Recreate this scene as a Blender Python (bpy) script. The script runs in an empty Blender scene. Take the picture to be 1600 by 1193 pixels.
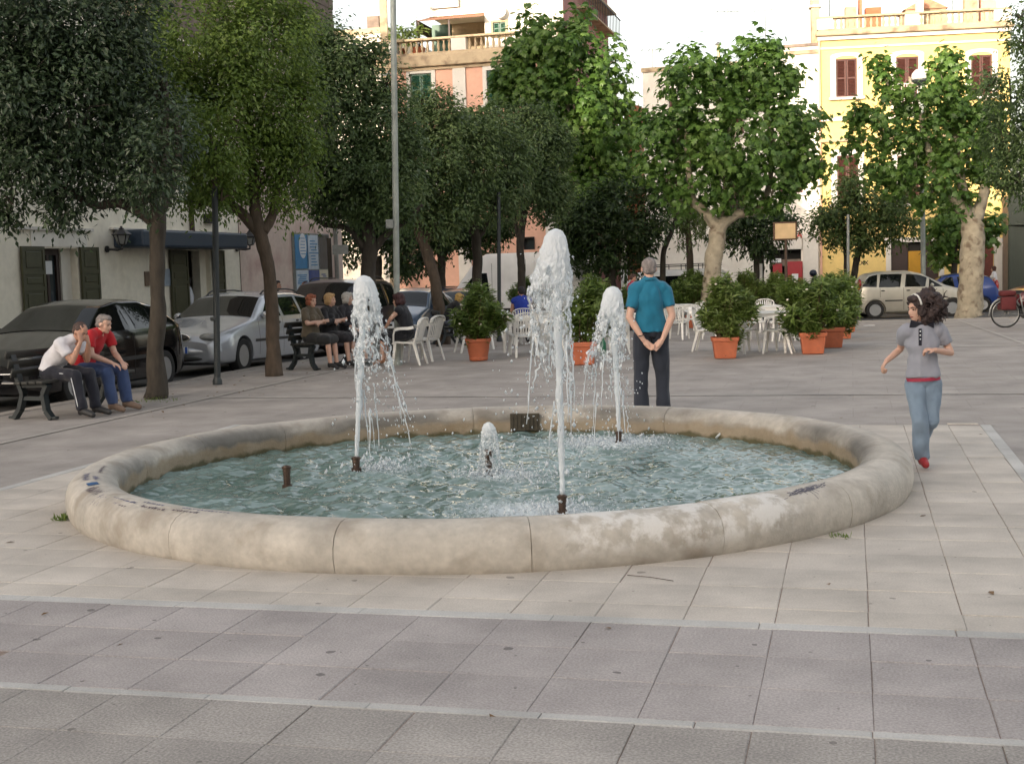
import bpy, bmesh, math, random
import numpy as np
from mathutils import Vector, Matrix, noise as mnoise
C = bpy.context.scene.collection
R = math.radians
PI = math.pi
rng = np.random.default_rng(7)
random.seed(7)

# ------------------------------------------------------------------ camera, sky, sun, exposure
FL, PIT, ROL, CAMH = 2058.2, 0.086, -0.0305, 1.65
cam_d = bpy.data.cameras.new("camera")
cam = bpy.data.objects.new("camera", cam_d)
C.objects.link(cam)
cam_d.sensor_fit = 'HORIZONTAL'
cam_d.sensor_width = 36.0
cam_d.lens = FL / 1600 * 36.0
cam_d.clip_start = 0.1
cam_d.clip_end = 3000
cam.matrix_world = Matrix.Translation((0, 0, CAMH)) @ Matrix.Rotation(PI / 2 - PIT, 4, 'X') @ Matrix.Rotation(ROL, 4, 'Z')
scn = bpy.context.scene
scn.camera = cam
SUN_EL, SUN_AZ = R(9.0), R(-148.0)      # azimuth measured from +Y towards +X: the sun stands behind the camera, to the left
wd = bpy.data.worlds.new("World")
scn.world = wd
wd.use_nodes = True
wn = wd.node_tree
bg = wn.nodes["Background"]
sky = wn.nodes.new("ShaderNodeTexSky")
sky.sky_type = 'NISHITA'
sky.sun_disc = False
sky.sun_elevation = SUN_EL
sky.sun_rotation = SUN_AZ
sky.air_density = 1.0
sky.dust_density = 4.0
sky.ozone_density = 1.0
hs = wn.nodes.new("ShaderNodeHueSaturation")          # a hazy, whitish evening sky, the same all round
hs.inputs['Saturation'].default_value = 0.42
tint = wn.nodes.new("ShaderNodeMix"); tint.data_type = 'RGBA'; tint.blend_type = 'MULTIPLY'; tint.inputs[0].default_value = 1.0
tint.inputs[7].default_value = (1.06, 1.0, 0.95, 1)
wn.links.new(sky.outputs[0], hs.inputs['Color'])
wn.links.new(hs.outputs[0], tint.inputs[6])
wn.links.new(tint.outputs[2], bg.inputs[0])
bg.inputs[1].default_value = 0.15
sun_d = bpy.data.lights.new("sun", 'SUN')
sun_d.energy = 2.0
sun_d.angle = R(0.5)
sun_d.color = (1.0, 0.86, 0.66)
sun = bpy.data.objects.new("sun", sun_d)
C.objects.link(sun)
sdir = Vector((math.sin(SUN_AZ) * math.cos(SUN_EL), math.cos(SUN_AZ) * math.cos(SUN_EL), math.sin(SUN_EL)))
sun.rotation_euler = sdir.to_track_quat('Z', 'Y').to_euler()
scn.view_settings.view_transform = 'Standard'
scn.view_settings.look = 'None'
scn.view_settings.gamma = 1
scn.view_settings.use_curve_mapping = False
scn.view_settings.exposure = 1.80
scn.cycles.max_bounces = 8
scn.cycles.transparent_max_bounces = 16
scn.cycles.use_denoising = True

# ------------------------------------------------------------------ pixel / ground helpers (photo pixels, 1600 x 1193)
cr, sr = math.cos(ROL), math.sin(ROL)
cp, sp = math.cos(PIT), math.sin(PIT)
def ray(px, py):
    x = (px - 800) / FL; y = -(py - 596.5) / FL
    xr = cr * x - sr * y; yr = sr * x + cr * y
    Y = cp + sp * yr; Z = -sp + cp * yr
    return xr / Y, Z / Y
def at(px, py, d):
    a, b = ray(px, py)
    return Vector((a * d, d, CAMH + b * d))
def zg(y):
    return -0.018 * min(max(0.0, y - 24.0), 50.0)
def gp(px, py, dz=0.0):
    """the ground point seen at a pixel (dz: height of the surface above the piazza)"""
    a, b = ray(px, py)
    d = 20.0
    for _ in range(60):
        d = (CAMH - zg(d) - dz) / -b
    return Vector((a * d, d, zg(d) + dz))
def proj(p):
    p = Vector(p) - Vector((0, 0, CAMH))
    Yc = cp * p.y - sp * p.z; yr = sp * p.y + cp * p.z; xr = p.x
    x = cr * xr / Yc + sr * yr / Yc; y = -sr * xr / Yc + cr * yr / Yc
    return 800 + x * FL, 596.5 - y * FL
YAW = 0.2542
NU = Vector((math.cos(YAW), -math.sin(YAW), 0)); EV = Vector((math.sin(YAW), math.cos(YAW), 0))
def uv(u, v, z=None):
    p = NU * u + EV * v
    p.z = zg(p.y) if z is None else z
    return p
def to_uv(p):
    return p.x * NU.x + p.y * NU.y, p.x * EV.x + p.y * EV.y

# ------------------------------------------------------------------ object helpers
def tag(o, label=None, cat=None, group=None, kind=None):
    if label: o['label'] = label
    if cat: o['category'] = cat
    if group: o['group'] = group
    if kind: o['kind'] = kind
    return o
def thing(name, label, cat, loc=(0, 0, 0), rz=0.0, group=None, rot=None):
    o = bpy.data.objects.new(name, None)
    C.objects.link(o)
    o.empty_display_size = 0.2
    o.location = loc
    o.rotation_euler = rot if rot else (0, 0, rz)
    return tag(o, label, cat, group)
def link(name, me, mat, parent=None):
    o = bpy.data.objects.new(name, me)
    C.objects.link(o)
    if mat is not None and len(me.materials) == 0:
        me.materials.append(mat)
    if parent is not None:
        o.parent = parent
    return o
def kids(o):
    return [c for c in C.objects if c.parent == o]
def copy_tree(o, loc=None, rz=None, label=None, scale=None):
    ch = {}
    for c in C.objects:
        if c.parent is not None:
            ch.setdefault(c.parent.name, []).append(c)
    def rec(s, par):
        n = s.copy(); C.objects.link(n)
        if par is not None:
            n.parent = par
        for k in ch.get(s.name, []):
            rec(k, n)
        return n
    n = rec(o, None)
    if loc is not None: n.location = loc
    if rz is not None: n.rotation_euler = (0, 0, rz)
    if scale is not None: n.scale = (scale,) * 3
    if label: n['label'] = label
    return n

class MB:
    """collects shapes into ONE mesh"""
    def __init__(s):
        s.v = []; s.f = []
    def add(s, vs, fs, M=None):
        b = len(s.v)
        if M is not None:
            vs = [M @ Vector(p) for p in vs]
        s.v.extend([tuple(p) for p in vs])
        s.f.extend([tuple(i + b for i in f) for f in fs])
        return s
    def box(s, c, d, rz=0, M=None, rot=None):
        x, y, z = d[0] / 2, d[1] / 2, d[2] / 2
        vs = [(-x, -y, -z), (x, -y, -z), (x, y, -z), (-x, y, -z), (-x, -y, z), (x, -y, z), (x, y, z), (-x, y, z)]
        fs = [(0, 3, 2, 1), (4, 5, 6, 7), (0, 1, 5, 4), (1, 2, 6, 5), (2, 3, 7, 6), (3, 0, 4, 7)]
        T = Matrix.Translation(c) @ (rot.to_4x4() if rot is not None else Matrix.Rotation(rz, 4, 'Z'))
        return s.add(vs, fs, (M @ T) if M is not None else T)
    def bbox(s, c, d, b=0.01, rz=0, rot=None):
        """box with chamfered edges"""
        bm = bmesh.new()
        bmesh.ops.create_cube(bm, size=1)
        for v in bm.verts:
            v.co = Vector((v.co.x * d[0], v.co.y * d[1], v.co.z * d[2]))
        bmesh.ops.bevel(bm, geom=bm.edges[:], offset=b, segments=2, affect='EDGES', profile=0.5)
        bm.verts.index_update()
        T = Matrix.Translation(c) @ (rot.to_4x4() if rot is not None else Matrix.Rotation(rz, 4, 'Z'))
        s.add([v.co.copy() for v in bm.verts], [[v.index for v in f.verts] for f in bm.faces], T)
        bm.free()
        return s
    def bar(s, a, b, w, h=None, up=(0, 0, 1)):
        a = Vector(a); b = Vector(b); d = b - a
        z = d.normalized(); x = Vector(up).cross(z)
        if x.length < 1e-4: x = Vector((1, 0, 0)).cross(z)
        x.normalize(); y = z.cross(x)
        rot = Matrix((x, y, z)).transposed()
        return s.box((a + b) / 2, (w, h or w, d.length), rot=rot)
    def tube(s, path, rad, n=8, cap=True, sx=1.0, jit=0.0):
        path = [Vector(p) for p in path]
        if not hasattr(rad, '__len__'): rad = [rad] * len(path)
        vs = []; fs = []
        px = None
        for i, p in enumerate(path):
            t = (path[min(i + 1, len(path) - 1)] - path[max(i - 1, 0)])
            if t.length < 1e-9: t = Vector((0, 0, 1))
            t.normalize()
            if px is None:
                ax = Vector((0, 0, 1)) if abs(t.z) < 0.9 else Vector((1, 0, 0))
                px = ax.cross(t).normalized()
            else:
                px = (px - t * px.dot(t)).normalized()
            py = t.cross(px)
            for k in range(n):
                a = 2 * PI * k / n
                r = rad[i] * (1 + jit * (random.random() - .5))
                vs.append(p + px * (math.cos(a) * r * sx) + py * (math.sin(a) * r))
        for i in range(len(path) - 1):
            for k in range(n):
                k2 = (k + 1) % n
                fs.append((i * n + k, i * n + k2, (i + 1) * n + k2, (i + 1) * n + k))
        if cap:
            fs.append(tuple(range(n - 1, -1, -1)))
            fs.append(tuple((len(path) - 1) * n + k for k in range(n)))
        return s.add(vs, fs)
    def lathe(s, prof, n=24, M=None, sx=1, sy=1, sq=None):
        """profile of (r, z); ends on the axis are closed"""
        vs = []; fs = []
        for r, z in prof:
            for k in range(n):
                a = 2 * PI * k / n
                c, q = math.cos(a), math.sin(a)
                if sq:
                    m = (abs(c) ** sq + abs(q) ** sq) ** (-1 / sq)
                    c *= m; q *= m
                vs.append((r * c * sx, r * q * sy, z))
        for i in range(len(prof) - 1):
            for k in range(n):
                k2 = (k + 1) % n
                fs.append((i * n + k, i * n + k2, (i + 1) * n + k2, (i + 1) * n + k))
        fs.append(tuple(range(n - 1, -1, -1)))
        fs.append(tuple((len(prof) - 1) * n + k for k in range(n)))
        return s.add(vs, fs, M)
    def ell(s, c, r, n=16, m=10, rot=None):
        vs = []; fs = []
        for i in range(m + 1):
            th = PI * i / m
            rr = max(math.sin(th), 0.02)
            for k in range(n):
                a = 2 * PI * k / n
                vs.append(Vector((rr * math.cos(a) * r[0], rr * math.sin(a) * r[1], -math.cos(th) * r[2])))
        for i in range(m):
            for k in range(n):
                k2 = (k + 1) % n
                fs.append((i * n + k, i * n + k2, (i + 1) * n + k2, (i + 1) * n + k))
        fs.append(tuple(range(n - 1, -1, -1))); fs.append(tuple(m * n + k for k in range(n)))
        T = Matrix.Translation(c) @ (rot.to_4x4() if rot is not None else Matrix.Identity(4))
        return s.add(vs, fs, T)
    def prism(s, poly, z0, z1, M=None):
        """polygon in xy extruded along z"""
        n = len(poly)
        vs = [(p[0], p[1], z0) for p in poly] + [(p[0], p[1], z1) for p in poly]
        fs = [tuple(range(n - 1, -1, -1)), tuple(range(n, 2 * n))]
        fs += [(i, (i + 1) % n, n + (i + 1) % n, n + i) for i in range(n)]
        return s.add(vs, fs, M)
    def quad(s, a, b, c, d):
        return s.add([a, b, c, d], [(0, 1, 2, 3)])
    def mesh(s, name, smooth=False, angle=None):
        me = bpy.data.meshes.new(name)
        me.from_pydata(s.v, [], s.f)
        if smooth:
            me.polygons.foreach_set('use_smooth', [True] * len(me.polygons))
            if angle:
                me.set_sharp_from_angle(angle=R(angle))
        me.update()
        return me
    def obj(s, name, mat, parent=None, smooth=False, angle=None):
        return link(name, s.mesh(name, smooth, angle), mat, parent)
XZ = Matrix(((1, 0, 0, 0), (0, 0, -1, 0), (0, 1, 0, 0), (0, 0, 0, 1)))       # polygon in x,z ; extruded towards -y

# ------------------------------------------------------------------ materials
def lin(r, g, b):
    f = lambda c: ((c / 255 + .055) / 1.055) ** 2.4 if c > 10 else c / 255 / 12.92
    return (f(r), f(g), f(b))
def M(name, col, rough=0.6, var=0.12, scale=6.0, bump=0.0, bscale=40.0, metal=0.0, spec=0.5, coat=0.0, var2=0.0, scale2=0.7, objrand=0.0, dirt=None, stretch=None, trans=0.0, sheen=0.0, sss=0.0, attr=None):
    m = bpy.data.materials.new(name); m.use_nodes = True
    nt = m.node_tree; b = nt.nodes["Principled BSDF"]
    b.inputs['Roughness'].default_value = rough
    b.inputs['Metallic'].default_value = metal
    b.inputs['Specular IOR Level'].default_value = spec
    b.inputs['Coat Weight'].default_value = coat
    b.inputs['Coat Roughness'].default_value = 0.05
    b.inputs['Transmission Weight'].default_value = trans
    if sheen: b.inputs['Sheen Weight'].default_value = sheen
    if sss:
        b.inputs['Subsurface Weight'].default_value = sss
        b.inputs['Subsurface Radius'].default_value = (0.02, 0.008, 0.004)
    tc = nt.nodes.new('ShaderNodeTexCoord')
    vec = tc.outputs['Object']
    if stretch:
        mp = nt.nodes.new('ShaderNodeMapping'); mp.inputs['Scale'].default_value = stretch
        nt.links.new(vec, mp.inputs[0]); vec = mp.outputs[0]
    def noise(sc, det=4, v=None):
        n = nt.nodes.new('ShaderNodeTexNoise'); n.inputs['Scale'].default_value = sc; n.inputs['Detail'].default_value = det
        nt.links.new(v or vec, n.inputs['Vector']); return n.outputs['Fac']
    def mul(colsock, fac_sock, lo, hi, f0=0.3, f1=0.7):
        mr = nt.nodes.new('ShaderNodeMapRange'); mr.inputs[1].default_value = f0; mr.inputs[2].default_value = f1
        mr.inputs[3].default_value = lo; mr.inputs[4].default_value = hi
        nt.links.new(fac_sock, mr.inputs[0])
        mx = nt.nodes.new('ShaderNodeMix'); mx.data_type = 'RGBA'; mx.blend_type = 'MULTIPLY'; mx.inputs[0].default_value = 1
        nt.links.new(colsock, mx.inputs[6]); nt.links.new(mr.outputs[0], mx.inputs[7]); return mx.outputs[2]
    rgb = nt.nodes.new('ShaderNodeRGB'); rgb.outputs[0].default_value = (*col, 1)
    c = rgb.outputs[0]
    if attr:
        at_ = nt.nodes.new('ShaderNodeAttribute'); at_.attribute_name = attr
        c = at_.outputs['Color']
    if var: c = mul(c, noise(scale), 1 - var, 1 + var)
    if var2: c = mul(c, noise(scale2, 6, tc.outputs['Object']), 1 - var2, 1 + var2)
    if objrand:
        oi = nt.nodes.new('ShaderNodeObjectInfo')
        c = mul(c, oi.outputs['Random'], 1 - objrand, 1 + objrand, 0, 1)
    if dirt:                       # (colour, amount, scale): blotches with a shape of their own
        mr = nt.nodes.new('ShaderNodeMapRange'); mr.inputs[1].default_value = 0.52; mr.inputs[2].default_value = 0.68; mr.inputs[4].default_value = dirt[1]
        nt.links.new(noise(dirt[2], 8), mr.inputs[0])
        mx = nt.nodes.new('ShaderNodeMix'); mx.data_type = 'RGBA'
        nt.links.new(mr.outputs[0], mx.inputs[0]); nt.links.new(c, mx.inputs[6]); mx.inputs[7].default_value = (*dirt[0], 1)
        c = mx.outputs[2]
    nt.links.new(c, b.inputs['Base Color'])
    if bump:
        bn = nt.nodes.new('ShaderNodeBump'); bn.inputs['Strength'].default_value = min(bump, 1.0); bn.inputs['Distance'].default_value = 0.02
        nt.links.new(noise(bscale, 6), bn.inputs['Height']); nt.links.new(bn.outputs[0], b.inputs['Normal'])
    return m
def leaf_mat(name, cols, trans=0.35, rough=0.45):
    """leaf colour from the per-leaf attribute 'tint' (0..1) through a ramp of leaf colours"""
    m = bpy.data.materials.new(name); m.use_nodes = True
    nt = m.node_tree; b = nt.nodes["Principled BSDF"]; out = nt.nodes["Material Output"]
    a = nt.nodes.new('ShaderNodeAttribute'); a.attribute_name = 'tint'
    r = nt.nodes.new('ShaderNodeValToRGB')
    e = r.color_ramp.elements
    for i, cc in enumerate(cols):
        p = i / (len(cols) - 1)
        el = e[i] if i < 2 else e.new(p)
        el.position = p; el.color = (*cc, 1)
    nt.links.new(a.outputs['Fac'], r.inputs[0]); nt.links.new(r.outputs[0], b.inputs['Base Color'])
    b.inputs['Roughness'].default_value = rough
    t = nt.nodes.new('ShaderNodeBsdfTranslucent'); nt.links.new(r.outputs[0], t.inputs[0])
    mx = nt.nodes.new('ShaderNodeMixShader'); mx.inputs[0].default_value = trans
    nt.links.new(b.outputs[0], mx.inputs[1]); nt.links.new(t.outputs[0], mx.inputs[2]); nt.links.new(mx.outputs[0], out.inputs[0])
    return m

# paving: object-space colour, blotches, gum spots
def paving_mat(name, col, objrand=0.06, spots=0.6, joints=None, speck=0.10, grime=0.12, rough=0.75):
    m = M(name, col, rough=rough, var=speck, scale=90, var2=grime, scale2=0.9, objrand=objrand, bump=0.25, bscale=120, spec=0.3)
    nt = m.node_tree; b = nt.nodes["Principled BSDF"]
    src = b.inputs['Base Color'].links[0].from_socket
    geo = nt.nodes.new('ShaderNodeNewGeometry')
    # broad worn / dirty areas in world space so that neighbours share a stain
    n = nt.nodes.new('ShaderNodeTexNoise'); n.inputs['Scale'].default_value = 1.3; n.inputs['Detail'].default_value = 8; n.inputs['Roughness'].default_value = 0.65
    nt.links.new(geo.outputs['Position'], n.inputs['Vector'])
    mr = nt.nodes.new('ShaderNodeMapRange'); mr.inputs[1].default_value = 0.35; mr.inputs[2].default_value = 0.68; mr.inputs[3].default_value = 1.10; mr.inputs[4].default_value = 0.76
    nt.links.new(n.outputs['Fac'], mr.inputs[0])
    mx = nt.nodes.new('ShaderNodeMix'); mx.data_type = 'RGBA'; mx.blend_type = 'MULTIPLY'; mx.inputs[0].default_value = 1
    nt.links.new(src, mx.inputs[6]); nt.links.new(mr.outputs[0], mx.inputs[7])
    c = mx.outputs[2]
    for sc_, th, dark in ((1.5, 0.036, 0.45), (3.3, 0.024, 0.5)):
        wv = nt.nodes.new('ShaderNodeTexNoise'); wv.inputs['Scale'].default_value = 14
        nt.links.new(geo.outputs['Position'], wv.inputs['Vector'])
        vm = nt.nodes.new('ShaderNodeMix'); vm.data_type = 'VECTOR'; vm.inputs[0].default_value = 0.035
        nt.links.new(geo.outputs['Position'], vm.inputs[4]); nt.links.new(wv.outputs['Color'], vm.inputs[5])
        vo = nt.nodes.new('ShaderNodeTexVoronoi'); vo.inputs['Scale'].default_value = sc_; vo.voronoi_dimensions = '2D'
        nt.links.new(vm.outputs[1], vo.inputs['Vector'])
        sz = nt.nodes.new('ShaderNodeSeparateColor'); nt.links.new(vo.outputs['Color'], sz.inputs[0])
        th_n = nt.nodes.new('ShaderNodeMath'); th_n.operation = 'MULTIPLY'; th_n.inputs[1].default_value = th
        nt.links.new(sz.outputs[0], th_n.inputs[0])
        lt = nt.nodes.new('ShaderNodeMath'); lt.operation = 'LESS_THAN'
        nt.links.new(vo.outputs['Distance'], lt.inputs[0]); nt.links.new(th_n.outputs[0], lt.inputs[1])
        am = nt.nodes.new('ShaderNodeMath'); am.operation = 'MULTIPLY'; am.inputs[1].default_value = spots
        nt.links.new(lt.outputs[0], am.inputs[0])
        mx2 = nt.nodes.new('ShaderNodeMix'); mx2.data_type = 'RGBA'
        nt.links.new(am.outputs[0], mx2.inputs[0]); nt.links.new(c, mx2.inputs[6]); mx2.inputs[7].default_value = (col[0] * dark * .6, col[1] * dark * .6, col[2] * dark * .6, 1)
        c = mx2.outputs[2]
    if joints:                    # far paving whose joints are too fine to build: (cell, width, colour factor)
        mp = nt.nodes.new('ShaderNodeMapping'); mp.vector_type = 'POINT'; mp.inputs['Rotation'].default_value = (0, 0, YAW)
        nt.links.new(geo.outputs['Position'], mp.inputs[0])
        br = nt.nodes.new('ShaderNodeTexBrick'); br.inputs['Scale'].default_value = 1.0; br.offset = 0.5
        br.inputs['Brick Width'].default_value = joints[0]; br.inputs['Row Height'].default_value = joints[0]; br.inputs['Mortar Size'].default_value = joints[1]
        br.inputs['Mortar Smooth'].default_value = 0.3
        br.inputs['Color1'].default_value = (1, 1, 1, 1); br.inputs['Color2'].default_value = (.93, .93, .93, 1); br.inputs['Mortar'].default_value = (joints[2],) * 3 + (1,)
        nt.links.new(mp.outputs[0], br.inputs['Vector'])
        mx3 = nt.nodes.new('ShaderNodeMix'); mx3.data_type = 'RGBA'; mx3.blend_type = 'MULTIPLY'; mx3.inputs[0].default_value = 1
        nt.links.new(c, mx3.inputs[6]); nt.links.new(br.outputs[0], mx3.inputs[7]); c = mx3.outputs[2]
    nt.links.new(c, b.inputs['Base Color'])
    return m

m_asphalt = M('asphalt', (0.07, 0.068, 0.066), 0.85, 0.2, 60, 0.3, 150, var2=0.15, scale2=0.5)
m_tile_l = paving_mat('light_paving', lin(190, 182, 172), 0.05, 0.6)
m_tile_g = paving_mat('grey_paving', lin(166, 159, 156), 0.06, 0.75, speck=0.22)
m_tile_n = paving_mat('granite_paving', lin(162, 156, 150), 0.05, 0.6, speck=0.30)
m_strip = paving_mat('strip_stone', lin(186, 184, 180), 0.05, 0.25)
m_far = paving_mat('far_paving', lin(163, 156, 150), 0.0, 0.7, (0.8348, 0.006, 0.84), speck=0.12)
m_band = paving_mat('band_stone', lin(176, 170, 163), 0.03, 0.3)
m_farl = paving_mat('far_light_paving', lin(190, 182, 172), 0.0, 0.7, (0.4174, 0.004, 0.8), speck=0.1)
m_joint = M('joint_mortar', lin(136, 120, 110), 0.9, 0.3, 30)
m_kerb = M('kerb_stone', lin(158, 150, 142), 0.8, 0.15, 12, 0.2, 60, objrand=0.08)

# ------------------------------------------------------------------ ground
KERB_U = -10.4
def sheet(us, vs, zoff, name, mat, hole=None):
    b = MB(); idx = {}
    for i, u in enumerate(us):
        for j, v in enumerate(vs):
            p = uv(u, v); p.z += zoff
            idx[i, j] = len(b.v); b.v.append(tuple(p))
    for i in range(len(us) - 1):
        for j in range(len(vs) - 1):
            if hole and hole((us[i] + us[i + 1]) / 2, (vs[j] + vs[j + 1]) / 2): continue
            b.f.append((idx[i, j], idx[i + 1, j], idx[i + 1, j + 1], idx[i, j + 1]))
    return b.obj(name, mat)
def rngf(a, b, st):
    n = max(1, round((b - a) / st)); return [a + (b - a) * i / n for i in range(n + 1)]
big = [-900, -300, -120, -60] + rngf(-40, 60, 5) + [90, 200, 500, 900]
tag(sheet(big, [-400, -120, -40] + rngf(-20, 100, 3) + [150, 300, 800, 1500], -0.08, 'road', m_asphalt), kind='structure')
# piazza slab: a sheet just under the paving pieces
PIAZZA_V1 = 42.2
LU0, LU1, LV0, LV1 = -6.62, 1.19, 6.003, 13.42
NOT_FAR = lambda u, v: LU0 - .01 < u < LU1 + 0.13 and 6.0 < v < LV1
S1 = (5.899, 6.003); S2 = (4.584, 4.648)
far = sheet(rngf(KERB_U, 30, 1.0), [-6.0, 2.4] + rngf(2.4, PIAZZA_V1, .6)[1:], -0.012, 'piazza_paving', m_far)
tag(far, kind='structure')
CELL = 0.4174; U0 = 0.8966
tile_u = {k: (U0 - (k + 1) * CELL, U0 - k * CELL) for k in range(-12, 40)}
FC = Vector((-0.179, 10.185, 0)); FR = 3.155
fu, fv = to_uv(FC)
# mortar bed under the built pieces (shows in the recessed joints)
bed = MB()
cells = []
rows_near = [(S2[0] - (k + 1) * CELL, S2[0] - k * CELL) for k in range(0, 5)]
rows_grey = [(S2[1] + k * .417, S2[1] + (k + 1) * .417) for k in range(3)]
rows_light = [(6.003, 6.262)] + [(6.262 + k * CELL, 6.262 + (k + 1) * CELL) for k in range(18)]
for rows, kind in ((rows_near, 'n'), (rows_grey, 'g'), (rows_light, 'l')):
    for ri, (v0, v1) in enumerate(rows):
        for k, (u0, u1) in tile_u.items():
            uc, vc = (u0 + u1) / 2, (v0 + v1) / 2
            if kind == 'l':
                if u1 < LU0 or u0 > LU1 - .01: continue
                u0, u1 = max(u0, LU0), min(u1, LU1)
                v1 = min(v1, LV1)
                if v1 - v0 < .05 or u1 - u0 < .04: continue
            if math.hypot(max(abs(u0 - fu), abs(u1 - fu)), max(abs(v0 - fv), abs(v1 - fv))) < FR - .05: continue
            px, py = proj(uv(uc, vc))
            if not (-90 < px < 1690 and py < 1275): continue
            cells.append((vc, u0, u1, v0, v1, kind))
cells.sort()
print('tiles', len(cells))
tile_me = {}
def tile_mesh(w, h, mat, kind):
    var = random.randrange(3)
    key = (round(w, 3), round(h, 3), kind, var)
    if key not in tile_me:
        g = (0.0007, 0.0012, 0.0020)[var]; c = (0.002, 0.003, 0.005)[var]
        x, y = w / 2 - g, h / 2 - g
        b = MB()
        vs = [(-x, -y, -.03), (x, -y, -.03), (x, y, -.03), (-x, y, -.03), (-x, -y, -c), (x, -y, -c), (x, y, -c), (-x, y, -c),
              (-x + c, -y + c, 0), (x - c, -y + c, 0), (x - c, y - c, 0), (-x + c, y - c, 0)]
        fs = [(8, 9, 10, 11)]
        for a in (0, 4):
            for i in range(4):
                fs.append((a + i, a + (i + 1) % 4, a + 4 + (i + 1) % 4, a + 4 + i))
        b.add(vs, fs)
        me = b.mesh('paving_tile'); me.materials.append(mat)
        tile_me[key] = me
    return tile_me[key]
mats = {'n': m_tile_n, 'g': m_tile_g, 'l': m_tile_l}
extra = MB()
cnt = 0
for vc, u0, u1, v0, v1, kind in cells:
    h = random.uniform(-.0016, .0016)
    if cnt < 300:
        o = link('paving_tile', tile_mesh(u1 - u0, v1 - v0, mats[kind], kind), None, far)
        o.location = uv((u0 + u1) / 2, vc, h)
        o.rotation_euler = (random.uniform(-.002, .002), random.uniform(-.002, .002), -YAW + random.uniform(-.002, .002))
        cnt += 1
    else:
        g = .003
        vs = [uv(a, b_, h - d) for d in (0, .03) for a, b_ in ((u0 + g, v0 + g), (u1 - g, v0 + g), (u1 - g, v1 - g), (u0 + g, v1 - g))]
        extra.add(vs, [(0, 1, 2, 3)] + [(i, i + 4, (i + 1) % 4 + 4, (i + 1) % 4) for i in range(4)])
if extra.f:
    tag(extra.obj('light_tiles', m_farl if False else m_tile_l, far), kind='stuff')
bedv = [uv(-12, 2.0, -.0055), uv(9, 2.0, -.0055), uv(9, 6.0, -.0055), uv(-12, 6.0, -.0055)]
bed.add(bedv, [(0, 1, 2, 3)])
bed.add([uv(LU0 - .02, 6.0, -.0055), uv(LU1 + .1, 6.0, -.0055), uv(LU1 + .1, LV1, -.0055), uv(LU0 - .02, LV1, -.0055)], [(0, 1, 2, 3)])
tag(bed.obj('mortar_bed', m_joint, far))
# pale border strips, laid as long stones
def strip(u0, u1, v0, v1, along, L):
    t = u0 if along == 'u' else v0
    e = u1 if along == 'u' else v1
    while t < e - .05:
        n = min(t + L * random.uniform(.9, 1.1), e)
        a, b_, c, d = (t, n, v0, v1) if along == 'u' else (u0, u1, t, n)
        px, py = proj(uv((a + b_) / 2, (c + d) / 2))
        if -200 < px < 1800 and py < 1300:
            o = link('border_strip', tile_mesh(b_ - a, d - c, m_strip, 's'), None, far)
            o.location = uv((a + b_) / 2, (c + d) / 2, random.uniform(0, .002)); o.rotation_euler = (0, 0, -YAW)
        t = n
strip(-8, 4, S1[0], S1[1], 'u', 0.94)
strip(-8, 4, S2[0], S2[1], 'u', 0.62)
strip(LU1, LU1 + .10, 6.003, LV1, 'v', 0.9)
strip(LU0 - .10, LU0, 6.003, LV1, 'v', 0.9)
# thin far strips (flush inlaid bands)
def band(v0, v1, u0, u1, name='inlaid_band'):
    b = MB(); us = rngf(u0, u1, 1.0)
    for i in range(len(us) - 1):
        q = [uv(us[i], v0), uv(us[i + 1], v0), uv(us[i + 1], v1), uv(us[i], v1)]
        for p in q: p.z -= .004
        b.add(q, [(0, 1, 2, 3)])
    b.obj(name, m_band, far)
def bandv(u0, u1, v0, v1, name='inlaid_band'):
    b = MB(); vs_ = rngf(v0, v1, 1.0)
    for i in range(len(vs_) - 1):
        q = [uv(u0, vs_[i]), uv(u1, vs_[i]), uv(u1, vs_[i + 1]), uv(u0, vs_[i + 1])]
        for p in q: p.z -= .004
        b.add(q, [(0, 1, 2, 3)])
    b.obj(name, m_band, far)
band(16.47, 16.53, -8.6, 20)
band(25.0, 25.08, -8.6, 20)
bandv(-8.66, -8.58, 6.0, 41)
bandv(3.0, 3.08, 17, 41)
# kerb stones along the road at the left and along the far road
kerb = thing('kerb', None, None); kerb['kind'] = 'structure'
kb = MB().bbox((0, 0, 0), (0.22, 0.985, 0.2), .015).mesh('kerb_stone', True, 40); kb.materials.append(m_kerb)
v = 6.0
while v < PIAZZA_V1:
    p = uv(KERB_U - .11, v + .5); px, py = proj(p)
    if px > -60:
        o = link('kerb_stone', kb, None, kerb); o.location = (p.x, p.y, p.z - .095 + random.uniform(-.004, .004)); o.rotation_euler = (math.atan(-.018) if p.y > 24 else 0, 0, -YAW)
    v += 1.0
u = KERB_U
while u < 14:
    p = uv(u + .5, PIAZZA_V1 + .11)
    if proj(p)[0] < 1680:
        o = link('kerb_stone', kb, None, kerb); o.location = (p.x, p.y, p.z - .095); o.rotation_euler = (0, 0, -YAW + PI / 2)
    u += 1.0

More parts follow.
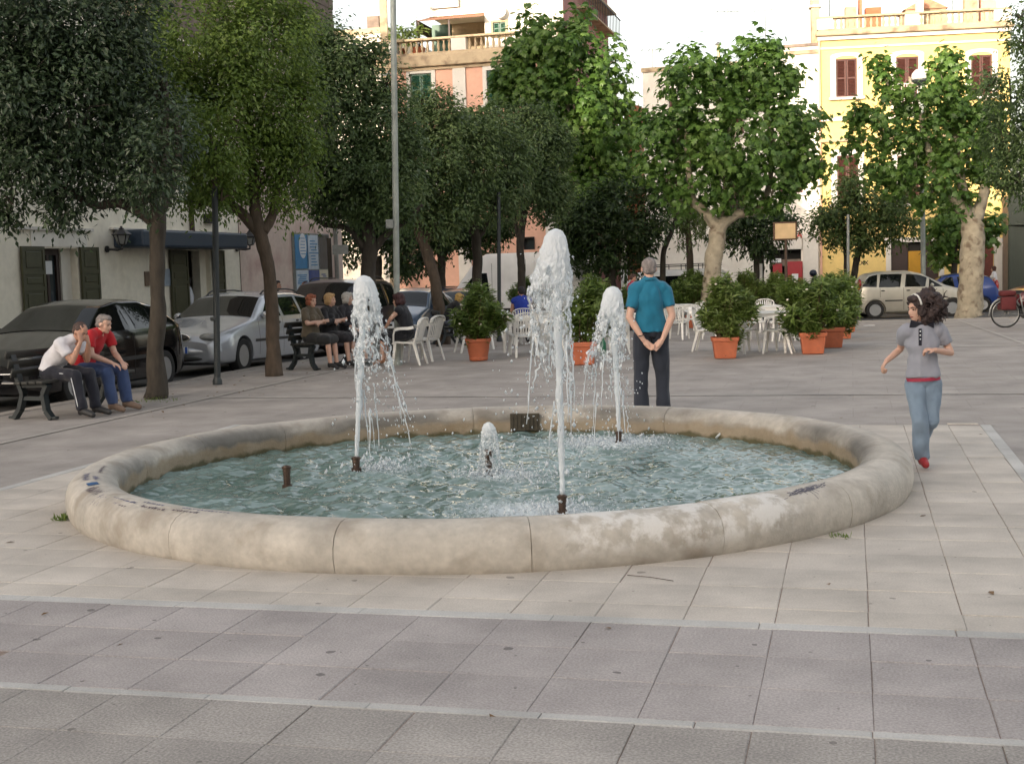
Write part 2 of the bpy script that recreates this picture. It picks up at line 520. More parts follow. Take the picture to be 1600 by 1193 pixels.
# ------------------------------------------------------------------ fountain
def stone_mat():
    m = M('rim_limestone', lin(184, 177, 166), 0.7, 0.10, 22, 0.3, 70, var2=0.2, scale2=2.6, objrand=0.05, dirt=(lin(142, 130, 114), 0.6, 3.6))
    nt = m.node_tree; b = nt.nodes["Principled BSDF"]; c = b.inputs['Base Color'].links[0].from_socket
    tc = nt.nodes.new('ShaderNodeTexCoord'); sp_ = nt.nodes.new('ShaderNodeSeparateXYZ'); nt.links.new(tc.outputs['Object'], sp_.inputs[0])
    # radius from the fountain's axis, in its own space
    vl = nt.nodes.new('ShaderNodeVectorMath'); vl.operation = 'LENGTH'
    cb = nt.nodes.new('ShaderNodeCombineXYZ'); nt.links.new(sp_.outputs[0], cb.inputs[0]); nt.links.new(sp_.outputs[1], cb.inputs[1]); nt.links.new(cb.outputs[0], vl.inputs[0])
    def mapr(s, a, b_, lo, hi):
        q = nt.nodes.new('ShaderNodeMapRange'); q.inputs[1].default_value = a; q.inputs[2].default_value = b_; q.inputs[3].default_value = lo; q.inputs[4].default_value = hi
        nt.links.new(s, q.inputs[0]); return q.outputs[0]
    def math_(op, a, b_):
        q = nt.nodes.new('ShaderNodeMath'); q.operation = op
        for i, s in enumerate((a, b_)):
            if hasattr(s, 'links'): nt.links.new(s, q.inputs[i])
            else: q.inputs[i].default_value = s
        return q.outputs[0]
    nz = nt.nodes.new('ShaderNodeTexNoise'); nz.inputs['Scale'].default_value = 5; nz.inputs['Detail'].default_value = 8; nt.links.new(tc.outputs['Object'], nz.inputs['Vector'])
    nz2 = nt.nodes.new('ShaderNodeTexNoise'); nz2.inputs['Scale'].default_value = 1.1; nz2.inputs['Detail'].default_value = 3; nt.links.new(tc.outputs['Object'], nz2.inputs['Vector'])
    def blend(c, fac, col):
        mx = nt.nodes.new('ShaderNodeMix'); mx.data_type = 'RGBA'; nt.links.new(fac, mx.inputs[0]); nt.links.new(c, mx.inputs[6]); mx.inputs[7].default_value = (*col, 1); return mx.outputs[2]
    # limescale and brown algae on the wet inner face, black lichen crust above it
    inner = mapr(vl.outputs['Value'], 2.80, 2.86, 1, 0)
    zj = math_('ADD', sp_.outputs[2], math_('MULTIPLY', math_('SUBTRACT', nz.outputs['Fac'], 0.5), 0.16))
    ochre = math_('MULTIPLY', inner, mapr(zj, 0.13, 0.19, 1, 0))
    c = blend(c, math_('MULTIPLY', ochre, 0.62), lin(128, 104, 66))
    algae = math_('MULTIPLY', inner, mapr(zj, 0.04, 0.07, 1, 0))
    c = blend(c, math_('MULTIPLY', algae, 0.85), lin(72, 70, 40))
    crust_z = math_('MULTIPLY', mapr(zj, 0.12, 0.16, 0, 1), mapr(vl.outputs['Value'], 2.82, 2.95, 1, 0))
    crust = math_('MULTIPLY', crust_z, mapr(nz2.outputs['Fac'], 0.40, 0.6, 0.15, 1))
    c = blend(c, math_('MULTIPLY', crust, 0.8), lin(84, 82, 78))
    # green-grey dirt along the foot outside
    foot = math_('MULTIPLY', mapr(zj, -0.06, 0.03, 1, 0), mapr(vl.outputs['Value'], 3.0, 3.05, 0, 1))
    c = blend(c, math_('MULTIPLY', foot, 0.6), lin(92, 80, 64))
    # pale salt patches on one stretch of the rim
    ang = nt.nodes.new('ShaderNodeMath'); ang.operation = 'ARCTAN2'; nt.links.new(sp_.outputs[1], ang.inputs[0]); nt.links.new(sp_.outputs[0], ang.inputs[1])
    win = math_('MULTIPLY', mapr(ang.outputs[0], -1.45, -1.40, 0, 1), mapr(ang.outputs[0], -0.98, -0.88, 1, 0))
    nz3 = nt.nodes.new('ShaderNodeTexNoise'); nz3.inputs['Scale'].default_value = 6.5; nz3.inputs['Detail'].default_value = 9; nz3.inputs['Roughness'].default_value = 0.62; nt.links.new(tc.outputs['Object'], nz3.inputs['Vector'])
    salt = math_('MULTIPLY', math_('MULTIPLY', win, mapr(nz3.outputs['Fac'], 0.46, 0.57, 0, 1)), mapr(sp_.outputs[2], 0.05, 0.14, 0, 1))
    c = blend(c, math_('MULTIPLY', salt, 0.8), lin(222, 219, 214))
    nt.links.new(c, b.inputs['Base Color'])
    return m
m_rim = stone_mat()
fount = thing('fountain', 'round stone fountain basin with pale rounded rim, full of rippling green water', 'fountain', FC)
# rim profile (radius, z), outside foot -> over the top -> inside below the water
RP = [(3.125, -0.02), (3.145, 0.03), (3.155, 0.09), (3.150, 0.15), (3.128, 0.205), (3.085, 0.245), (3.03, 0.268), (2.97, 0.275), (2.90, 0.268), (2.84, 0.245), (2.80, 0.21), (2.785, 0.165), (2.782, 0.11), (2.79, 0.06), (2.80, -0.25)]
def rim_pt(a, s, off=0.0):
    """point on the rim surface: angle a, s in 0..1 along the profile (0 = outside foot)"""
    t = s * (len(RP) - 1); i = min(int(t), len(RP) - 2); f = t - i
    r = RP[i][0] * (1 - f) + RP[i + 1][0] * f; z = RP[i][1] * (1 - f) + RP[i + 1][1] * f
    nr, nz = (RP[i + 1][1] - RP[i][1]), -(RP[i + 1][0] - RP[i][0]); L = math.hypot(nr, nz) or 1
    r += off * nr / L; z += off * nz / L
    return Vector((r * math.cos(a), r * math.sin(a), z))
front_joints = [gp(272, 873), gp(520, 898), gp(832, 895), gp(1127, 865)]
ja = [math.atan2(p.y - FC.y, p.x - FC.x) for p in front_joints]
angs = ja[:]
rest = (2 * PI - (ja[-1] - ja[0])) / 15
for k in range(1, 15): angs.append(ja[-1] + rest * k)
m_rj = M('rim_joint', lin(172, 158, 140), 0.9, 0.2, 20)
for i, a0 in enumerate(angs):
    a1 = angs[i + 1] if i + 1 < len(angs) else angs[0] + 2 * PI
    b = MB(); n = 14; K = len(RP)
    g = 0.0006
    dr = random.uniform(-.004, .004); dz = random.uniform(-.003, .003)
    for j in range(n + 1):
        t = j / n
        a = a0 + g + (a1 - a0 - 2 * g) * t
        sh = 0.004 * max(0, 1 - min(t, 1 - t) * n / 0.6) if j in (0, n) else 0
        for s, (r, z) in enumerate(RP):
            cx, cz = 2.97, .1
            r2 = r + dr - (r - cx) * sh * 2; z2 = z + dz - (z - cz) * sh * 2 * (1 if z > 0 else 0)
            q = mnoise.noise(Vector((r2 * math.cos(a) * 3, r2 * math.sin(a) * 3, z2 * 6))) * .004
            r2 += q * (1 if r > 2.97 else -1); z2 += q * .6 if z > .2 else 0
            b.v.append((r2 * math.cos(a), r2 * math.sin(a), z2))
    for j in range(n):
        for s in range(K - 1):
            b.f.append((j * K + s, (j + 1) * K + s, (j + 1) * K + s + 1, j * K + s + 1))
    b.f.append(tuple(range(K))); b.f.append(tuple(n * K + s for s in range(K - 1, -1, -1)))
    b.obj('rim_stone', m_rim, fount, True, 50)
# mortar core inside the joints
core = MB(); n = 128
for j in range(n):
    a = 2 * PI * j / n
    for r, z in ((3.130, -.02), (3.138, .12), (3.102, .220), (2.97, .264), (2.862, .232), (2.802, .14), (2.815, -.2)):
        core.v.append((r * math.cos(a), r * math.sin(a), z))
for j in range(n):
    for s in range(6):
        j2 = (j + 1) % n
        core.f.append((j * 7 + s, j2 * 7 + s, j2 * 7 + s + 1, j * 7 + s + 1))
core.obj('rim_mortar', m_rj, fount, True)
MB().lathe([(2.85, -.26), (2.85, -.22), (0.01, -.22)], 64).obj('basin_floor', M('basin_floor', lin(70, 92, 84), .8, .2, 3), fount)
# overflow grate set in the far inner face
gb = gp(822, 660); ga = math.atan2(13 - FC.y, 0.16 - FC.x) 
grate = MB()
aa = math.atan2(12.93 - FC.y, at(820, 655, 12.95).x - FC.x)
gd = Vector((math.cos(aa), math.sin(aa), 0)); gt = Vector((-gd.y, gd.x, 0))
grot = Matrix((gt, gd, Vector((0, 0, 1)))).transposed()
grate.box(gd * 2.765 + Vector((0, 0, .135)), (.29, .03, .17), rot=grot)
for k in range(7): grate.box(gd * 2.745 + gt * (-.12 + .04 * k) + Vector((0, 0, .13)), (.008, .014, .15), rot=grot)
grate.obj('overflow_grate', M('rusty_iron', lin(66, 60, 48), .7, .3, 20), fount)

# water
WZ = 0.03
JETS = [  # nozzle px, nozzle top py, water py, jet top py
    ('front', 879, 772, 803, 357), ('left', 557, 713, 735, 430), ('right', 967, 673, 693, 447), ('centre', 764, 702, 742, 659), ('dry', 449, 727, 762, None)]
def on_water(px, py):
    a, b = ray(px, py); d = (CAMH - WZ) / -b
    return Vector((a * d, d, WZ))
JP = {k: on_water(px, pw) for k, px, pt, pw, tp in JETS}
splash = []   # (x, y, radius, strength) in world
for k, dx, dy, r, s in (('front', -.05, .0, .55, 1.0), ('front', -.35, .25, .6, .7), ('left', .22, .05, .45, .8), ('right', .05, .1, .75, 1.0), ('right', -.3, .1, .45, .6), ('centre', .0, .0, .32, 1.0), ('centre', .3, -.2, .4, .6)):
    splash.append((JP[k].x + dx, JP[k].y + dy, r, s))
N = 460
xs = np.linspace(-2.83, 2.83, N); gx, gy = np.meshgrid(xs, xs, indexing='ij')
wx, wy = gx + FC.x, gy + FC.y
h = np.zeros_like(gx)
for i in range(90):
    th = rng.uniform(0, 2 * PI); lam = .045 + .34 * rng.uniform(0, 1) ** 1.5; k = 2 * PI / lam
    h += 0.0060 * lam * (np.sin(k * (np.cos(th) * gx + np.sin(th) * gy) + rng.uniform(0, 6.28) + 1.2 * np.sin(2.1 * gx + i) + 1.1 * np.sin(1.7 * gy + 2 * i)))
foam = np.zeros_like(gx)
for sx, sy, r, s in splash:
    dd = np.hypot(wx - sx, wy - sy)
    h += s * .012 * np.cos(dd * 42) * np.exp(-dd / r * 1.3)
    foam += s * np.exp(-(dd / r) ** 2 * 1.8)
jit = rng.uniform(-1, 1, gx.shape) * .014 * np.clip(foam, 0, 1)
h += jit
msk = np.hypot(gx, gy) < 2.83
verts = np.stack([gx, gy, WZ + h], -1).reshape(-1, 3)
ii, jj = np.meshgrid(np.arange(N - 1), np.arange(N - 1), indexing='ij')
ok = msk[:-1, :-1] & msk[1:, :-1] & msk[:-1, 1:] & msk[1:, 1:]
ii, jj = ii[ok], jj[ok]
F = np.stack([ii * N + jj, (ii + 1) * N + jj, (ii + 1) * N + jj + 1, ii * N + jj + 1], 1)
def np_mesh(name, V, F, smooth=True):
    me = bpy.data.meshes.new(name)
    V = np.ascontiguousarray(V, dtype=np.float32); F = np.ascontiguousarray(F, dtype=np.int32)
    k = F.shape[1]
    me.vertices.add(len(V)); me.vertices.foreach_set('co', V.ravel())
    me.loops.add(F.size); me.loops.foreach_set('vertex_index', F.ravel())
    me.polygons.add(len(F)); me.polygons.foreach_set('loop_start', np.arange(0, F.size, k, dtype=np.int32))
    me.polygons.foreach_set('loop_total', np.full(len(F), k, np.int32))
    me.polygons.foreach_set('use_smooth', np.full(len(F), smooth, bool))
    me.update(calc_edges=True)
    return me
used = np.unique(F); remap = np.zeros(N * N, int); remap[used] = np.arange(len(used))
wme = np_mesh('water', verts[used], remap[F])
fa = wme.attributes.new('foam', 'FLOAT', 'POINT'); fa.data.foreach_set('value', np.clip(foam, 0, 1.2).ravel()[used].astype(np.float32))
def water_mat():
    m = bpy.data.materials.new('pool_water'); m.use_nodes = True
    nt = m.node_tree; b = nt.nodes["Principled BSDF"]
    geo = nt.nodes.new('ShaderNodeNewGeometry')
    n1 = nt.nodes.new('ShaderNodeTexNoise'); n1.inputs['Scale'].default_value = 1.2; n1.inputs['Detail'].default_value = 5; nt.links.new(geo.outputs['Position'], n1.inputs['Vector'])
    r = nt.nodes.new('ShaderNodeValToRGB'); r.color_ramp.elements[0].position = .35; r.color_ramp.elements[1].position = .7
    r.color_ramp.elements[0].color = (*lin(88, 108, 102), 1); r.color_ramp.elements[1].color = (*lin(126, 147, 144), 1)  # pale blue-green; part of the sky's reflection is put into this base colour
    nt.links.new(n1.outputs['Fac'], r.inputs[0])
    at_ = nt.nodes.new('ShaderNodeAttribute'); at_.attribute_name = 'foam'
    n2 = nt.nodes.new('ShaderNodeTexNoise'); n2.inputs['Scale'].default_value = 26; n2.inputs['Detail'].default_value = 8; n2.inputs['Roughness'].default_value = .7; nt.links.new(geo.outputs['Position'], n2.inputs['Vector'])
    ad = nt.nodes.new('ShaderNodeMath'); ad.operation = 'MULTIPLY_ADD'; ad.inputs[1].default_value = .42; nt.links.new(at_.outputs['Fac'], ad.inputs[0]); nt.links.new(n2.outputs['Fac'], ad.inputs[2])
    mr = nt.nodes.new('ShaderNodeMapRange'); mr.inputs[1].default_value = .66; mr.inputs[2].default_value = .96; nt.links.new(ad.outputs[0], mr.inputs[0])
    mx = nt.nodes.new('ShaderNodeMix'); mx.data_type = 'RGBA'; nt.links.new(mr.outputs[0], mx.inputs[0]); nt.links.new(r.outputs[0], mx.inputs[6]); mx.inputs[7].default_value = (.62, .68, .70, 1)
    nt.links.new(mx.outputs[2], b.inputs['Base Color'])
    m2 = nt.nodes.new('ShaderNodeMath'); m2.operation = 'MULTIPLY_ADD'; m2.inputs[1].default_value = .4; m2.inputs[2].default_value = .04; nt.links.new(mr.outputs[0], m2.inputs[0]); nt.links.new(m2.outputs[0], b.inputs['Roughness'])
    b.inputs['IOR'].default_value = 1.42
    n3 = nt.nodes.new('ShaderNodeTexNoise'); n3.inputs['Scale'].default_value = 22; n3.inputs['Detail'].default_value = 3; nt.links.new(geo.outputs['Position'], n3.inputs['Vector'])
    bp = nt.nodes.new('ShaderNodeBump'); bp.inputs['Strength'].default_value = .22; bp.inputs['Distance'].default_value = .01; nt.links.new(n3.outputs['Fac'], bp.inputs['Height']); nt.links.new(bp.outputs[0], b.inputs['Normal'])
    return m
link('water', wme, water_mat(), fount)
m_noz = M('nozzle_brass', lin(84, 68, 58), .45, .3, 30, metal=.6)
for k, px, pt, pw, tp in JETS:
    p = JP[k] - FC
    top = at(px, pt, JP[k].y).z
    r = {'front': .028, 'left': .032, 'right': .028, 'centre': .03, 'dry': .03}[k]
    b = MB().lathe([(r * .9, -.22), (r * .9, top - .05), (r * 1.0, top - .05), (r * 1.0, top - .008), (r * .8, top), (r * .45, top), (r * .4, top - .02)], 18, Matrix.Translation((p.x, p.y, 0)))
    b.lathe([(r * 1.25, top - .022), (r * 1.25, top - .008), (r * .9, top - .006)], 18, Matrix.Translation((p.x, p.y, 0)))
    b.lathe([(r * 1.3, WZ - .02), (r * 1.3, WZ + .025), (r * .9, WZ + .027)], 18, Matrix.Translation((p.x, p.y, 0)))
    b.obj('nozzle', m_noz, fount, True, 40)

# ---- the jets: column, dome and torn veil, strands, drops
def jet_mat():
    m = bpy.data.materials.new('aerated_water'); m.use_nodes = True
    nt = m.node_tree; b = nt.nodes["Principled BSDF"]; out = nt.nodes["Material Output"]
    b.inputs['Base Color'].default_value = (.86, .89, .91, 1); b.inputs['Roughness'].default_value = .12; b.inputs['IOR'].default_value = 1.33
    tl = nt.nodes.new('ShaderNodeBsdfTranslucent'); tl.inputs[0].default_value = (.86, .90, .93, 1)
    mx = nt.nodes.new('ShaderNodeMixShader'); mx.inputs[0].default_value = .4
    nt.links.new(b.outputs[0], mx.inputs[1]); nt.links.new(tl.outputs[0], mx.inputs[2])
    geo = nt.nodes.new('ShaderNodeNewGeometry')
    n = nt.nodes.new('ShaderNodeTexNoise'); n.inputs['Scale'].default_value = 30; n.inputs['Detail'].default_value = 6; n.inputs['Distortion'].default_value = .9
    mp = nt.nodes.new('ShaderNodeMapping'); mp.inputs['Scale'].default_value = (1, 1, .45); nt.links.new(geo.outputs['Position'], mp.inputs[0]); nt.links.new(mp.outputs[0], n.inputs['Vector'])
    bp = nt.nodes.new('ShaderNodeBump'); bp.inputs['Strength'].default_value = .8; bp.inputs['Distance'].default_value = .02; nt.links.new(n.outputs['Fac'], bp.inputs['Height']); nt.links.new(bp.outputs[0], b.inputs['Normal'])
    # thin film between the white aerated threads lets the background through, as clear water does
    at_ = nt.nodes.new('ShaderNodeAttribute'); at_.attribute_name = 'film'
    mr = nt.nodes.new('ShaderNodeMapRange'); mr.inputs[1].default_value = .40; mr.inputs[2].default_value = .53; mr.inputs[3].default_value = 0; mr.inputs[4].default_value = 1
    nt.links.new(n.outputs['Fac'], mr.inputs[0])
    ml = nt.nodes.new('ShaderNodeMath'); ml.operation = 'MULTIPLY'; nt.links.new(mr.outputs[0], ml.inputs[0]); nt.links.new(at_.outputs['Fac'], ml.inputs[1])
    tr = nt.nodes.new('ShaderNodeBsdfTransparent'); tr.inputs[0].default_value = (.93, .95, .96, 1)
    gl = nt.nodes.new('ShaderNodeBsdfGlossy'); gl.inputs['Roughness'].default_value = .05; nt.links.new(bp.outputs[0], gl.inputs['Normal'])
    m3 = nt.nodes.new('ShaderNodeMixShader'); m3.inputs[0].default_value = .10; nt.links.new(tr.outputs[0], m3.inputs[1]); nt.links.new(gl.outputs[0], m3.inputs[2])
    m2 = nt.nodes.new('ShaderNodeMixShader'); nt.links.new(ml.outputs[0], m2.inputs[0]); nt.links.new(mx.outputs[0], m2.inputs[1]); nt.links.new(m3.outputs[0], m2.inputs[2])
    nt.links.new(m2.outputs[0], out.inputs[0])
    return m
m_jet = jet_mat()
OCT_V = np.array([(1, 0, 0), (-1, 0, 0), (0, 1, 0), (0, -1, 0), (0, 0, 1), (0, 0, -1)], float)
OCT_F = np.array([(0, 2, 4), (2, 1, 4), (1, 3, 4), (3, 0, 4), (2, 0, 5), (1, 2, 5), (3, 1, 5), (0, 3, 5)])
def drops_mesh(name, P, S, E):
    """P centres, S radii, E elongation vectors"""
    n = len(P)
    V = OCT_V[None] * S[:, None, None]
    along = (V * (E / np.maximum(np.linalg.norm(E, axis=1, keepdims=True), 1e-6))[:, None, :]).sum(-1, keepdims=True)
    V = P[:, None, :] + V + along * E[:, None, :]
    F = OCT_F[None] + (np.arange(n) * 6)[:, None, None]
    return np_mesh(name, V.reshape(-1, 3), F.reshape(-1, 3))
def water_jet(k, prof, wind, label, sheet_end, ndrops, spread, nstr, seed, fall):
    """prof: list of (py, half-width px, centre px) of the veil from the top down, in the jet's own plane"""
    rg = np.random.default_rng(seed)
    px, pt = [(j[1], j[2]) for j in JETS if j[0] == k][0]
    base = JP[k]; d = base.y
    root = thing('water_jet', label, 'water jet', base, 0, 'jets of the fountain')
    col = MB(); top = at(px, prof[0][0] + 14, d); n0 = at(px, pt, d)
    path = []; rad = []
    for i in range(60):
        t = i / 59
        p = n0.lerp(Vector((at(prof[0][2], prof[0][0] + 14, d).x, d, top.z)), t)
        w = .004 + .012 * t
        p += Vector((mnoise.noise(Vector((seed, 0, t * 9))) * w, mnoise.noise(Vector((seed + 5, 0, t * 9))) * w, 0))
        path.append(p - base); rad.append((.017 + .016 * t) * (1 + .28 * mnoise.noise(Vector((seed, 3, t * 22)))))
    if k != 'centre':
        col.tube(path, rad, 12, jit=.22)
        col.obj('column', m_jet, root, True)
    # veil
    A, Hn = 120, 200
    ys = [q[0] for q in prof]
    V = np.zeros((Hn, A, 3)); keep = np.zeros((Hn, A), bool); film = np.zeros((Hn, A))
    for i in range(Hn):
        q = (i / (Hn - 1)) ** 1.25
        py = ys[0] + (ys[-1] - ys[0]) * q
        hw = np.interp(py, ys, [c[1] for c in prof]); cx = np.interp(py, ys, [c[2] for c in prof])
        if i == 0: hw = .3
        c = at(cx, py, d); s = d / FL
        for a in range(A):
            th = 2 * PI * a / A
            nv = mnoise.noise(Vector((math.cos(th) * 1.6 + seed, math.sin(th) * 1.6, q * 7)))
            nv2 = mnoise.noise(Vector((math.cos(th) * 4 + seed, math.sin(th) * 4, q * 22)))
            nv3 = mnoise.noise(Vector((math.cos(th) * 9 + seed, math.sin(th) * 9, q * 40)))
            r = hw * s * (1 + .26 * nv * min(1, q * 3) + .20 * nv2 * min(1, q * 4) + .12 * nv3 * min(1, q * 6))
            V[i, a] = (c.x - base.x + r * math.cos(th), r * math.sin(th) * .8, c.z - base.z + .02 * nv2 * q)
            hole = mnoise.noise(Vector((math.cos(th) * 2.4 + 9 + seed, math.sin(th) * 2.4, q * 8.0 - .5))) + .75 * mnoise.noise(Vector((math.cos(th) * 6 + 3 + seed, math.sin(th) * 6, q * 20)))
            thr = .85 - 1.5 * max(0, q - .10) / .90 * sheet_end
            keep[i, a] = hole < thr or q < .16
            film[i, a] = min(1, max(0, (q - .13) * 4.0)) * (.97 + .12 * nv)
    ii, jj = np.meshgrid(np.arange(Hn - 1), np.arange(A), indexing='ij')
    j2 = (jj + 1) % A
    ok = keep[ii, jj] & keep[ii + 1, jj] & keep[ii, j2]
    ii, jj, j2 = ii[ok], jj[ok], j2[ok]
    F = np.stack([ii * A + jj, ii * A + j2, (ii + 1) * A + j2, (ii + 1) * A + jj], 1)
    me = np_mesh('veil', V.reshape(-1, 3), F)
    fa = me.attributes.new('film', 'FLOAT', 'POINT'); fa.data.foreach_set('value', film.ravel().astype(np.float32))
    link('veil', me, m_jet, root)
    # strands that fall from the torn edge
    st = MB()
    for s_ in range(nstr):
        q = rg.uniform(.45, 1.0); py = ys[0] + (ys[-1] - ys[0]) * q
        hw = np.interp(py, ys, [c[1] for c in prof]); cx = np.interp(py, ys, [c[2] for c in prof])
        th = rg.uniform(0, 2 * PI)
        c = at(cx, py, d); s = d / FL
        p0 = Vector((c.x - base.x + hw * s * math.cos(th), hw * s * .8 * math.sin(th), c.z - base.z))
        vx = math.cos(th) * rg.uniform(.05, .35) + wind; vy = math.sin(th) * rg.uniform(.05, .3); vz = -rg.uniform(.6, 2.0)
        T = rg.uniform(.06, .22); pts = []; rr = []
        for i in range(9):
            t = T * i / 8
            pts.append(p0 + Vector((vx * t, vy * t, vz * t - 4.9 * t * t)) + Vector((rg.normal(0, .004), rg.normal(0, .004), 0)))
            rr.append(rg.uniform(.003, .011) * (1 - .6 * i / 8))
        st.tube(pts, rr, 5)
    if nstr: tag(st.obj('strands', m_jet, root, True), kind='stuff')
    # drops: ballistic positions after leaving the veil
    P = []; E = []
    zmin = WZ - base.z
    for s_ in range(ndrops):
        q = rg.uniform(.1, 1.0); py = ys[0] + (ys[-1] - ys[0]) * q
        hw = np.interp(py, ys, [c[1] for c in prof]); cx = np.interp(py, ys, [c[2] for c in prof])
        th = rg.uniform(0, 2 * PI); c = at(cx, py, d); s = d / FL
        p0 = np.array((c.x - base.x + hw * s * math.cos(th), hw * s * math.sin(th) * .8, c.z - base.z))
        vv = np.array((math.cos(th) * rg.gamma(2, .22 * spread) + wind * rg.uniform(.2, 1.6), math.sin(th) * rg.gamma(2, .22 * spread), -rg.uniform(-.2, 1.5)))
        t = rg.uniform(.02, .48)
        p = p0 + vv * t + np.array((0, 0, -4.9 * t * t))
        if p[2] < zmin: continue
        P.append(p); E.append((vv + np.array((0, 0, -9.8 * t))) * rg.uniform(.1, .32))
    # splash crown at the water
    for sx, sy, r, s_ in splash:
        if math.hypot(sx - base.x, sy - base.y) < .42:
            for _ in range(int(320 * s_)):
                a = rg.uniform(0, 2 * PI); rr = r * abs(rg.normal(0, .5))
                P.append(np.array((sx - base.x + rr * math.cos(a), sy - base.y + rr * math.sin(a), abs(rg.normal(0, .035))))); E.append(rg.normal(0, .8, 3) + np.array((0, 0, .8)))
    P = np.array(P); E = np.array(E); S = rg.gamma(2.2, .0017, len(P)) + .0016
    tag(link('spray', drops_mesh('spray', P, S, E), m_jet, root), kind='stuff')
    return root
water_jet('front', [(357, 2, 868), (361, 11, 868), (370, 17, 867), (390, 22, 866), (415, 26, 864), (445, 32, 861), (480, 33, 860), (520, 31, 862), (560, 26, 868), (600, 20, 873), (650, 15, 877)], -.18,
          'tallest white water jet with a torn veil, rising from the nearest nozzle', .95, 620, 1.15, 16, 3, 1)
water_jet('left', [(430, 2, 568), (433, 10, 568), (440, 15, 569), (460, 19, 571), (490, 22, 573), (520, 25, 577), (550, 27, 582), (585, 29, 588), (620, 28, 596), (650, 24, 603)], .22,
          'white bell shaped water jet in front of the bench with three women', 1.02, 480, .9, 16, 11, 1)
water_jet('right', [(447, 2, 957), (450, 9, 957), (458, 14, 957), (475, 18, 956), (505, 22, 954), (540, 28, 950), (575, 32, 948), (610, 30, 950), (645, 25, 955)], -.12,
          'white water jet beside the standing man in teal, rising from the far nozzle', 1.05, 440, 1.0, 14, 23, 1)
water_jet('centre', [(659, 2, 763), (662, 7, 763), (668, 10, 764), (680, 12, 765), (695, 14, 765), (712, 15, 765), (728, 16, 766), (741, 19, 766)], .0,
          'short foaming water jet low above the middle of the basin', .55, 150, .9, 5, 31, 1)

# ------------------------------------------------------------------ vegetation
LEAF = {
    'holm': (np.array([(0, 0, 0), (.42, .22, .05), (1, 0, -.06), (.42, -.22, .05)]), [(0, 1, 2, 3)], .5),
    'lance': (np.array([(0, 0, 0), (.4, .13, .03), (1, 0, -.12), (.4, -.13, .03)]), [(0, 1, 2, 3)], .5),
    'plane': (np.array([(0, 0, 0), (.08, .30, -.03), (.22, .52, -.10), (.42, .30, -.02), (.62, .46, -.10), (.66, .18, -.02), (1, 0, -.14), (.66, -.18, -.02), (.62, -.46, -.10), (.42, -.30, -.02), (.22, -.52, -.10), (.08, -.30, -.03), (.45, 0, .04)]),
              [(12, i, (i + 1) % 12) for i in range(12)], .5),
}
def leaves_mesh(name, P, Nn, T, L, tint, kind):
    """P positions, Nn normals, T stem directions, L lengths (numpy)"""
    base, fs, _ = LEAF[kind]
    Nn = Nn / np.linalg.norm(Nn, axis=1, keepdims=True)
    T = T - Nn * (T * Nn).sum(1, keepdims=True)
    T = T / np.maximum(np.linalg.norm(T, axis=1, keepdims=True), 1e-6)
    B = np.cross(Nn, T)
    V = P[:, None, :] + L[:, None, None] * (base[None, :, 0:1] * T[:, None, :] + base[None, :, 1:2] * B[:, None, :] + base[None, :, 2:3] * Nn[:, None, :])
    k = len(base)
    F = (np.array(fs)[None] + (np.arange(len(P)) * k)[:, None, None]).reshape(-1, len(fs[0]))
    me = np_mesh(name, V.reshape(-1, 3), F, False)
    a = me.attributes.new('tint', 'FLOAT', 'POINT')
    a.data.foreach_set('value', np.repeat(np.clip(tint, 0, 1), k).astype(np.float32))
    return me
def rand_dirs(rg, n):
    v = rg.normal(size=(n, 3)); return v / np.linalg.norm(v, axis=1, keepdims=True)
def crown(lobes, kind, size, dens, rg, clump=.28, per=70, droop=.3, tint0=.5, tvar=.22, shell=(.45, 1.0), squash=1.0):
    """lobes: (centre Vector, radius).  Clumps of leaves spread through the shell of every lobe."""
    P = []; Nn = []; T = []; TI = []
    for c, r in lobes:
        n = max(4, int(dens * 4 * PI * r * r))
        d = rand_dirs(rg, n)
        rad = r * (shell[0] + (shell[1] - shell[0]) * rg.uniform(0, 1, n) ** .6)
        # uneven outline
        for i in range(n):
            q = mnoise.noise(Vector(tuple(c)) * .7 + Vector(tuple(d[i])) * 1.6)
            cc = np.array(c) + d[i] * rad[i] * (1 + .32 * q) * np.array((1, 1, squash))
            m = int(per * rg.uniform(.5, 1.4)); cr_ = clump * rg.uniform(.6, 1.35)
            off = rg.normal(size=(m, 3)) * cr_ * .55
            P.append(cc + off)
            out = off / cr_ + d[i] * .9
            Nn.append(out * .6 + rand_dirs(rg, m) * .8 + np.array((0, 0, .55)))
            T.append(out * .8 + rand_dirs(rg, m) * .6 + np.array((0, 0, -droop)))
            TI.append(np.full(m, tint0 + rg.normal(0, tvar * .7)) + rg.normal(0, tvar * .6, m))
    P = np.concatenate(P); Nn = np.concatenate(Nn); T = np.concatenate(T); TI = np.concatenate(TI)
    L = size * rg.uniform(.6, 1.25, len(P))
    return P, Nn, T, L, TI
m_bark_d = M('dark_bark', lin(62, 56, 48), .9, .3, 12, .6, 30, stretch=(1, 1, .35))
m_bark_m = M('brown_bark', lin(82, 70, 58), .9, .3, 12, .6, 30, stretch=(1, 1, .35))
m_bark_p = M('mottled_plane_bark', lin(158, 148, 128), .85, .14, 5, .3, 30, var2=.14, scale2=2.5, dirt=(lin(104, 88, 72), .9, 4.2))
lf_oak_d = leaf_mat('dark_holm_oak_leaf', [(.018, .036, .015), (.032, .058, .024), (.05, .082, .034), (.085, .12, .06)], .25, .38)
lf_oak_y = leaf_mat('yellowish_holm_oak_leaf', [(.055, .098, .018), (.105, .172, .028), (.165, .245, .042), (.25, .32, .075)], .42, .42)
lf_oak_g = leaf_mat('greyish_holm_oak_leaf', [(.045, .082, .028), (.085, .138, .045), (.125, .185, .062), (.18, .235, .095)], .36, .42)
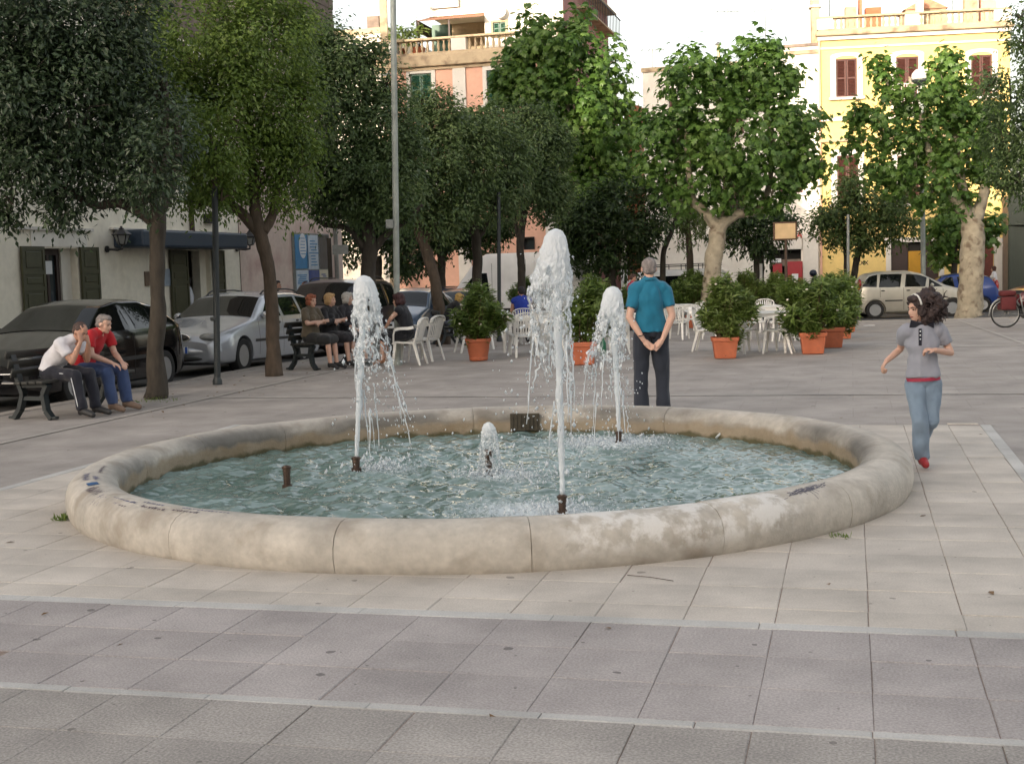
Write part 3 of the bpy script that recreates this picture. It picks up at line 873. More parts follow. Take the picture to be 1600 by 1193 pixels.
lf_plane = leaf_mat('plane_leaf', [(.056, .118, .024), (.096, .19, .037), (.145, .25, .052), (.21, .32, .085)], .42, .42)
lf_olea = leaf_mat('oleander_leaf', [(.065, .115, .024), (.11, .175, .036), (.16, .235, .05), (.23, .29, .085)], .4, .4)
lf_round = leaf_mat('small_tree_leaf', [(.028, .055, .014), (.055, .10, .024), (.09, .145, .034), (.14, .20, .055)], .34, .45)
def tree(name, label, base, trunks, lobes, leafkind, mat, bark, size, dens, seed, d, per=70, clump=.28, group='trees of the piazza', tint0=.5, droop=.3, rdep=.85, shell=(.45, 1.0), trunk_jit=.16):
    """trunks: list of [(px, py, depth offset, radius m), ...]; lobes: (px, py, radius px, depth offset m)"""
    rg = np.random.default_rng(seed)
    t = thing(name, label, 'tree', base, 0, group)
    b = MB(); bv = Vector(base)
    for path in trunks:
        pts = []; rad = []
        P = [at(px, py, d + dd) for px, py, dd, r in path]
        Rr = [q[3] for q in path]
        n = max(4, int(sum((P[i + 1] - P[i]).length for i in range(len(P) - 1)) / .16))
        for i in range(n + 1):
            s = i / n * (len(P) - 1); k = min(int(s), len(P) - 2); f = s - k
            p0, p1, p2, p3 = P[max(k - 1, 0)], P[k], P[k + 1], P[min(k + 2, len(P) - 1)]
            p = 0.5 * ((2 * p1) + (p2 - p0) * f + (2 * p0 - 5 * p1 + 4 * p2 - p3) * f * f + (-p0 + 3 * p1 - 3 * p2 + p3) * f ** 3)
            w = Rr[k] * .22
            p = p + Vector((mnoise.noise(Vector((seed, i * .33, 0))), mnoise.noise(Vector((seed, i * .33, 5))), 0)) * w
            pts.append(p - bv); rad.append((Rr[k] * (1 - f) + Rr[k + 1] * f) * (1 + .13 * mnoise.noise(Vector((seed + 2, i * .5, 1)))))
        b.tube(pts, rad, 12, jit=trunk_jit)
    b.obj('trunk', bark, t, True)
    LB = []
    for px, py, r, dd in lobes:
        LB.append((at(px, py, d + dd) - bv, r * d / FL))
    P, Nn, T, L, TI = crown(LB, leafkind, size, dens, rg, clump, per, droop, tint0, shell=shell, squash=1)
    link('crown', leaves_mesh('crown', P, Nn, T, L, TI, leafkind), mat, t)
    # thin twigs inside the crown
    tw = MB()
    for c, r in LB:
        for k in range(5):
            q = Vector(rand_dirs(rg, 1)[0]) * r * rg.uniform(.5, .95)
            tw.tube([c + Vector((0, 0, -r * .5)), c + q * .5, c + q], [.022, .014, .005], 5)
    tag(tw.obj('twigs', bark, t), kind='stuff')
    return t, len(P)
NL = 0
def T_(*a, **k):
    global NL
    t, n = tree(*a, **k); NL += n; return t
# the row of holm oaks along the kerb
bA = gp(243, 621)
T_('holm_oak', 'dark green holm oak right behind the bench where two men sit', bA,
   [[(243, 624, 0, .17), (244, 560, 0, .118), (246, 480, 0, .105), (246, 400, 0, .105), (247, 340, 0, .115), (252, 280, .1, .10), (258, 200, .3, .07), (255, 120, .4, .05)],
    [(247, 352, 0, .10), (222, 335, 0, .075), (185, 316, -.1, .07), (150, 322, -.2, .055), (110, 300, -.3, .04), (60, 250, -.6, .03)],
    [(250, 330, 0, .08), (280, 250, .3, .06), (270, 160, .5, .04)]],
   [(20, 40, 120, 0), (120, 50, 110, .2), (10, 160, 120, -.3), (110, 170, 115, -.2), (190, 120, 75, .2), (50, 255, 62, -.5), (150, 250, 70, 0), (-70, 140, 130, 0), (205, 205, 55, .2), (100, 290, 36, -.5), (215, 270, 42, 0), (18, 300, 36, -.6), (243, 262, 46, -.7), (262, 205, 42, -.5), (225, 305, 26, -.7), (190, 30, 70, .6), (235, 150, 35, .3), (105, 325, 18, -.4), (10, 335, 15, -.5)],
   'holm', lf_oak_d, m_bark_d, .095, 5.6, 11, bA.y, per=94, clump=.26, tint0=.45, shell=(.3, 1.0))
bB = gp(428, 586)
T_('holm_oak', 'holm oak with yellowish green crown standing beside the silver estate car', bB,
   [[(428, 589, 0, .155), (427, 540, 0, .115), (424, 470, 0, .105), (416, 400, 0, .11), (405, 360, 0, .12), (398, 310, .1, .085), (392, 230, .3, .07), (390, 140, .4, .05)],
    [(408, 366, 0, .11), (380, 335, 0, .085), (352, 310, -.1, .07), (325, 260, -.2, .05), (300, 180, -.3, .035)],
    [(410, 362, 0, .10), (425, 338, .1, .075), (432, 300, .2, .06), (450, 220, .4, .04)]],
   [(300, 50, 105, 0), (395, 80, 95, .2), (255, 140, 85, 0), (345, 180, 100, -.4), (435, 190, 70, .2), (300, 255, 60, -.3), (400, 265, 62, .2), (455, 265, 45, .3), (215, 90, 60, .3), (470, 150, 42, .4), (350, 300, 34, -.3), (445, 320, 26, .2), (420, 20, 70, .5), (250, 220, 50, -.3), (470, 225, 36, .3), (310, 310, 22, -.3), (332, 270, 42, -1.5), (338, 220, 44, -1.6), (345, 300, 24, -1.4)],
   'holm', lf_oak_y, m_bark_m, .092, 5.6, 12, bB.y, per=98, clump=.27, tint0=.5, shell=(.3, 1.0))
bC = gp(577, 549); bC = Vector((at(577, 549, 26).x, 26, zg(26)))
T_('holm_oak', 'holm oak behind the left water jet, its dark trunk beside the purple car', bC,
   [[(577, 560, 0, .19), (577, 480, 0, .15), (575, 420, 0, .15), (578, 380, 0, .14), (570, 330, .1, .10), (560, 240, .3, .06)],
    [(578, 400, 0, .10), (598, 372, 0, .075), (640, 340, -.1, .05), (660, 320, -.2, .035)],
    [(572, 395, 0, .08), (545, 358, -.1, .05), (510, 352, -.1, .045), (493, 342, -.1, .03)]],
   [(475, 95, 58, 0), (550, 110, 66, .2), (515, 180, 66, -.3), (595, 210, 64, 0), (550, 260, 62, -.2), (610, 275, 52, 0), (500, 55, 34, .2), (495, 290, 44, -.2), (600, 130, 34, .2), (575, 320, 40, 0), (625, 330, 30, 0), (520, 330, 28, -.2), (640, 230, 32, .2), (585, 85, 22, .2), (475, 235, 40, 0)],
   'holm', lf_oak_g, m_bark_d, .105, 6.8, 13, 26.0, per=92, clump=.27, tint0=.42, shell=(.3, 1.0))
bD = gp(690, 537)
T_('holm_oak', 'leaning holm oak trunk next to the woman on the white plastic chair', bD,
   [[(692, 540, 0, .21), (688, 500, 0, .15), (679, 440, 0, .135), (666, 390, 0, .135), (655, 360, 0, .13), (650, 300, .1, .11), (660, 220, .2, .07)],
    [(662, 380, 0, .12), (690, 330, .2, .09), (715, 270, .3, .06)]],
   [(640, 205, 46, 0), (700, 215, 52, .3), (675, 275, 56, -.2), (735, 260, 44, .3), (645, 315, 40, -.1), (715, 320, 42, .2), (690, 168, 30, .3), (655, 160, 22, .2), (625, 265, 30, 0), (680, 345, 30, 0), (755, 215, 30, .4)],
   'holm', lf_oak_g, m_bark_m, .12, 6.6, 14, bD.y, per=74, clump=.28, tint0=.5, shell=(.3, 1.0))
bE = Vector((at(745, 500, 34).x, 34, zg(34)))
T_('holm_oak', 'slim holm oak in front of the white van, nearest its windscreen', bE,
   [[(746, 525, 0, .15), (746, 440, 0, .12), (745, 380, 0, .12), (742, 330, 0, .10), (750, 250, .2, .06)], [(745, 380, 0, .08), (730, 345, 0, .06), (722, 300, 0, .04)], [(745, 375, 0, .08), (765, 340, 0, .06), (780, 290, 0, .04)]],
   [(745, 220, 44, 0), (790, 245, 44, .2), (740, 285, 40, -.2), (775, 310, 38, .1), (725, 195, 30, .2), (800, 290, 32, .2), (775, 195, 28, .3)],
   'holm', lf_oak_g, m_bark_d, .125, 6.2, 15, 34.0, per=70, clump=.28, tint0=.55, shell=(.3, 1.0))
bF = Vector((at(815, 500, 38).x, 38, zg(38)))
T_('holm_oak', 'dark thin holm oak before the middle of the white van', bF,
   [[(815, 520, 0, .14), (815, 430, 0, .11), (813, 375, 0, .11), (820, 330, 0, .09), (835, 250, .2, .05)], [(813, 375, 0, .07), (805, 350, 0, .05), (800, 310, 0, .04)]],
   [(840, 205, 42, 0), (850, 255, 46, .2), (825, 290, 38, -.2), (868, 290, 36, .1), (805, 220, 34, .2), (855, 325, 26, 0), (870, 225, 28, .2), (815, 185, 24, .2)],
   'holm', lf_oak_g, m_bark_d, .13, 6.0, 16, 38.0, per=70, clump=.28, tint0=.36, shell=(.3, 1.0))
# dense dark trees farther back
for i, (nm, lb, px, d, lob, ts) in enumerate((
    ('dark_tree', 'dark dense tree behind the parked cars, left of the white van', 668, 52, [(655, 330, 42, 0), (700, 350, 44, .3), (660, 385, 40, 0), (640, 350, 30, 0), (720, 345, 34, .5), (758, 345, 34, .5), (795, 338, 28, .6), (690, 378, 22, .3), (735, 374, 26, .6), (765, 372, 26, .7), (790, 350, 26, .7)], [[(690, 500, 0, .18), (690, 380, 0, .14)]]),
    ('dark_tree', 'dark tree filling the gap behind the purple people carrier', 590, 50, [(590, 350, 40, 0), (560, 340, 36, .2), (620, 370, 40, 0), (600, 310, 40, .3), (548, 385, 26, 0), (628, 410, 26, 0), (575, 300, 30, .2)], [[(592, 500, 0, .16), (592, 400, 0, .12)]]),
    ('dark_tree', 'broad dark tree between the right water jet and the white van', 950, 43, [(925, 350, 52, 0), (980, 375, 44, 0), (900, 390, 36, 0), (1005, 345, 38, .3), (955, 320, 48, .3), (940, 400, 30, -.3), (985, 410, 22, 0), (1030, 300, 30, .3), (890, 345, 30, 0)], [[(955, 520, 0, .2), (955, 380, 0, .15)], [(1036, 470, .5, .10), (1036, 400, .5, .09), (1046, 370, .5, .08), (1060, 330, .5, .05)]]),
    ('dark_tree', 'dark tree behind the tan notice board, next to the fuel shop', 1185, 49, [(1170, 365, 36, 0), (1205, 355, 30, 0), (1150, 340, 30, 0), (1130, 370, 22, 0), (1195, 385, 22, 0), (1230, 345, 24, .3)], [[(1186, 510, 0, .22), (1186, 440, 0, .2), (1184, 380, 0, .18)]]))):
    T_(nm, lb, Vector((at(px, 500, d).x, d, zg(d))), ts, lob, 'holm', lf_round, m_bark_d, .19, 3.6, 30 + i, d, per=46, clump=.34, tint0=.12, shell=(.25, 1.0))
# plane trees
bP1 = Vector((at(905, 500, 46).x, 46, zg(46)))
T_('plane_tree', 'tall bright green plane tree behind the tallest water jet', bP1,
   [[(905, 520, 0, .3), (905, 400, 0, .24), (900, 330, 0, .2), (890, 220, 0, .12), (880, 110, 0, .06)], [(902, 340, 0, .15), (940, 240, .2, .09), (950, 150, .3, .05)], [(900, 330, 0, .14), (840, 230, -.2, .08), (825, 130, -.2, .05)]],
   [(875, 75, 50, 0), (840, 135, 60, .2), (925, 140, 52, .3), (795, 120, 34, .2), (890, 200, 70, -.6), (955, 215, 44, .2), (845, 235, 52, .2), (925, 285, 58, 0), (815, 75, 30, .2), (945, 95, 26, .3), (880, 300, 46, 0), (830, 40, 22, 0), (895, 38, 22, .2), (968, 270, 34, 0), (780, 165, 30, .3)],
   'plane', lf_plane, m_bark_p, .245, 1.9, 21, 46.0, per=34, clump=.42, tint0=.5, droop=.5, shell=(.35, 1.02), group='plane trees')
bP2 = Vector((at(1112, 500, 39).x, 39, zg(39)))
T_('plane_tree', 'plane tree with pale forked trunk behind the planters, beside the white minibus', bP2,
   [[(1108, 515, 0, .34), (1112, 440, 0, .27), (1118, 385, 0, .25), (1124, 350, 0, .24)], [(1124, 358, 0, .2), (1100, 330, -.1, .15), (1082, 310, -.2, .11), (1075, 250, -.3, .08), (1070, 160, -.3, .05)], [(1124, 352, 0, .2), (1150, 335, .1, .15), (1185, 325, .2, .11), (1205, 270, .3, .08), (1200, 160, .3, .05)], [(1124, 352, 0, .16), (1140, 300, .3, .10), (1140, 200, .3, .06)]],
   [(1078, 135, 50, 0), (1155, 145, 56, .3), (1205, 125, 40, .3), (1052, 205, 50, 0), (1135, 220, 62, -.6), (1215, 210, 56, 0), (1255, 255, 36, .2), (1040, 265, 38, 0), (1115, 285, 38, -.2), (1205, 285, 44, 0), (1190, 85, 26, .2), (1085, 98, 22, .2), (1022, 185, 24, .2), (1280, 262, 18, .2), (1075, 315, 22, 0), (1245, 185, 30, .2), (1170, 80, 16, .2)],
   'plane', lf_plane, m_bark_p, .215, 2.2, 22, 39.0, per=35, clump=.38, tint0=.40, droop=.5, shell=(.35, 1.02), group='plane trees')
bP3 = gp(1517, 494)
T_('plane_tree', 'plane tree with thick mottled trunk standing next to the blue car', bP3,
   [[(1515, 497, 0, .46), (1516, 470, 0, .40), (1518, 420, 0, .37), (1520, 370, 0, .36), (1521, 345, 0, .34)], [(1520, 352, 0, .26), (1490, 310, -.2, .18), (1460, 270, -.3, .13), (1440, 190, -.3, .07), (1420, 120, -.3, .04)], [(1521, 350, 0, .26), (1535, 310, .2, .17), (1545, 240, .3, .1), (1540, 150, .3, .05)], [(1519, 350, 0, .2), (1500, 270, .3, .12), (1490, 160, .3, .06)], [(1480, 298, -.2, .1), (1420, 280, -.3, .07), (1370, 260, -.3, .04)]],
   [(1475, 130, 34, 0), (1440, 175, 40, -.2), (1505, 165, 46, .2), (1388, 125, 18, -.2), (1375, 190, 30, -.3), (1430, 235, 46, -.3), (1505, 230, 50, 0), (1380, 255, 32, -.3), (1455, 285, 38, -.3), (1545, 255, 36, .3), (1345, 185, 16, -.2), (1395, 150, 20, -.2), (1480, 90, 18, 0), (1410, 280, 24, -.3), (1345, 225, 20, -.2), (1540, 190, 34, .3), (1500, 320, 22, 0), (1375, 100, 9, -.2), (1335, 178, 9, -.2), (1490, 105, 14, 0)],
   'plane', lf_plane, m_bark_p, .215, 2.1, 23, bP3.y, per=32, clump=.36, tint0=.42, droop=.5, shell=(.35, 1.05), group='plane trees')
bO = Vector((at(1668, 500, 31).x, 31, zg(31)))
T_('holm_oak', 'tall dark holm oak at the edge of the piazza above the bicycle', bO,
   [[(1668, 560, 0, .2), (1660, 400, 0, .17), (1640, 280, 0, .13), (1610, 180, 0, .07)], [(1650, 330, 0, .1), (1600, 300, 0, .05)]],
   [(1580, 145, 44, 0), (1570, 215, 44, .2), (1600, 55, 30, .2), (1590, 270, 36, 0), (1640, 200, 70, 0), (1595, 20, 18, .2), (1555, 130, 22, .2), (1650, 90, 60, .2), (1645, 300, 50, 0), (1570, 285, 22, 0)],
   'holm', lf_oak_g, m_bark_d, .125, 4.6, 24, 31.0, per=60, clump=.28, tint0=.4, shell=(.3, 1.0))
bR = Vector((at(1330, 500, 50).x, 50, zg(50)))
T_('small_tree', 'small round tree on two thin trunks behind the silver minivan', bR,
   [[(1323, 500, 0, .12), (1323, 420, 0, .11), (1320, 370, 0, .09), (1315, 330, 0, .06)], [(1338, 500, .2, .14), (1334, 440, .2, .13), (1340, 400, .2, .12), (1350, 360, .2, .08)]],
   [(1310, 340, 36, 0), (1352, 325, 40, 0), (1285, 345, 26, 0), (1392, 335, 32, 0), (1340, 372, 26, -.2), (1330, 295, 32, .2), (1400, 305, 28, .2), (1375, 370, 22, 0), (1300, 375, 16, 0), (1415, 355, 20, 0)],
   'holm', lf_round, m_bark_d, .18, 4.0, 25, 50.0, per=44, clump=.34, tint0=.62, shell=(.3, 1.0))
bS = Vector((at(1491, 500, 53).x, 53, zg(53)))
T_('small_tree', 'small leafy tree by the wall door, behind the thick mottled trunk', bS,
   [[(1491, 480, 0, .13), (1491, 420, 0, .12), (1494, 370, 0, .08)]],
   [(1490, 365, 34, 0), (1465, 345, 28, 0), (1530, 378, 26, 0), (1505, 330, 30, 0), (1480, 395, 20, 0), (1540, 350, 22, 0)],
   'plane', lf_plane, m_bark_d, .30, 1.7, 26, 53.0, per=22, clump=.4, tint0=.45, group='plane trees')
# pepper tree: thin weeping strands
rg = np.random.default_rng(41)
bW = Vector((at(1078, 500, 50).x, 50, zg(50)))
wt = thing('weeping_tree', 'pale weeping tree with thin hanging strands in front of the white wall', 'tree', bW)
tb = MB(); tb.tube([at(1080, 500, 50) - bW, at(1078, 400, 50) - bW, at(1070, 300, 50) - bW], [.16, .13, .08], 10)
PP = []; NN = []; TT = []
for k in range(60):
    px = rg.uniform(1040, 1104); y0 = rg.uniform(285, 330); y1 = y0 + rg.uniform(25, 85); dd = 50 + rg.normal(0, .5)
    a = at(px, y0, dd) - bW; e = at(px + rg.normal(-2, 5), y1, dd) - bW
    tb.tube([a, a.lerp(e, .5) + Vector((.02, 0, 0)), e], [.012, .008, .004], 4)
    for q in range(46):
        p = a.lerp(e, rg.uniform(0, 1)); PP.append(np.array(p) + rg.normal(0, .035, 3)); NN.append(rand_dirs(rg, 1)[0] + np.array((0, -.5, 0))); TT.append(np.array((rg.normal(0, .35), rg.normal(0, .35), -1)))
tb.obj('trunk', m_bark_m, wt, True)
link('crown', leaves_mesh('crown', np.array(PP), np.array(NN), np.array(TT), rg.uniform(.12, .22, len(PP)), rg.uniform(.5, 1, len(PP)), 'lance'), lf_round, wt)

# ---- potted shrubs
m_terra = M('terracotta', lin(176, 98, 66), .75, .1, 6, .1, 40, var2=.12, scale2=4, dirt=(lin(150, 92, 70), .5, 5))
m_soil = M('potting_soil', lin(60, 46, 36), .95, .3, 20)
m_stem = M('shrub_stem', lin(86, 70, 52), .85, .2, 20)
m_flower = M('oleander_flower', lin(232, 224, 210), .6, .05)
def planter(px, py, label, shape, r_pot, h_pot, lobes, seed, tint0=.5, hole=False, dens=6.5, size=.15):
    rg = np.random.default_rng(seed)
    b0 = gp(px, py); d = b0.y + r_pot
    b0 = Vector((at(px, py, d).x, d, zg(d)))
    t = thing('potted_shrub', label, 'potted plant', b0, 0 if shape == 'round' else -.12 + rg.uniform(-.06, .06), 'terracotta planters round the cafe tables')
    mb = MB()
    if shape == 'round':
        mb.lathe([(r_pot * .68, 0), (r_pot * .72, .012), (r_pot * .74, .05), (r_pot * .72, .06), (r_pot * .92, h_pot * .80), (r_pot * .96, h_pot * .84), (r_pot, h_pot * .86), (r_pot * 1.03, h_pot * .97), (r_pot, h_pot), (r_pot * .92, h_pot), (r_pot * .9, h_pot * .85), (.01, h_pot * .85)], 40)
    else:
        mb.lathe([(r_pot * .76, 0), (r_pot * .77, .01), (r_pot * .92, h_pot * .80), (r_pot * .99, h_pot * .81), (r_pot * 1.02, h_pot * .97), (r_pot * 1.0, h_pot), (r_pot * .9, h_pot), (r_pot * .88, h_pot * .85), (.01, h_pot * .85)], 64, sq=14)
    pot = mb.obj('pot', m_terra, t, True, 35)
    if hole:
        MB().lathe([(.02, 0), (.02, .004)], 14, Matrix.Translation((0, -r_pot * .775, .06)) @ Matrix.Rotation(PI / 2, 4, 'X')).obj('drain_hole', m_soil, pot)
    MB().lathe([(r_pot * .88, h_pot * .86), (.01, h_pot * .9)], 24).obj('soil', m_soil, t)
    inv = Matrix.Rotation(-t.rotation_euler.z, 3, 'Z')
    LB = [(inv @ (at(px + (x - px) * .86, y, d + dd) - b0), r * .86 * d / FL) for x, y, r, dd in lobes]
    st = MB()
    P = []; Nn = []; T = []; TI = []
    for c, r in LB:
        ns = max(14, int(150 * r * r * 4))
        for k in range(ns):
            dd = rand_dirs(rg, 1)[0]; dd[2] = dd[2] * .8 + .12
            tip = np.array(c) + dd * r * rg.uniform(.5, 1.08)
            ax = dd * .55 + np.array((0, 0, .8)) + rg.normal(0, .2, 3); ax /= np.linalg.norm(ax)
            root = np.array((rg.normal(0, r_pot * .25), rg.normal(0, r_pot * .25), h_pot * .86))
            if k % 4 == 0:
                mid = root * .45 + tip * .55 + np.array((0, 0, -.05))
                st.tube([root, mid, tip], [.011, .008, .003], 5)
            m = int(rg.uniform(16, 30))
            s = rg.uniform(-.26, .02, m)
            P.append(tip + ax * s[:, None] + rg.normal(0, .012, (m, 3)))
            rad = np.cross(ax, rand_dirs(rg, m))
            T.append(rad + ax * .8); Nn.append(ax * .9 - rad * .4 + rand_dirs(rg, m) * .25)
            TI.append(np.full(m, tint0 + rg.normal(0, .16)) + rg.normal(0, .12, m) + (s > -.07) * .16)
    P = np.concatenate(P); Nn = np.concatenate(Nn); T = np.concatenate(T); TI = np.concatenate(TI)
    link('foliage', leaves_mesh('foliage', P, Nn, T, size * rg.uniform(.6, 1.2, len(P)), TI, 'lance'), lf_olea, t)
    st.obj('stem', m_stem, t)
    fl = MB()
    for k in range(5):
        c, r = LB[k % len(LB)]; q = c + Vector(rand_dirs(rg, 1)[0]) * r
        if q.y < c.y + .1: fl.ell(q, (.025, .025, .018), 7, 4)
    if fl.f: fl.obj('blossom', m_flower, t)
    return t
planter(748, 564, 'leafy shrub in a round rimmed terracotta pot near the woman on a chair', 'round', .235, .40, [(750, 475, 34, 0), (725, 495, 28, 0), (778, 490, 28, .1), (748, 510, 24, -.1), (745, 455, 22, .1)], 51, .36)
planter(1133, 560, 'bushy light green shrub in a square pot with a drain hole', 'square', .235, .36, [(1135, 470, 38, 0), (1105, 485, 30, 0), (1168, 475, 30, .1), (1135, 500, 26, -.1), (1130, 445, 24, .1), (1150, 520, 16, 0)], 52, .62, True)
planter(1270, 553, 'front shrub of the square pots leading back, beside the stacked white chairs', 'square', .24, .37, [(1275, 465, 40, 0), (1240, 490, 34, 0), (1300, 480, 34, .2), (1262, 510, 26, -.1), (1230, 455, 24, .1)], 53, .40)
planter(1299, 543, 'second square pot, half hidden behind the front pot of its line', 'square', .24, .38, [(1300, 460, 38, 0), (1320, 490, 30, 0), (1290, 450, 28, 0)], 54, .46)
planter(1314, 529, 'third square pot back in its line, under the overhanging shrubs', 'square', .24, .38, [(1310, 460, 34, 0), (1325, 480, 26, 0)], 55, .5)
planter(1322, 518, 'last square pot of the line toward the silver minivan', 'square', .24, .38, [(1312, 450, 32, 0), (1325, 465, 26, 0)], 56, .55)
planter(912, 570, 'shrub in an orange pot seen through the right water jet', 'square', .235, .38, [(925, 470, 40, 0), (905, 495, 30, 0), (945, 495, 28, .1), (930, 450, 26, .1), (915, 520, 22, 0)], 57, .38)
planter(1085, 512, 'dark shrub in a square pot immediately right of the standing man', 'square', .25, .38, [(1070, 455, 30, 0), (1098, 450, 28, 0), (1050, 460, 22, 0), (1080, 435, 20, 0)], 58, .32)
planter(1165, 508, 'back row shrub between the pale forked trunk and the tan notice board', 'square', .25, .38, [(1160, 455, 26, 0), (1195, 455, 24, 0), (1165, 435, 18, 0)], 59, .5)
planter(1225, 506, 'back row shrub below the tan notice board', 'square', .25, .38, [(1222, 450, 28, 0), (1250, 455, 24, 0), (1212, 440, 18, 0)], 60, .52)
planter(816, 518, 'small shrub behind the person in a blue top', 'round', .23, .38, [(815, 455, 20, 0), (825, 445, 16, 0), (805, 462, 14, 0), (850, 455, 18, 0)], 61, .4)
planter(1015, 512, 'low shrub left behind the shoulder of the standing man', 'square', .25, .38, [(985, 458, 22, 0), (968, 468, 16, 0), (1005, 455, 18, 0)], 62, .6)
print('leaves', NL)

# ------------------------------------------------------------------ buildings
class Facade:
    """a building whose front is the local plane y = 0 (x along the front, y into the building, z up)"""
    def __init__(s, name, label, p0, direction, cat='building', group=None):
        dv = Vector((direction[0], direction[1], 0)).normalized()
        s.rz = math.atan2(dv.y, dv.x)
        s.o = Vector((p0[0], p0[1], zg(p0[1]) - .08))
        s.t = thing(name, label, cat, s.o, s.rz, group)
        s.inv = Matrix.Rotation(-s.rz, 3, 'Z')
    def L(s, px, py, y=0.0):
        """local (x, z) of the point of the plane y = const seen at a pixel"""
        a, b = ray(px, py)
        o = s.inv @ (Vector((0, 0, CAMH)) - s.o); dr = s.inv @ Vector((a, 1, b))
        k = (y - o.y) / dr.y; p = o + dr * k
        return p.x, p.z
    def wall(s, W, H, holes=(), mat=None, x0=0.0, z0=0.0, th=.22, name='wall', y=0.0, parent=None, arch=()):
        """front skin with rectangular openings and their reveals"""
        xs = sorted({x0, W} | {h[0] for h in holes} | {h[1] for h in holes})
        zs = sorted({z0, H} | {h[2] for h in holes} | {h[3] for h in holes})
        xs = [x for x in xs if x0 <= x <= W]; zs = [z for z in zs if z0 <= z <= H]
        b = MB()
        for i in range(len(xs) - 1):
            for j in range(len(zs) - 1):
                xc, zc = (xs[i] + xs[i + 1]) / 2, (zs[j] + zs[j + 1]) / 2
                if any(h[0] < xc < h[1] and h[2] < zc < h[3] for h in holes): continue
                b.quad((xs[i], y, zs[j]), (xs[i + 1], y, zs[j]), (xs[i + 1], y, zs[j + 1]), (xs[i], y, zs[j + 1]))
        for a, c, d, e in holes:
            q = y + th
            b.quad((a, y, d), (a, y, e), (a, q, e), (a, q, d)); b.quad((c, y, d), (c, q, d), (c, q, e), (c, y, e))
            b.quad((a, y, e), (c, y, e), (c, q, e), (a, q, e)); b.quad((a, y, d), (a, q, d), (c, q, d), (c, y, d))
        return b.obj(name, mat, parent or s.t)
    def body(s, W, H, D, mat, x0=0.0, z0=0.0, name='side_wall', y0=0.0):
        """side, back and roof faces"""
        b = MB()
        b.quad((x0, y0, z0), (x0, y0, H), (x0, D, H), (x0, D, z0)); b.quad((W, y0, z0), (W, D, z0), (W, D, H), (W, y0, H))
        b.quad((x0, D, z0), (x0, D, H), (W, D, H), (W, D, z0))
        return b.obj(name, mat, s.t)
    def roof(s, W, H, D, mat, x0=0.0, y0=0.0):
        return MB().quad((x0, y0, H), (W, y0, H), (W, D, H), (x0, D, H)).obj('roof', mat, s.t)
    def box(s, name, x0, x1, z0, z1, y0, y1, mat, parent=None, bev=0.0):
        b = MB(); c = ((x0 + x1) / 2, (y0 + y1) / 2, (z0 + z1) / 2); d = (x1 - x0, y1 - y0, z1 - z0)
        (b.bbox(c, d, bev) if bev else b.box(c, d))
        return b.obj(name, mat, parent or s.t)
m_cream = M('cream_plaster', lin(236, 229, 212), .85, .05, 8, .12, 50, var2=.10, scale2=.5, dirt=(lin(188, 178, 158), .5, .9))
m_pinkpl = M('faded_pink_plaster', lin(214, 194, 182), .85, .07, 8, .12, 50, var2=.12, scale2=.6, dirt=(lin(176, 140, 134), .7, 1.2))
m_tufa = M('brown_stone', lin(122, 108, 98), .9, .22, 5, .4, 30, var2=.2, scale2=.5, objrand=.16, dirt=(lin(92, 80, 76), .6, 1.3))
m_white = M('white_plaster', lin(226, 222, 212), .85, .04, 8, .08, 50, var2=.07, scale2=.5, dirt=(lin(196, 188, 176), .4, .8))
m_yellow = M('yellow_plaster', lin(222, 194, 124), .85, .05, 6, .08, 50, var2=.09, scale2=.4, dirt=(lin(206, 174, 116), .5, .7))
m_trim = M('cream_trim', lin(176, 158, 130), .8, .05, 8, .1, 40, var2=.12, scale2=.8, dirt=(lin(118, 100, 82), .85, 1.8))
m_trimw = M('white_trim', lin(206, 202, 194), .8, .04, 8, .08, 40, var2=.06, scale2=.8)
m_salmon = M('salmon_plaster', lin(212, 166, 144), .85, .05, 6, .08, 50, var2=.07, scale2=.5)
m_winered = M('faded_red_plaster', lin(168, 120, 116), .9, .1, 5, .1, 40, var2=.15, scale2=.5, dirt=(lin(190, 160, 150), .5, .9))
m_shut_g = M('olive_shutter_paint', lin(66, 66, 44), .5, .15, 6, .08, 40, var2=.1)
m_shut_gr = M('green_shutter_paint', lin(38, 84, 66), .5, .1, 6)
m_shut_b = M('brown_shutter_paint', lin(82, 48, 42), .55, .12, 6)
m_wood_d = M('dark_wood', lin(58, 44, 40), .6, .2, 10, stretch=(6, 6, 1))
m_dark = M('dark_interior', (.012, .011, .010), .8, .2, 3)
m_glass = M('window_glass', (.03, .04, .045), .06, 0, spec=.8)
m_iron = M('black_iron', (.016, .016, .018), .45, .1, 20)
m_galv = M('galvanised_steel', lin(128, 132, 130), .5, .12, 12, metal=.5, var2=.12, scale2=2)
m_brick = M('orange_brick', lin(172, 112, 84), .9, .2, 10, .2, 40)
m_navy = M('navy_fascia', lin(46, 60, 76), .45, .06, 6)
m_tileroof = M('roof_tile', lin(176, 130, 104), .85, .2, 6, .2, 30)
m_paper = M('paper', lin(214, 216, 218), .7, .05, 20)
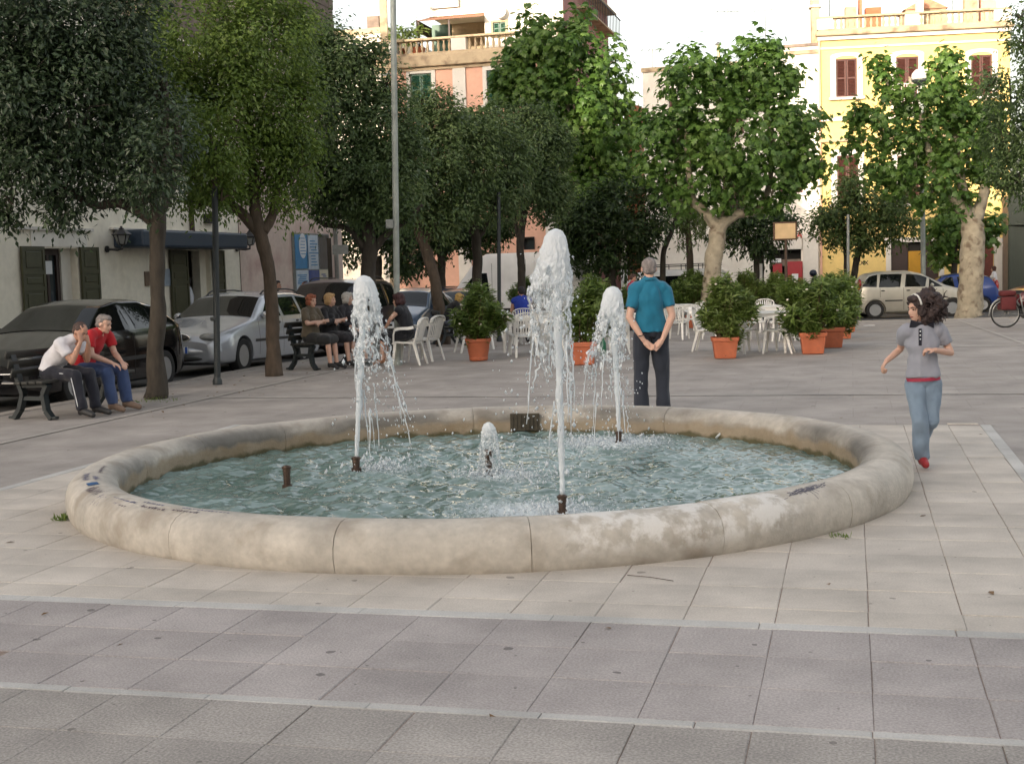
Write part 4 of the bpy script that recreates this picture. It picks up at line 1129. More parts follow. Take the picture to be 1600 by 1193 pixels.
def shutter(parent, x0, x1, z0, z1, y, mat, slats=True, open_=0.0, hinge='l', panels=None, name='shutter'):
    """louvred or panelled shutter leaf; open_: angle about its hinge"""
    w = x1 - x0; b = MB(); t = .045; f = min(.07, w * .16)
    b.box((f / 2, 0, (z1 - z0) / 2), (f, t, z1 - z0)); b.box((w - f / 2, 0, (z1 - z0) / 2), (f, t, z1 - z0))
    if panels is None: panels = [0, .5, 1]
    H = z1 - z0
    for q in panels:
        z = min(max(q * H, f / 2), H - f / 2); b.box((w / 2, 0, z), (w - 2 * f, t * .96, f))
    if slats:
        z = f
        while z < H - f:
            b.box((w / 2, 0, z), (w - 2 * f, .012, .05), rot=Matrix.Rotation(R(38), 3, 'X')); z += .062
    else:
        for q0, q1 in zip(panels[:-1], panels[1:]):
            b.box((w / 2, .0, (q0 + q1) / 2 * H), (w - 2 * f, .018, (q1 - q0) * H))
            b.bbox((w / 2, -.006, (q0 + q1) / 2 * H), (max(w - 3.4 * f, .02), .03, max((q1 - q0) * H - 2.6 * f, .02)), .008)
    me = b.mesh(name); me.materials.append(mat)
    o = bpy.data.objects.new(name, me); C.objects.link(o); o.parent = parent
    if hinge == 'l':
        o.location = (x0, y, z0); o.rotation_euler = (0, 0, -open_)
    else:
        me.transform(Matrix.Translation((-w, 0, 0))); o.location = (x1, y, z0); o.rotation_euler = (0, 0, open_)
    return o
def window(F, x0, x1, z0, z1, sur=.16, sm=None, shut=None, sill=True, y=0.0, arch=False):
    """surround (frame) with pane / closed louvred shutters as sub-parts"""
    b = MB(); sm = sm or m_trimw; p = .05
    if sur:
        b.box((x0 - sur / 2, y - p / 2, (z0 + z1) / 2), (sur, p, z1 - z0)); b.box((x1 + sur / 2, y - p / 2, (z0 + z1) / 2), (sur, p, z1 - z0))
        if arch:
            n = 8; w = (x1 - x0) / 2 + sur; xc = (x0 + x1) / 2
            poly = [(x0 - sur, z1)] + [(xc - w * math.cos(PI * i / n), z1 + sur * .55 + (.20 * w) * math.sin(PI * i / n)) for i in range(n + 1)] + [(x1 + sur, z1)]
            inner = [(x1, z1)] + [(xc + (x1 - x0) / 2 * math.cos(PI * i / n), z1 + .13 * (x1 - x0) * math.sin(PI * i / n)) for i in range(1, n)] + [(x0, z1)]
            b.prism(poly + inner, 0, p, XZ @ Matrix.Translation((0, 0, -y)))
        else:
            b.box(((x0 + x1) / 2, y - p / 2, z1 + sur / 2), (x1 - x0 + 2 * sur, p, sur))
        if sill: b.bbox(((x0 + x1) / 2, y - .08, z0 - .06), (x1 - x0 + 2.6 * sur, .22, .12), .012)
    o = b.obj('window', sm, F.t)
    MB().box(((x0 + x1) / 2, y + .2, (z0 + z1) / 2 + .05), (x1 - x0, .02, z1 - z0 + .1)).obj('pane', m_glass, o)
    if shut:
        xm = (x0 + x1) / 2
        shutter(o, x0 + .01, xm - .01, z0 + .01, z1 - .01, y + .06, shut); shutter(o, xm + .01, x1 - .01, z0 + .01, z1 - .01, y + .06, shut, hinge='r')
    return o
BAL = MB().lathe([(.085, 0), (.085, .05), (.05, .06), (.055, .10), (.085, .20), (.09, .26), (.07, .36), (.045, .44), (.05, .48), (.08, .50), (.08, .56)], 12).mesh('baluster', True, 40)
BAL.materials.append(m_trim)
def balustrade(F, x0, x1, z0, z1, peds, y=0.0, step=.25, bays=None):
    """plinth, balusters one by one, pedestals and top rail"""
    H = z1 - z0
    F.box('balustrade_plinth', x0, x1, z0, z0 + .16 * H, y - .02, y + .3, m_trim)
    F.box('balustrade_rail', x0 - .05, x1 + .05, z1 - .14 * H, z1, y - .06, y + .34, m_trim, bev=.02)
    for a, b_ in peds:
        F.box('pedestal', a, b_, z0 + .16 * H, z1 - .14 * H, y - .04, y + .32, m_trimw)
    edges = [x0] + [e for p in peds for e in p] + [x1]
    for a, b_ in zip(edges[0::2], edges[1::2]):
        n = int((b_ - a) / step)
        for k in range(n):
            o = link('baluster', BAL, None, F.t)
            o.location = (a + (k + .5) * (b_ - a) / n, y + .14, z0 + .16 * H); o.scale = (.78, .78, .70 * H / .56)

# ---- left side of the piazza: low cream house with olive shutters, then a taller stone block
WU = -14.6
def wallpt(px, py, U=WU):
    a, b = ray(px, py); d = U / (a * NU.x + NU.y)
    return Vector((a * d, d, CAMH + b * d))
pL = uv(WU, 12.0)
F = Facade('cream_house', 'low cream house with olive shutters, navy fascia and two wall lanterns, behind the black car', pL, EV)
X = lambda px, y=400: F.L(px, y)[0]
Z = lambda px, py: F.L(px, py)[1]
xe = X(374)
w1 = (X(66), X(121), Z(90, 476), Z(90, 388)); w1 = (w1[0], w1[1], .75, w1[3])
dr = (X(290), X(328), .0, Z(305, 391))
F.wall(xe, 7.2, [w1, dr], m_cream, th=.3)
F.body(xe, 7.2, 9, m_cream); F.roof(xe, 7.2, 9, m_tufa)
F.box('dado', 0, w1[0] - .75, 0, .95, -.012, 0, m_white); F.box('dado', w1[1] + .75, dr[0] - .85, 0, .95, -.012, 0, m_white); F.box('dado', dr[1] + .6, xe, 0, .95, -.012, 0, m_white)
# shop window: glazed door leaves, white reveal, notice
win = F.box('window', w1[0], w1[1], w1[2] - .05, w1[2], .02, .3, m_trimw)
F.box('frame', w1[0], w1[0] + .08, w1[2], w1[3], .2, .27, m_wood_d, win); F.box('frame', w1[1] - .42, w1[1] - .32, w1[2], w1[3], .2, .27, m_wood_d, win)
F.box('frame', w1[0] + .08, w1[1] - .42, w1[3] - .12, w1[3], .2, .27, m_wood_d, win); F.box('frame', w1[0] + .42, w1[0] + .50, w1[2], w1[3] - .12, .2, .27, m_wood_d, win)
F.box('pane', w1[0] + .08, w1[1] - .42, w1[2], w1[3], .245, .255, m_glass, win)
F.box('reveal', w1[1] - .32, w1[1], w1[2], w1[3], .16, .29, m_white, win)
n0 = F.L(80, 428); n1 = F.L(95, 407)
nt = F.box('notice', n0[0], n1[0], n0[1], n1[1], .195, .2, m_paper, win)
for sx0, sx1, hg, an in ((w1[0] - .72, w1[0] - .02, 'r', .0), (w1[1] + .02, w1[1] + .66, 'l', .0)):
    shutter(F.t, sx0, sx1, .55, w1[3] + .03, -.05, m_shut_g, slats=False, open_=an, hinge=hg, panels=[0, .58, .74, 1])
dsh = dr[3]
shutter(F.t, dr[0] - .80, dr[0] - .02, .12, dsh, -.05, m_shut_g, False, panels=[0, .68, .82, 1]); shutter(F.t, dr[1] + .05, dr[1] + .62, .12, dsh, -.05, m_shut_g, False, panels=[0, .68, .82, 1], hinge='r')
F.box('dark_doorway', dr[0], dr[1], 0, dr[3], .9, .92, m_dark); F.box('door_reveal', dr[1] - .3, dr[1], 0, dr[3], .12, .32, m_cream)
lp0 = F.L(48, 388); lp1 = F.L(134, 362)
F.box('lintel', lp0[0], lp1[0], w1[3] + .03, lp1[1], -.02, 0, m_white); F.box('cornice', X(22), X(144), lp1[1], lp1[1] + .06, -.07, 0, m_trimw)
a0 = F.L(177, 388); a1 = F.L(345, 366)
aw = MB().bbox(((a0[0] + a1[0]) / 2, -.35, (a0[1] + a1[1]) / 2), (a1[0] - a0[0], .7, a1[1] - a0[1]), .05)
aw.obj('fascia', m_navy, F.t)
F.box('cornice', a0[0] - .1, a1[0] + .1, a1[1] + .01, a1[1] + .05, -.1, 0, m_trimw)
q0 = F.L(226, 447); q1 = F.L(238, 424); F.box('plaque', q0[0], q1[0], q0[1], q1[1], -.03, 0, M('brown_plaque', lin(110, 92, 78), .4, .1, 10))
q0 = F.L(254, 447); q1 = F.L(265, 420); F.box('plaque', q0[0], q1[0], q0[1], q1[1], -.03, 0, M('pale_blue_plaque', lin(150, 162, 176), .4, .1, 10))
q0 = F.L(296, 363); q1 = F.L(299, 333); F.box('drain_pipe', q0[0], q0[0] + .08, q0[1], 7.0, -.1, -.01, m_wood_d)
q0 = F.L(318, 349); q1 = F.L(330, 335); F.box('meter_box', q0[0], q1[0], q0[1], q1[1], -.15, 0, m_iron)
# lanterns
m_lglass = M('lantern_glass', lin(150, 152, 150), .25, .05, 10, trans=.3)
def lantern(px, py0, py1, label):
    x, zt = F.L(px, py0); _, zb = F.L(px, py1); H = zt - zb
    p = F.t.matrix_basis @ Vector((x, -.35, zb))
    t = thing('wall_lantern', label, 'lantern', F.o + Matrix.Rotation(F.rz, 3, 'Z') @ Vector((x, -.38, zb)), F.rz, 'lanterns on the cream house')
    lo = MB().lathe([(.09, .26 * H), (.16, .62 * H), (.155, .625 * H), (.085, .265 * H)], 6); lo.obj('glass', m_lglass, t)
    fr = MB()
    for k in range(6):
        a = 2 * PI * k / 6; fr.bar((.09 * math.cos(a), .09 * math.sin(a), .26 * H), (.162 * math.cos(a), .162 * math.sin(a), .62 * H), .018)
    fr.lathe([(.08, .22 * H), (.10, .26 * H), (.03, .2 * H)], 6); fr.obj('frame', m_iron, t)
    MB().lathe([(.19, .62 * H), (.20, .65 * H), (.10, .82 * H), (.05, .86 * H), (.05, .90 * H), (.02, .94 * H), (.03, .96 * H), (.005, H)], 6).obj('cap', m_iron, t)
    MB().tube([(0, 0, .2 * H), (0, .0, .06 * H), (0, .12, .02 * H), (0, .3, .06 * H)], [.02, .025, .025, .025], 8).lathe([(.001, 0), (.07, .0), (.07, .03), (.001, .03)], 10, Matrix.Translation((0, .36, .07 * H)) @ Matrix.Rotation(PI / 2, 4, 'X')).obj('bracket', m_iron, t)
lantern(163, 354, 392, 'black wall lantern between the shop window and the navy fascia')
lantern(367, 360, 391, 'black wall lantern beyond the doorway end of the navy fascia')

pT = uv(WU + .02, 12.0 + xe)
G = Facade('stone_block', 'tall plain building with faded pink plaster below and brown stone blocks above', pT, EV)
xe2 = G.L(531, 300)[0]
G.wall(xe2, 9.0, [], m_pinkpl); G.body(xe2, 15.5, 12, m_tufa); G.roof(xe2, 15.5, 12, m_tufa)
G.wall(xe2, 15.5, [], m_tufa, z0=9.0, y=.02, name='upper_wall'); G.wall(0, 15.5, [], m_tufa, x0=-4.2, z0=7.25, y=.02, name='upper_wall')
MB().quad((-4.2, .02, 7.25), (-4.2, .02, 15.5), (-4.2, 12, 15.5), (-4.2, 12, 7.25)).obj('side_wall', m_tufa, G.t)
blk = {}
z = 8.6; row = 0
while z < 11.6:
    x = -4.1 + (row % 2) * .3
    while x < xe2 - .15:
        L_ = min(.60, xe2 - x)
        if L_ > .2:
            key = round(L_, 2)
            if key not in blk:
                me = MB().bbox((0, 0, 0), (L_ - .014, .08, .286), .012).mesh('stone_block_piece'); me.materials.append(m_tufa); blk[key] = me
            o = link('stone', blk[key], None, G.t); o.location = (x + L_ / 2, random.uniform(-.012, .012), z + .15)
        x += .60
    z += .30; row += 1
# posters on a board
m_p1 = M('poster_blue', lin(62, 128, 176), .5, .1, 6); m_p2 = M('poster_pale', lin(186, 198, 210), .5, .12, 5); m_p3 = M('poster_dark', lin(46, 48, 54), .4, .5, 4); m_p4 = M('poster_royal', lin(58, 78, 140), .5, .15, 5); m_p5 = M('poster_cream', lin(196, 190, 168), .5, .08, 6)
c0 = G.L(459, 466); c1 = G.L(511, 366)
pb = thing('poster_board', 'board of blue, white and dark posters on the pink wall behind two passers by', 'poster board', G.o + Matrix.Rotation(G.rz, 3, 'Z') @ Vector(((c0[0] + c1[0]) / 2, -.06, c0[1])), G.rz)
ox, oz = (c0[0] + c1[0]) / 2, c0[1]
def pbx(px0, px1, py0, py1):
    a = G.L(px0, py1); b_ = G.L(px1, py0); return a[0] - ox, b_[0] - ox, a[1] - oz, b_[1] - oz
MB().box((0, .03, (c1[1] - c0[1]) / 2), (c1[0] - c0[0], .05, c1[1] - c0[1])).obj('backing', m_galv, pb)
for px0, px1, py0, py1, mm in ((459, 477, 367, 420, m_p1), (477.5, 494.5, 368, 421, m_p2), (495, 510, 368, 420, m_p3), (461, 479, 422, 462, m_p2), (480, 496, 422, 462, m_p4), (497, 510, 421, 460, m_p5)):
    a, b_, c, d = pbx(px0, px1, py0, py1)
    po = MB().box(((a + b_) / 2, -.002, (c + d) / 2), (b_ - a, .008, d - c)).obj('poster', mm, pb)
    if mm is m_p1:
        MB().lathe([(.001, 0), (.34, 0), (.34, .004)], 28, Matrix.Translation((b_ - .36, -.006, c + .62)) @ Matrix.Rotation(PI / 2, 4, 'X') @ Matrix.Scale(.72, 4, (1, 0, 0))).obj('printed_disc', m_paper, po)
        ln = MB()
        for k in range(6): ln.box((b_ - .36 + random.uniform(-.03, .03), -.012, c + .40 + k * .085), (.30 + random.uniform(-.08, .08), .003, .02))
        ln.obj('printed_lines', m_p1, po)
    elif mm in (m_p2, m_p5):
        ln = MB()
        for k in range(9): ln.box(((a + b_) / 2 + random.uniform(-.05, .05), -.008, c + .12 + k * (d - c - .2) / 9), ((b_ - a) * random.uniform(.35, .8), .003, .03))
        ln.obj('printed_lines', m_p1 if mm is m_p2 else m_p4, po)
sp_ = thing('sign_post', 'brown post with a small grey sign plate beside the poster board', 'sign post', wallpt(517, 445, WU + .5) * 1.0)
b0 = sp_.location.copy(); b0.z = zg(b0.y) - .08; sp_.location = b0
tp = wallpt(517, 372, WU + .5)
MB().box((0, 0, (tp.z - b0.z) / 2), (.11, .11, tp.z - b0.z)).obj('post', m_bark_d, sp_)
MB().box((.30, 0, tp.z - b0.z - .33), (.44, .04, .26)).obj('sign_plate', m_galv, sp_)
q0 = G.L(521, 380); G.box('drain_pipe', q0[0], q0[0] + .09, 1.0, 9, -.1, -.01, m_galv)

# ---- far row: cream house, pink palazzo, white houses, yellow palazzo
pP = at(598, 300, 60.3)
P_ = Facade('pink_palazzo', 'pink palazzo with cream pilasters, green shutters and roof balustrade, behind the oak crowns', pP, NU)
xr_ = P_.L(880, 200)[0]
zb0 = P_.L(700, 84)[1]; zb1 = P_.L(700, 57)[1]; zc0 = P_.L(700, 103)[1]
wa = P_.L(643, 170)[0], P_.L(676, 170)[0], P_.L(660, 165)[1], P_.L(660, 115)[1]
wb = P_.L(762, 170)[0], P_.L(795, 170)[0], P_.L(780, 163)[1], P_.L(780, 109)[1]
low = [(wa[0], wa[1], wa[2] - 4.2, wa[3] - 4.4), (wb[0], wb[1], wb[2] - 4.2, wb[3] - 4.4)]
gw = P_.L(817, 390)[0], P_.L(834, 390)[0], P_.L(825, 390)[1], P_.L(825, 372)[1]
P_.wall(xr_, zc0, [wa, wb] + low + [gw], m_salmon, th=.25)
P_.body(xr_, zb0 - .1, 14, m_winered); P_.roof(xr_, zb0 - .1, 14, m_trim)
for w in (wa, wb, *low): window(P_, *w, sur=.18, shut=m_shut_gr)
o = window(P_, *gw, sur=.05, sm=m_dark, sill=False)
for a, b_ in ((-.02, .55), (P_.L(708, 130)[0], P_.L(728, 130)[0]), (xr_ - .9, xr_ - .0)):
    P_.box('pilaster', a, b_, 0, zc0, -.07, .0, m_trimw)
P_.box('frieze', -.05, xr_ + .03, P_.L(700, 108)[1], zc0 + .0, -.09, -.0, m_trim)
P_.box('cornice', -.15, xr_ + .15, zc0, zb0 - .0, -.28, .05, m_trim, bev=.05)
balustrade(P_, 0, xr_, zb0, zb1, [(P_.L(600, 70)[0], P_.L(620, 70)[0]), (P_.L(705, 70)[0], P_.L(728, 70)[0]), (P_.L(812, 70)[0], P_.L(835, 70)[0])])
P_.box('string_course', -.02, xr_ + .02, wa[2] - 1.5, wa[2] - 1.25, -.1, 0, m_trim)
# roof storey: white tower, terrace with corrugated awning
yt = 1.6
tx0 = P_.L(757, 30, yt)[0]; tx1 = P_.L(880, 30, yt)[0]
tw = P_.L(770, 30, yt)[0], P_.L(790, 30, yt)[0], P_.L(780, 54, yt)[1], P_.L(780, 35, yt)[1]
P_.wall(tx1, zb0 + 5.5, [tw], m_white, x0=tx0, z0=zb0 - .1, y=yt, name='tower_wall')
b = MB(); b.quad((tx0, yt, zb0), (tx0, yt, zb0 + 5.5), (tx0, 13, zb0 + 5.5), (tx0, 13, zb0)); b.obj('tower_wall', m_white, P_.t)
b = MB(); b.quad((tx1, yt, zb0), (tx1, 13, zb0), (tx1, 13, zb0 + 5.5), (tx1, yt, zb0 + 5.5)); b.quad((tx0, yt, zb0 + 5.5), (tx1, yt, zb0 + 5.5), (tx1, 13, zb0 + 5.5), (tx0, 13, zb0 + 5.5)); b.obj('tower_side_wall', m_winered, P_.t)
wt_ = window(P_, *tw, sur=.10, sm=m_trim, shut=m_shut_gr, y=yt)
# side balcony with railing
for k, zz in enumerate((zb0 + 2.4, zb0 + 3.5)):
    P_.box('side_balcony_slab', tx1, tx1 + .55, zz - .08, zz, yt + 2.5, 12.5, m_trim)
rl = MB()
for k in range(22): rl.box((tx1 + .5, yt + 2.6 + k * .45, zb0 + 2.9), (.03, .03, .95))
rl.box((tx1 + .5, yt + 7.4, zb0 + 3.4), (.05, 9.9, .05)); rl.obj('balcony_railing', m_iron, P_.t)
# terrace: back wall, posts and corrugated awning
ax0 = P_.L(659, 30, yt)[0]
P_.wall(tx0, zb0 + 3.2, [], m_trim, x0=ax0, z0=zb0 - .1, y=4.5, name='terrace_wall'); P_.box('upper_wall', ax0 + .1, tx0, P_.L(700, 22, 2.0)[1], zb0 + 5.0, 2.4, 4.6, m_white)
b = MB(); n = 60; zz0 = P_.L(700, 31, .8)[1]; zz1 = P_.L(700, 23, 2.6)[1]
for i in range(n):
    a = ax0 + (tx0 - ax0) * i / n; c = ax0 + (tx0 - ax0) * (i + 1) / n; dz = .03 * (i % 2); dz2 = .03 * ((i + 1) % 2)
    b.quad((a, .7, zz0 + dz), (c, .7, zz0 + dz2), (c, 3.0, zz1 + dz2), (a, 3.0, zz1 + dz))
b.obj('awning', m_tileroof, P_.t)
for x in (ax0 + .05, (ax0 + tx0) / 2): P_.box('awning_post', x, x + .08, zb0, zz0, .8, .88, m_wood_d)
P_.box('awning_side', ax0 - .02, ax0 + .02, zb0 + 1.2, zz0 + .1, .8, 3.0, m_wood_d)
c0 = P_.L(676, 56, 3.4); c1 = P_.L(705, 45, 3.4); P_.box('folded_screen', c0[0], c1[0], zb0, c1[1] + .2, 3.3, 3.5, m_shut_gr)
c0 = P_.L(672, 14, 2.2); c1 = P_.L(716, 2, 2.2); P_.box('grey_panel', c0[0], c1[0], c0[1], c1[1] + .8, 2.2, 2.3, m_galv)
MB().lathe([(.001, 0), (.22, .03), (.30, .10), (.28, .10), (.2, .05), (.001, .02)], 20, Matrix.Translation((P_.L(783, 22, yt)[0], yt - .2, P_.L(783, 22, yt)[1])) @ Matrix.Rotation(R(70), 4, 'X')).obj('satellite_dish', m_trimw, P_.t)
# plants on the terrace, behind the balustrade
rg = np.random.default_rng(77)
tl = []
for px, r in ((612, .35), (622, .45), (634, .35), (652, .4), (642, .3)):
    xx, zz = P_.L(px, 52, .9); tl.append((Vector((xx, .9, zb1 + .1 + r * .5)), r))
Pp, Nn, T, L, TI = crown(tl, 'lance', .26, 3.5, rg, .2, 22, -.4, .7)
tpn = thing('terrace_plant', 'green potted greenery on the roof terrace above the balustrade', 'plant', P_.o, P_.rz)
link('foliage', leaves_mesh('foliage', Pp, Nn, T, L, TI, 'lance'), lf_olea, tpn)
MB().lathe([(.25, 0), (.34, .5), (.001, .5)], 14, Matrix.Translation((tl[1][0].x, .9, zb0))).lathe([(.25, 0), (.34, .5), (.001, .5)], 14, Matrix.Translation((tl[3][0].x, .9, zb0))).obj('pots', m_terra, tpn)
# tall concrete pole and cream house at the left of it
cp_ = at(601, 70, 59); cpb = Vector((cp_.x, 59, zg(59) - .08))
t = thing('concrete_pole', 'square concrete pole rising above the roofs next to the pink palazzo', 'pole', cpb)
MB().box((0, 0, 7.5), (.32, .32, 15)).obj('shaft', m_trim, t); MB().box((.02, 0, 11.0), (.38, .38, .12)).obj('collar', m_galv, t)
H1 = Facade('cream_house', 'pale low house with parapet and chimney, left of the pink palazzo', at(520, 300, 63), NU)
zt = H1.L(560, 46)[1]; xw = H1.L(602, 100)[0]
hw = H1.L(531, 60)[0], H1.L(537, 60)[0], H1.L(534, 64)[1], H1.L(534, 52)[1]
lw = [H1.L(572, 425)[0], H1.L(598, 425)[0]]
H1.wall(xw, zt, [hw], m_cream); H1.body(xw, zt, 10, m_cream); H1.roof(xw, zt, 10, m_trim); window(H1, *hw, sur=.05)
H1.box('parapet', -.05, xw, zt - .25, zt, -.08, .0, m_trim)
c0 = H1.L(579, 60, 1); c1 = H1.L(596, 27, 1); ch = H1.box('chimney', c0[0], c1[0], zt, c1[1], .6, 1.2, m_tufa)
# antenna on it
def antenna(p, h, label, arms=5, w=.9):
    t = thing('roof_antenna', label, 'antenna', p, random.uniform(-.4, .4), 'roof antennas')
    MB().tube([(0, 0, 0), (0, 0, h)], .022, 6).obj('mast', m_galv, t)
    b = MB()
    b.bar((-w * .6, 0, h * .93), (w * .6, 0, h * .93), .025)
    for k in range(arms): b.bar((-w * .55 + k * w * 1.1 / (arms - 1), -.25, h * .93), (-w * .55 + k * w * 1.1 / (arms - 1), .25, h * .93), .014)
    b.obj('arms', m_galv, t)
# white houses in the middle
W1 = Facade('white_house', 'plain white house between the two large plane trees', at(1008, 300, 62), NU)
zt1 = W1.L(1060, 103)[1]; x1 = W1.L(1200, 200)[0]
wins = []
for a in (1.2, 3.6):
    for z0 in (4.6, 8.2): wins.append((a, a + 1.0, z0, z0 + 1.7))
W1.wall(x1, zt1, wins, m_white); W1.body(x1, zt1, 10, m_white); W1.roof(x1, zt1, 10, m_trim)
for w in wins: window(W1, *w, sur=.12, shut=m_shut_b)
W1.box('parapet', -.06, x1, zt1 - .2, zt1, -.07, 0, m_trim)
W2 = Facade('white_house', 'taller overlit white house joined to the yellow palazzo, with a shop below', at(1188, 300, 60.8), NU)
zt2 = W2.L(1240, 70)[1]; x2 = W2.L(1281, 200)[0]
sh = (W2.L(1192, 430)[0], W2.L(1252, 430)[0], 0.0, W2.L(1220, 390)[1])
w2w = [(.9, 1.9, 5.4, 7.4)]
W2.wall(x2, zt2, [sh] + w2w, m_white); W2.body(x2, zt2, 10, m_white); W2.roof(x2, zt2, 10, m_trim); window(W2, *w2w[0], sur=.14, shut=m_shut_b)
W2.box('cornice', -.06, x2, W2.L(1240, 86)[1], W2.L(1240, 80)[1], -.12, 0, m_trim); W2.box('parapet', -.06, x2, zt2 - .12, zt2, -.1, .2, m_tufa)
f0 = W2.L(1180, 380); f1 = W2.L(1253, 361)
fs = W2.box('shop_fascia', max(f0[0], .02), f1[0], sh[3], f1[1], -.12, 0, m_trimw)
def text(s, size, mat, parent, loc, rot, ext=.004, align='CENTER', name='lettering', bold=False):
    cu = bpy.data.curves.new(name, 'FONT'); cu.body = s; cu.size = size; cu.extrude = ext; cu.align_x = align; cu.align_y = 'CENTER'
    if bold: cu.offset = size * .02
    o = bpy.data.objects.new(name, cu); C.objects.link(o)
    dg = bpy.context.evaluated_depsgraph_get()
    me = bpy.data.meshes.new_from_object(o.evaluated_get(dg)); me.name = name
    bpy.data.objects.remove(o); bpy.data.curves.remove(cu)
    me.materials.clear(); me.materials.append(mat)
    o = bpy.data.objects.new(name, me); C.objects.link(o); o.parent = parent; o.location = loc; o.rotation_euler = rot
    return o
m_red = M('red_lettering', lin(190, 84, 74), .5, .05, 6)
m_redp = M('red_panel', lin(150, 34, 44), .45, .08, 5)
tx = W2.L(1245, 368); text('TA', .42, m_red, fs, (tx[0], -.126, tx[1]), (PI / 2, 0, 0), bold=True)
W2.box('shop_interior', sh[0], sh[1], 0, sh[3], .5, .55, m_dark)
W2.box('shop_beam', sh[0], sh[1], sh[3] - .75, sh[3] - .45, .05, .2, m_tufa)
W2.box('pilaster', W2.L(1255, 400)[0], W2.L(1279, 400)[0], 0, W2.L(1265, 372)[1], -.2, 0, m_trimw); W2.box('capital', W2.L(1254, 400)[0], W2.L(1280, 400)[0], W2.L(1265, 372)[1], W2.L(1265, 366)[1], -.26, 0, m_trimw)
for px0, px1, py0, py1 in ((1208, 1222, 412, 452), (1231, 1254, 408, 452)):
    a = W2.L(px0, py1, -.1); b_ = W2.L(px1, py0, -.1)
    ps = W2.box('red_poster', a[0], b_[0], a[1], b_[1], -.14, -.1, m_redp)
    W2.box('pale_disc', (a[0] + b_[0]) / 2 - .14, (a[0] + b_[0]) / 2 + .14, a[1] + .3, a[1] + .7, -.15, -.14, m_paper, ps)
W2.box('white_sign', W2.L(1206, 420)[0], W2.L(1221, 420)[0], W2.L(1213, 410)[1], W2.L(1213, 404)[1], -.14, -.1, m_paper)
# brick chimney house peeping between
B1 = Facade('brick_house', 'small orange brick house top glimpsed between the plane trees', at(978, 300, 72), NU)
x3 = B1.L(999, 200)[0]; z3 = B1.L(990, 165)[1]
B1.wall(x3, z3, [], m_brick); B1.body(x3, z3, 6, m_brick); B1.roof(x3, z3, 6, m_tileroof)
# yellow palazzo
pY = at(1281, 300, 60.0); pY2 = at(1578, 300, 59.0)
Y_ = Facade('yellow_palazzo', 'yellow palazzo with brown shutters, white window surrounds and roof balustrade', pY, pY2 - pY)
yw = (Vector((pY2.x, pY2.y)) - Vector((pY.x, pY.y))).length
LY = Y_.L
w_a = (LY(1306, 120)[0], LY(1339, 120)[0], LY(1322, 152)[1], LY(1322, 92)[1])
w_b = (LY(1400, 120)[0], LY(1435, 120)[0], LY(1417, 168)[1], LY(1417, 89)[1])
w_c = (LY(1517, 120)[0], LY(1550, 120)[0], LY(1533, 150)[1], LY(1533, 86)[1])
w_d = (LY(1308, 280)[0], LY(1341, 280)[0], LY(1322, 318)[1], LY(1322, 243)[1])
w_e = (LY(1402, 280)[0], LY(1437, 280)[0], LY(1417, 318)[1], LY(1417, 243)[1])
d_a = (LY(1392, 400)[0], LY(1467, 400)[0], 0.0, LY(1430, 378)[1])
d_b = (LY(1531, 400)[0], LY(1553, 400)[0], 0.0, LY(1541, 376)[1])
zt = LY(1430, 51)[1]
Y_.wall(yw, zt, [w_a, w_b, w_c, w_d, w_e, d_a, d_b], m_yellow, th=.25); Y_.body(yw, zt, 14, m_yellow); Y_.roof(yw, zt, 14, m_trim)
for w in (w_a, w_b, w_c): window(Y_, *w, sur=.24, shut=m_shut_b, arch=True, sill=w is not w_b)
for w in (w_d, w_e): window(Y_, *w, sur=.26, shut=m_shut_b)
zl0, zl1 = LY(1430, 36)[1], LY(1430, 19)[1]
zcor = LY(1430, 57)[1]
Y_.box('cornice', -.12, yw + .12, LY(1430, 51)[1], LY(1430, 43)[1], -.34, .06, m_trim, bev=.05)
Y_.box('moulding', -.05, yw + .05, LY(1430, 57)[1], LY(1430, 51.3)[1], -.16, -.0, m_trimw)
Y_.box('moulding', -.03, yw + .03, LY(1430, 71)[1], LY(1430, 68)[1], -.07, 0, m_trimw)
Y_.box('string_course', -.03, yw + .03, LY(1430, 184)[1], LY(1430, 178)[1], -.1, 0, m_trimw); Y_.box('string_course', -.03, yw + .03, LY(1430, 217)[1], LY(1430, 212)[1], -.14, 0, m_trim)
balustrade(Y_, 0, yw, LY(1430, 43)[1], zl1, [(-.05, LY(1301, 30)[0]), (LY(1414, 30)[0], LY(1436, 30)[0]), (LY(1553, 30)[0], yw + .05)], step=.25)
Y_.box('drain_pipe', -.02, .07, 0, zt, -.12, -.03, m_salmon)
# balcony of the middle window
bx0, bx1 = LY(1390, 170)[0], LY(1447, 170)[0]; bz = w_b[2]
bal = Y_.box('balcony', bx0, bx1, bz - .16, bz - .02, -.8, 0, m_trimw, bev=.02)
rl = MB()
for k in range(14): rl.box((bx0 + .05 + k * (bx1 - bx0 - .1) / 13, -.76, bz + .45), (.03, .03, .94))
rl.box(((bx0 + bx1) / 2, -.76, bz + .95), (bx1 - bx0, .06, .05)); rl.obj('railing', m_trimw, bal)
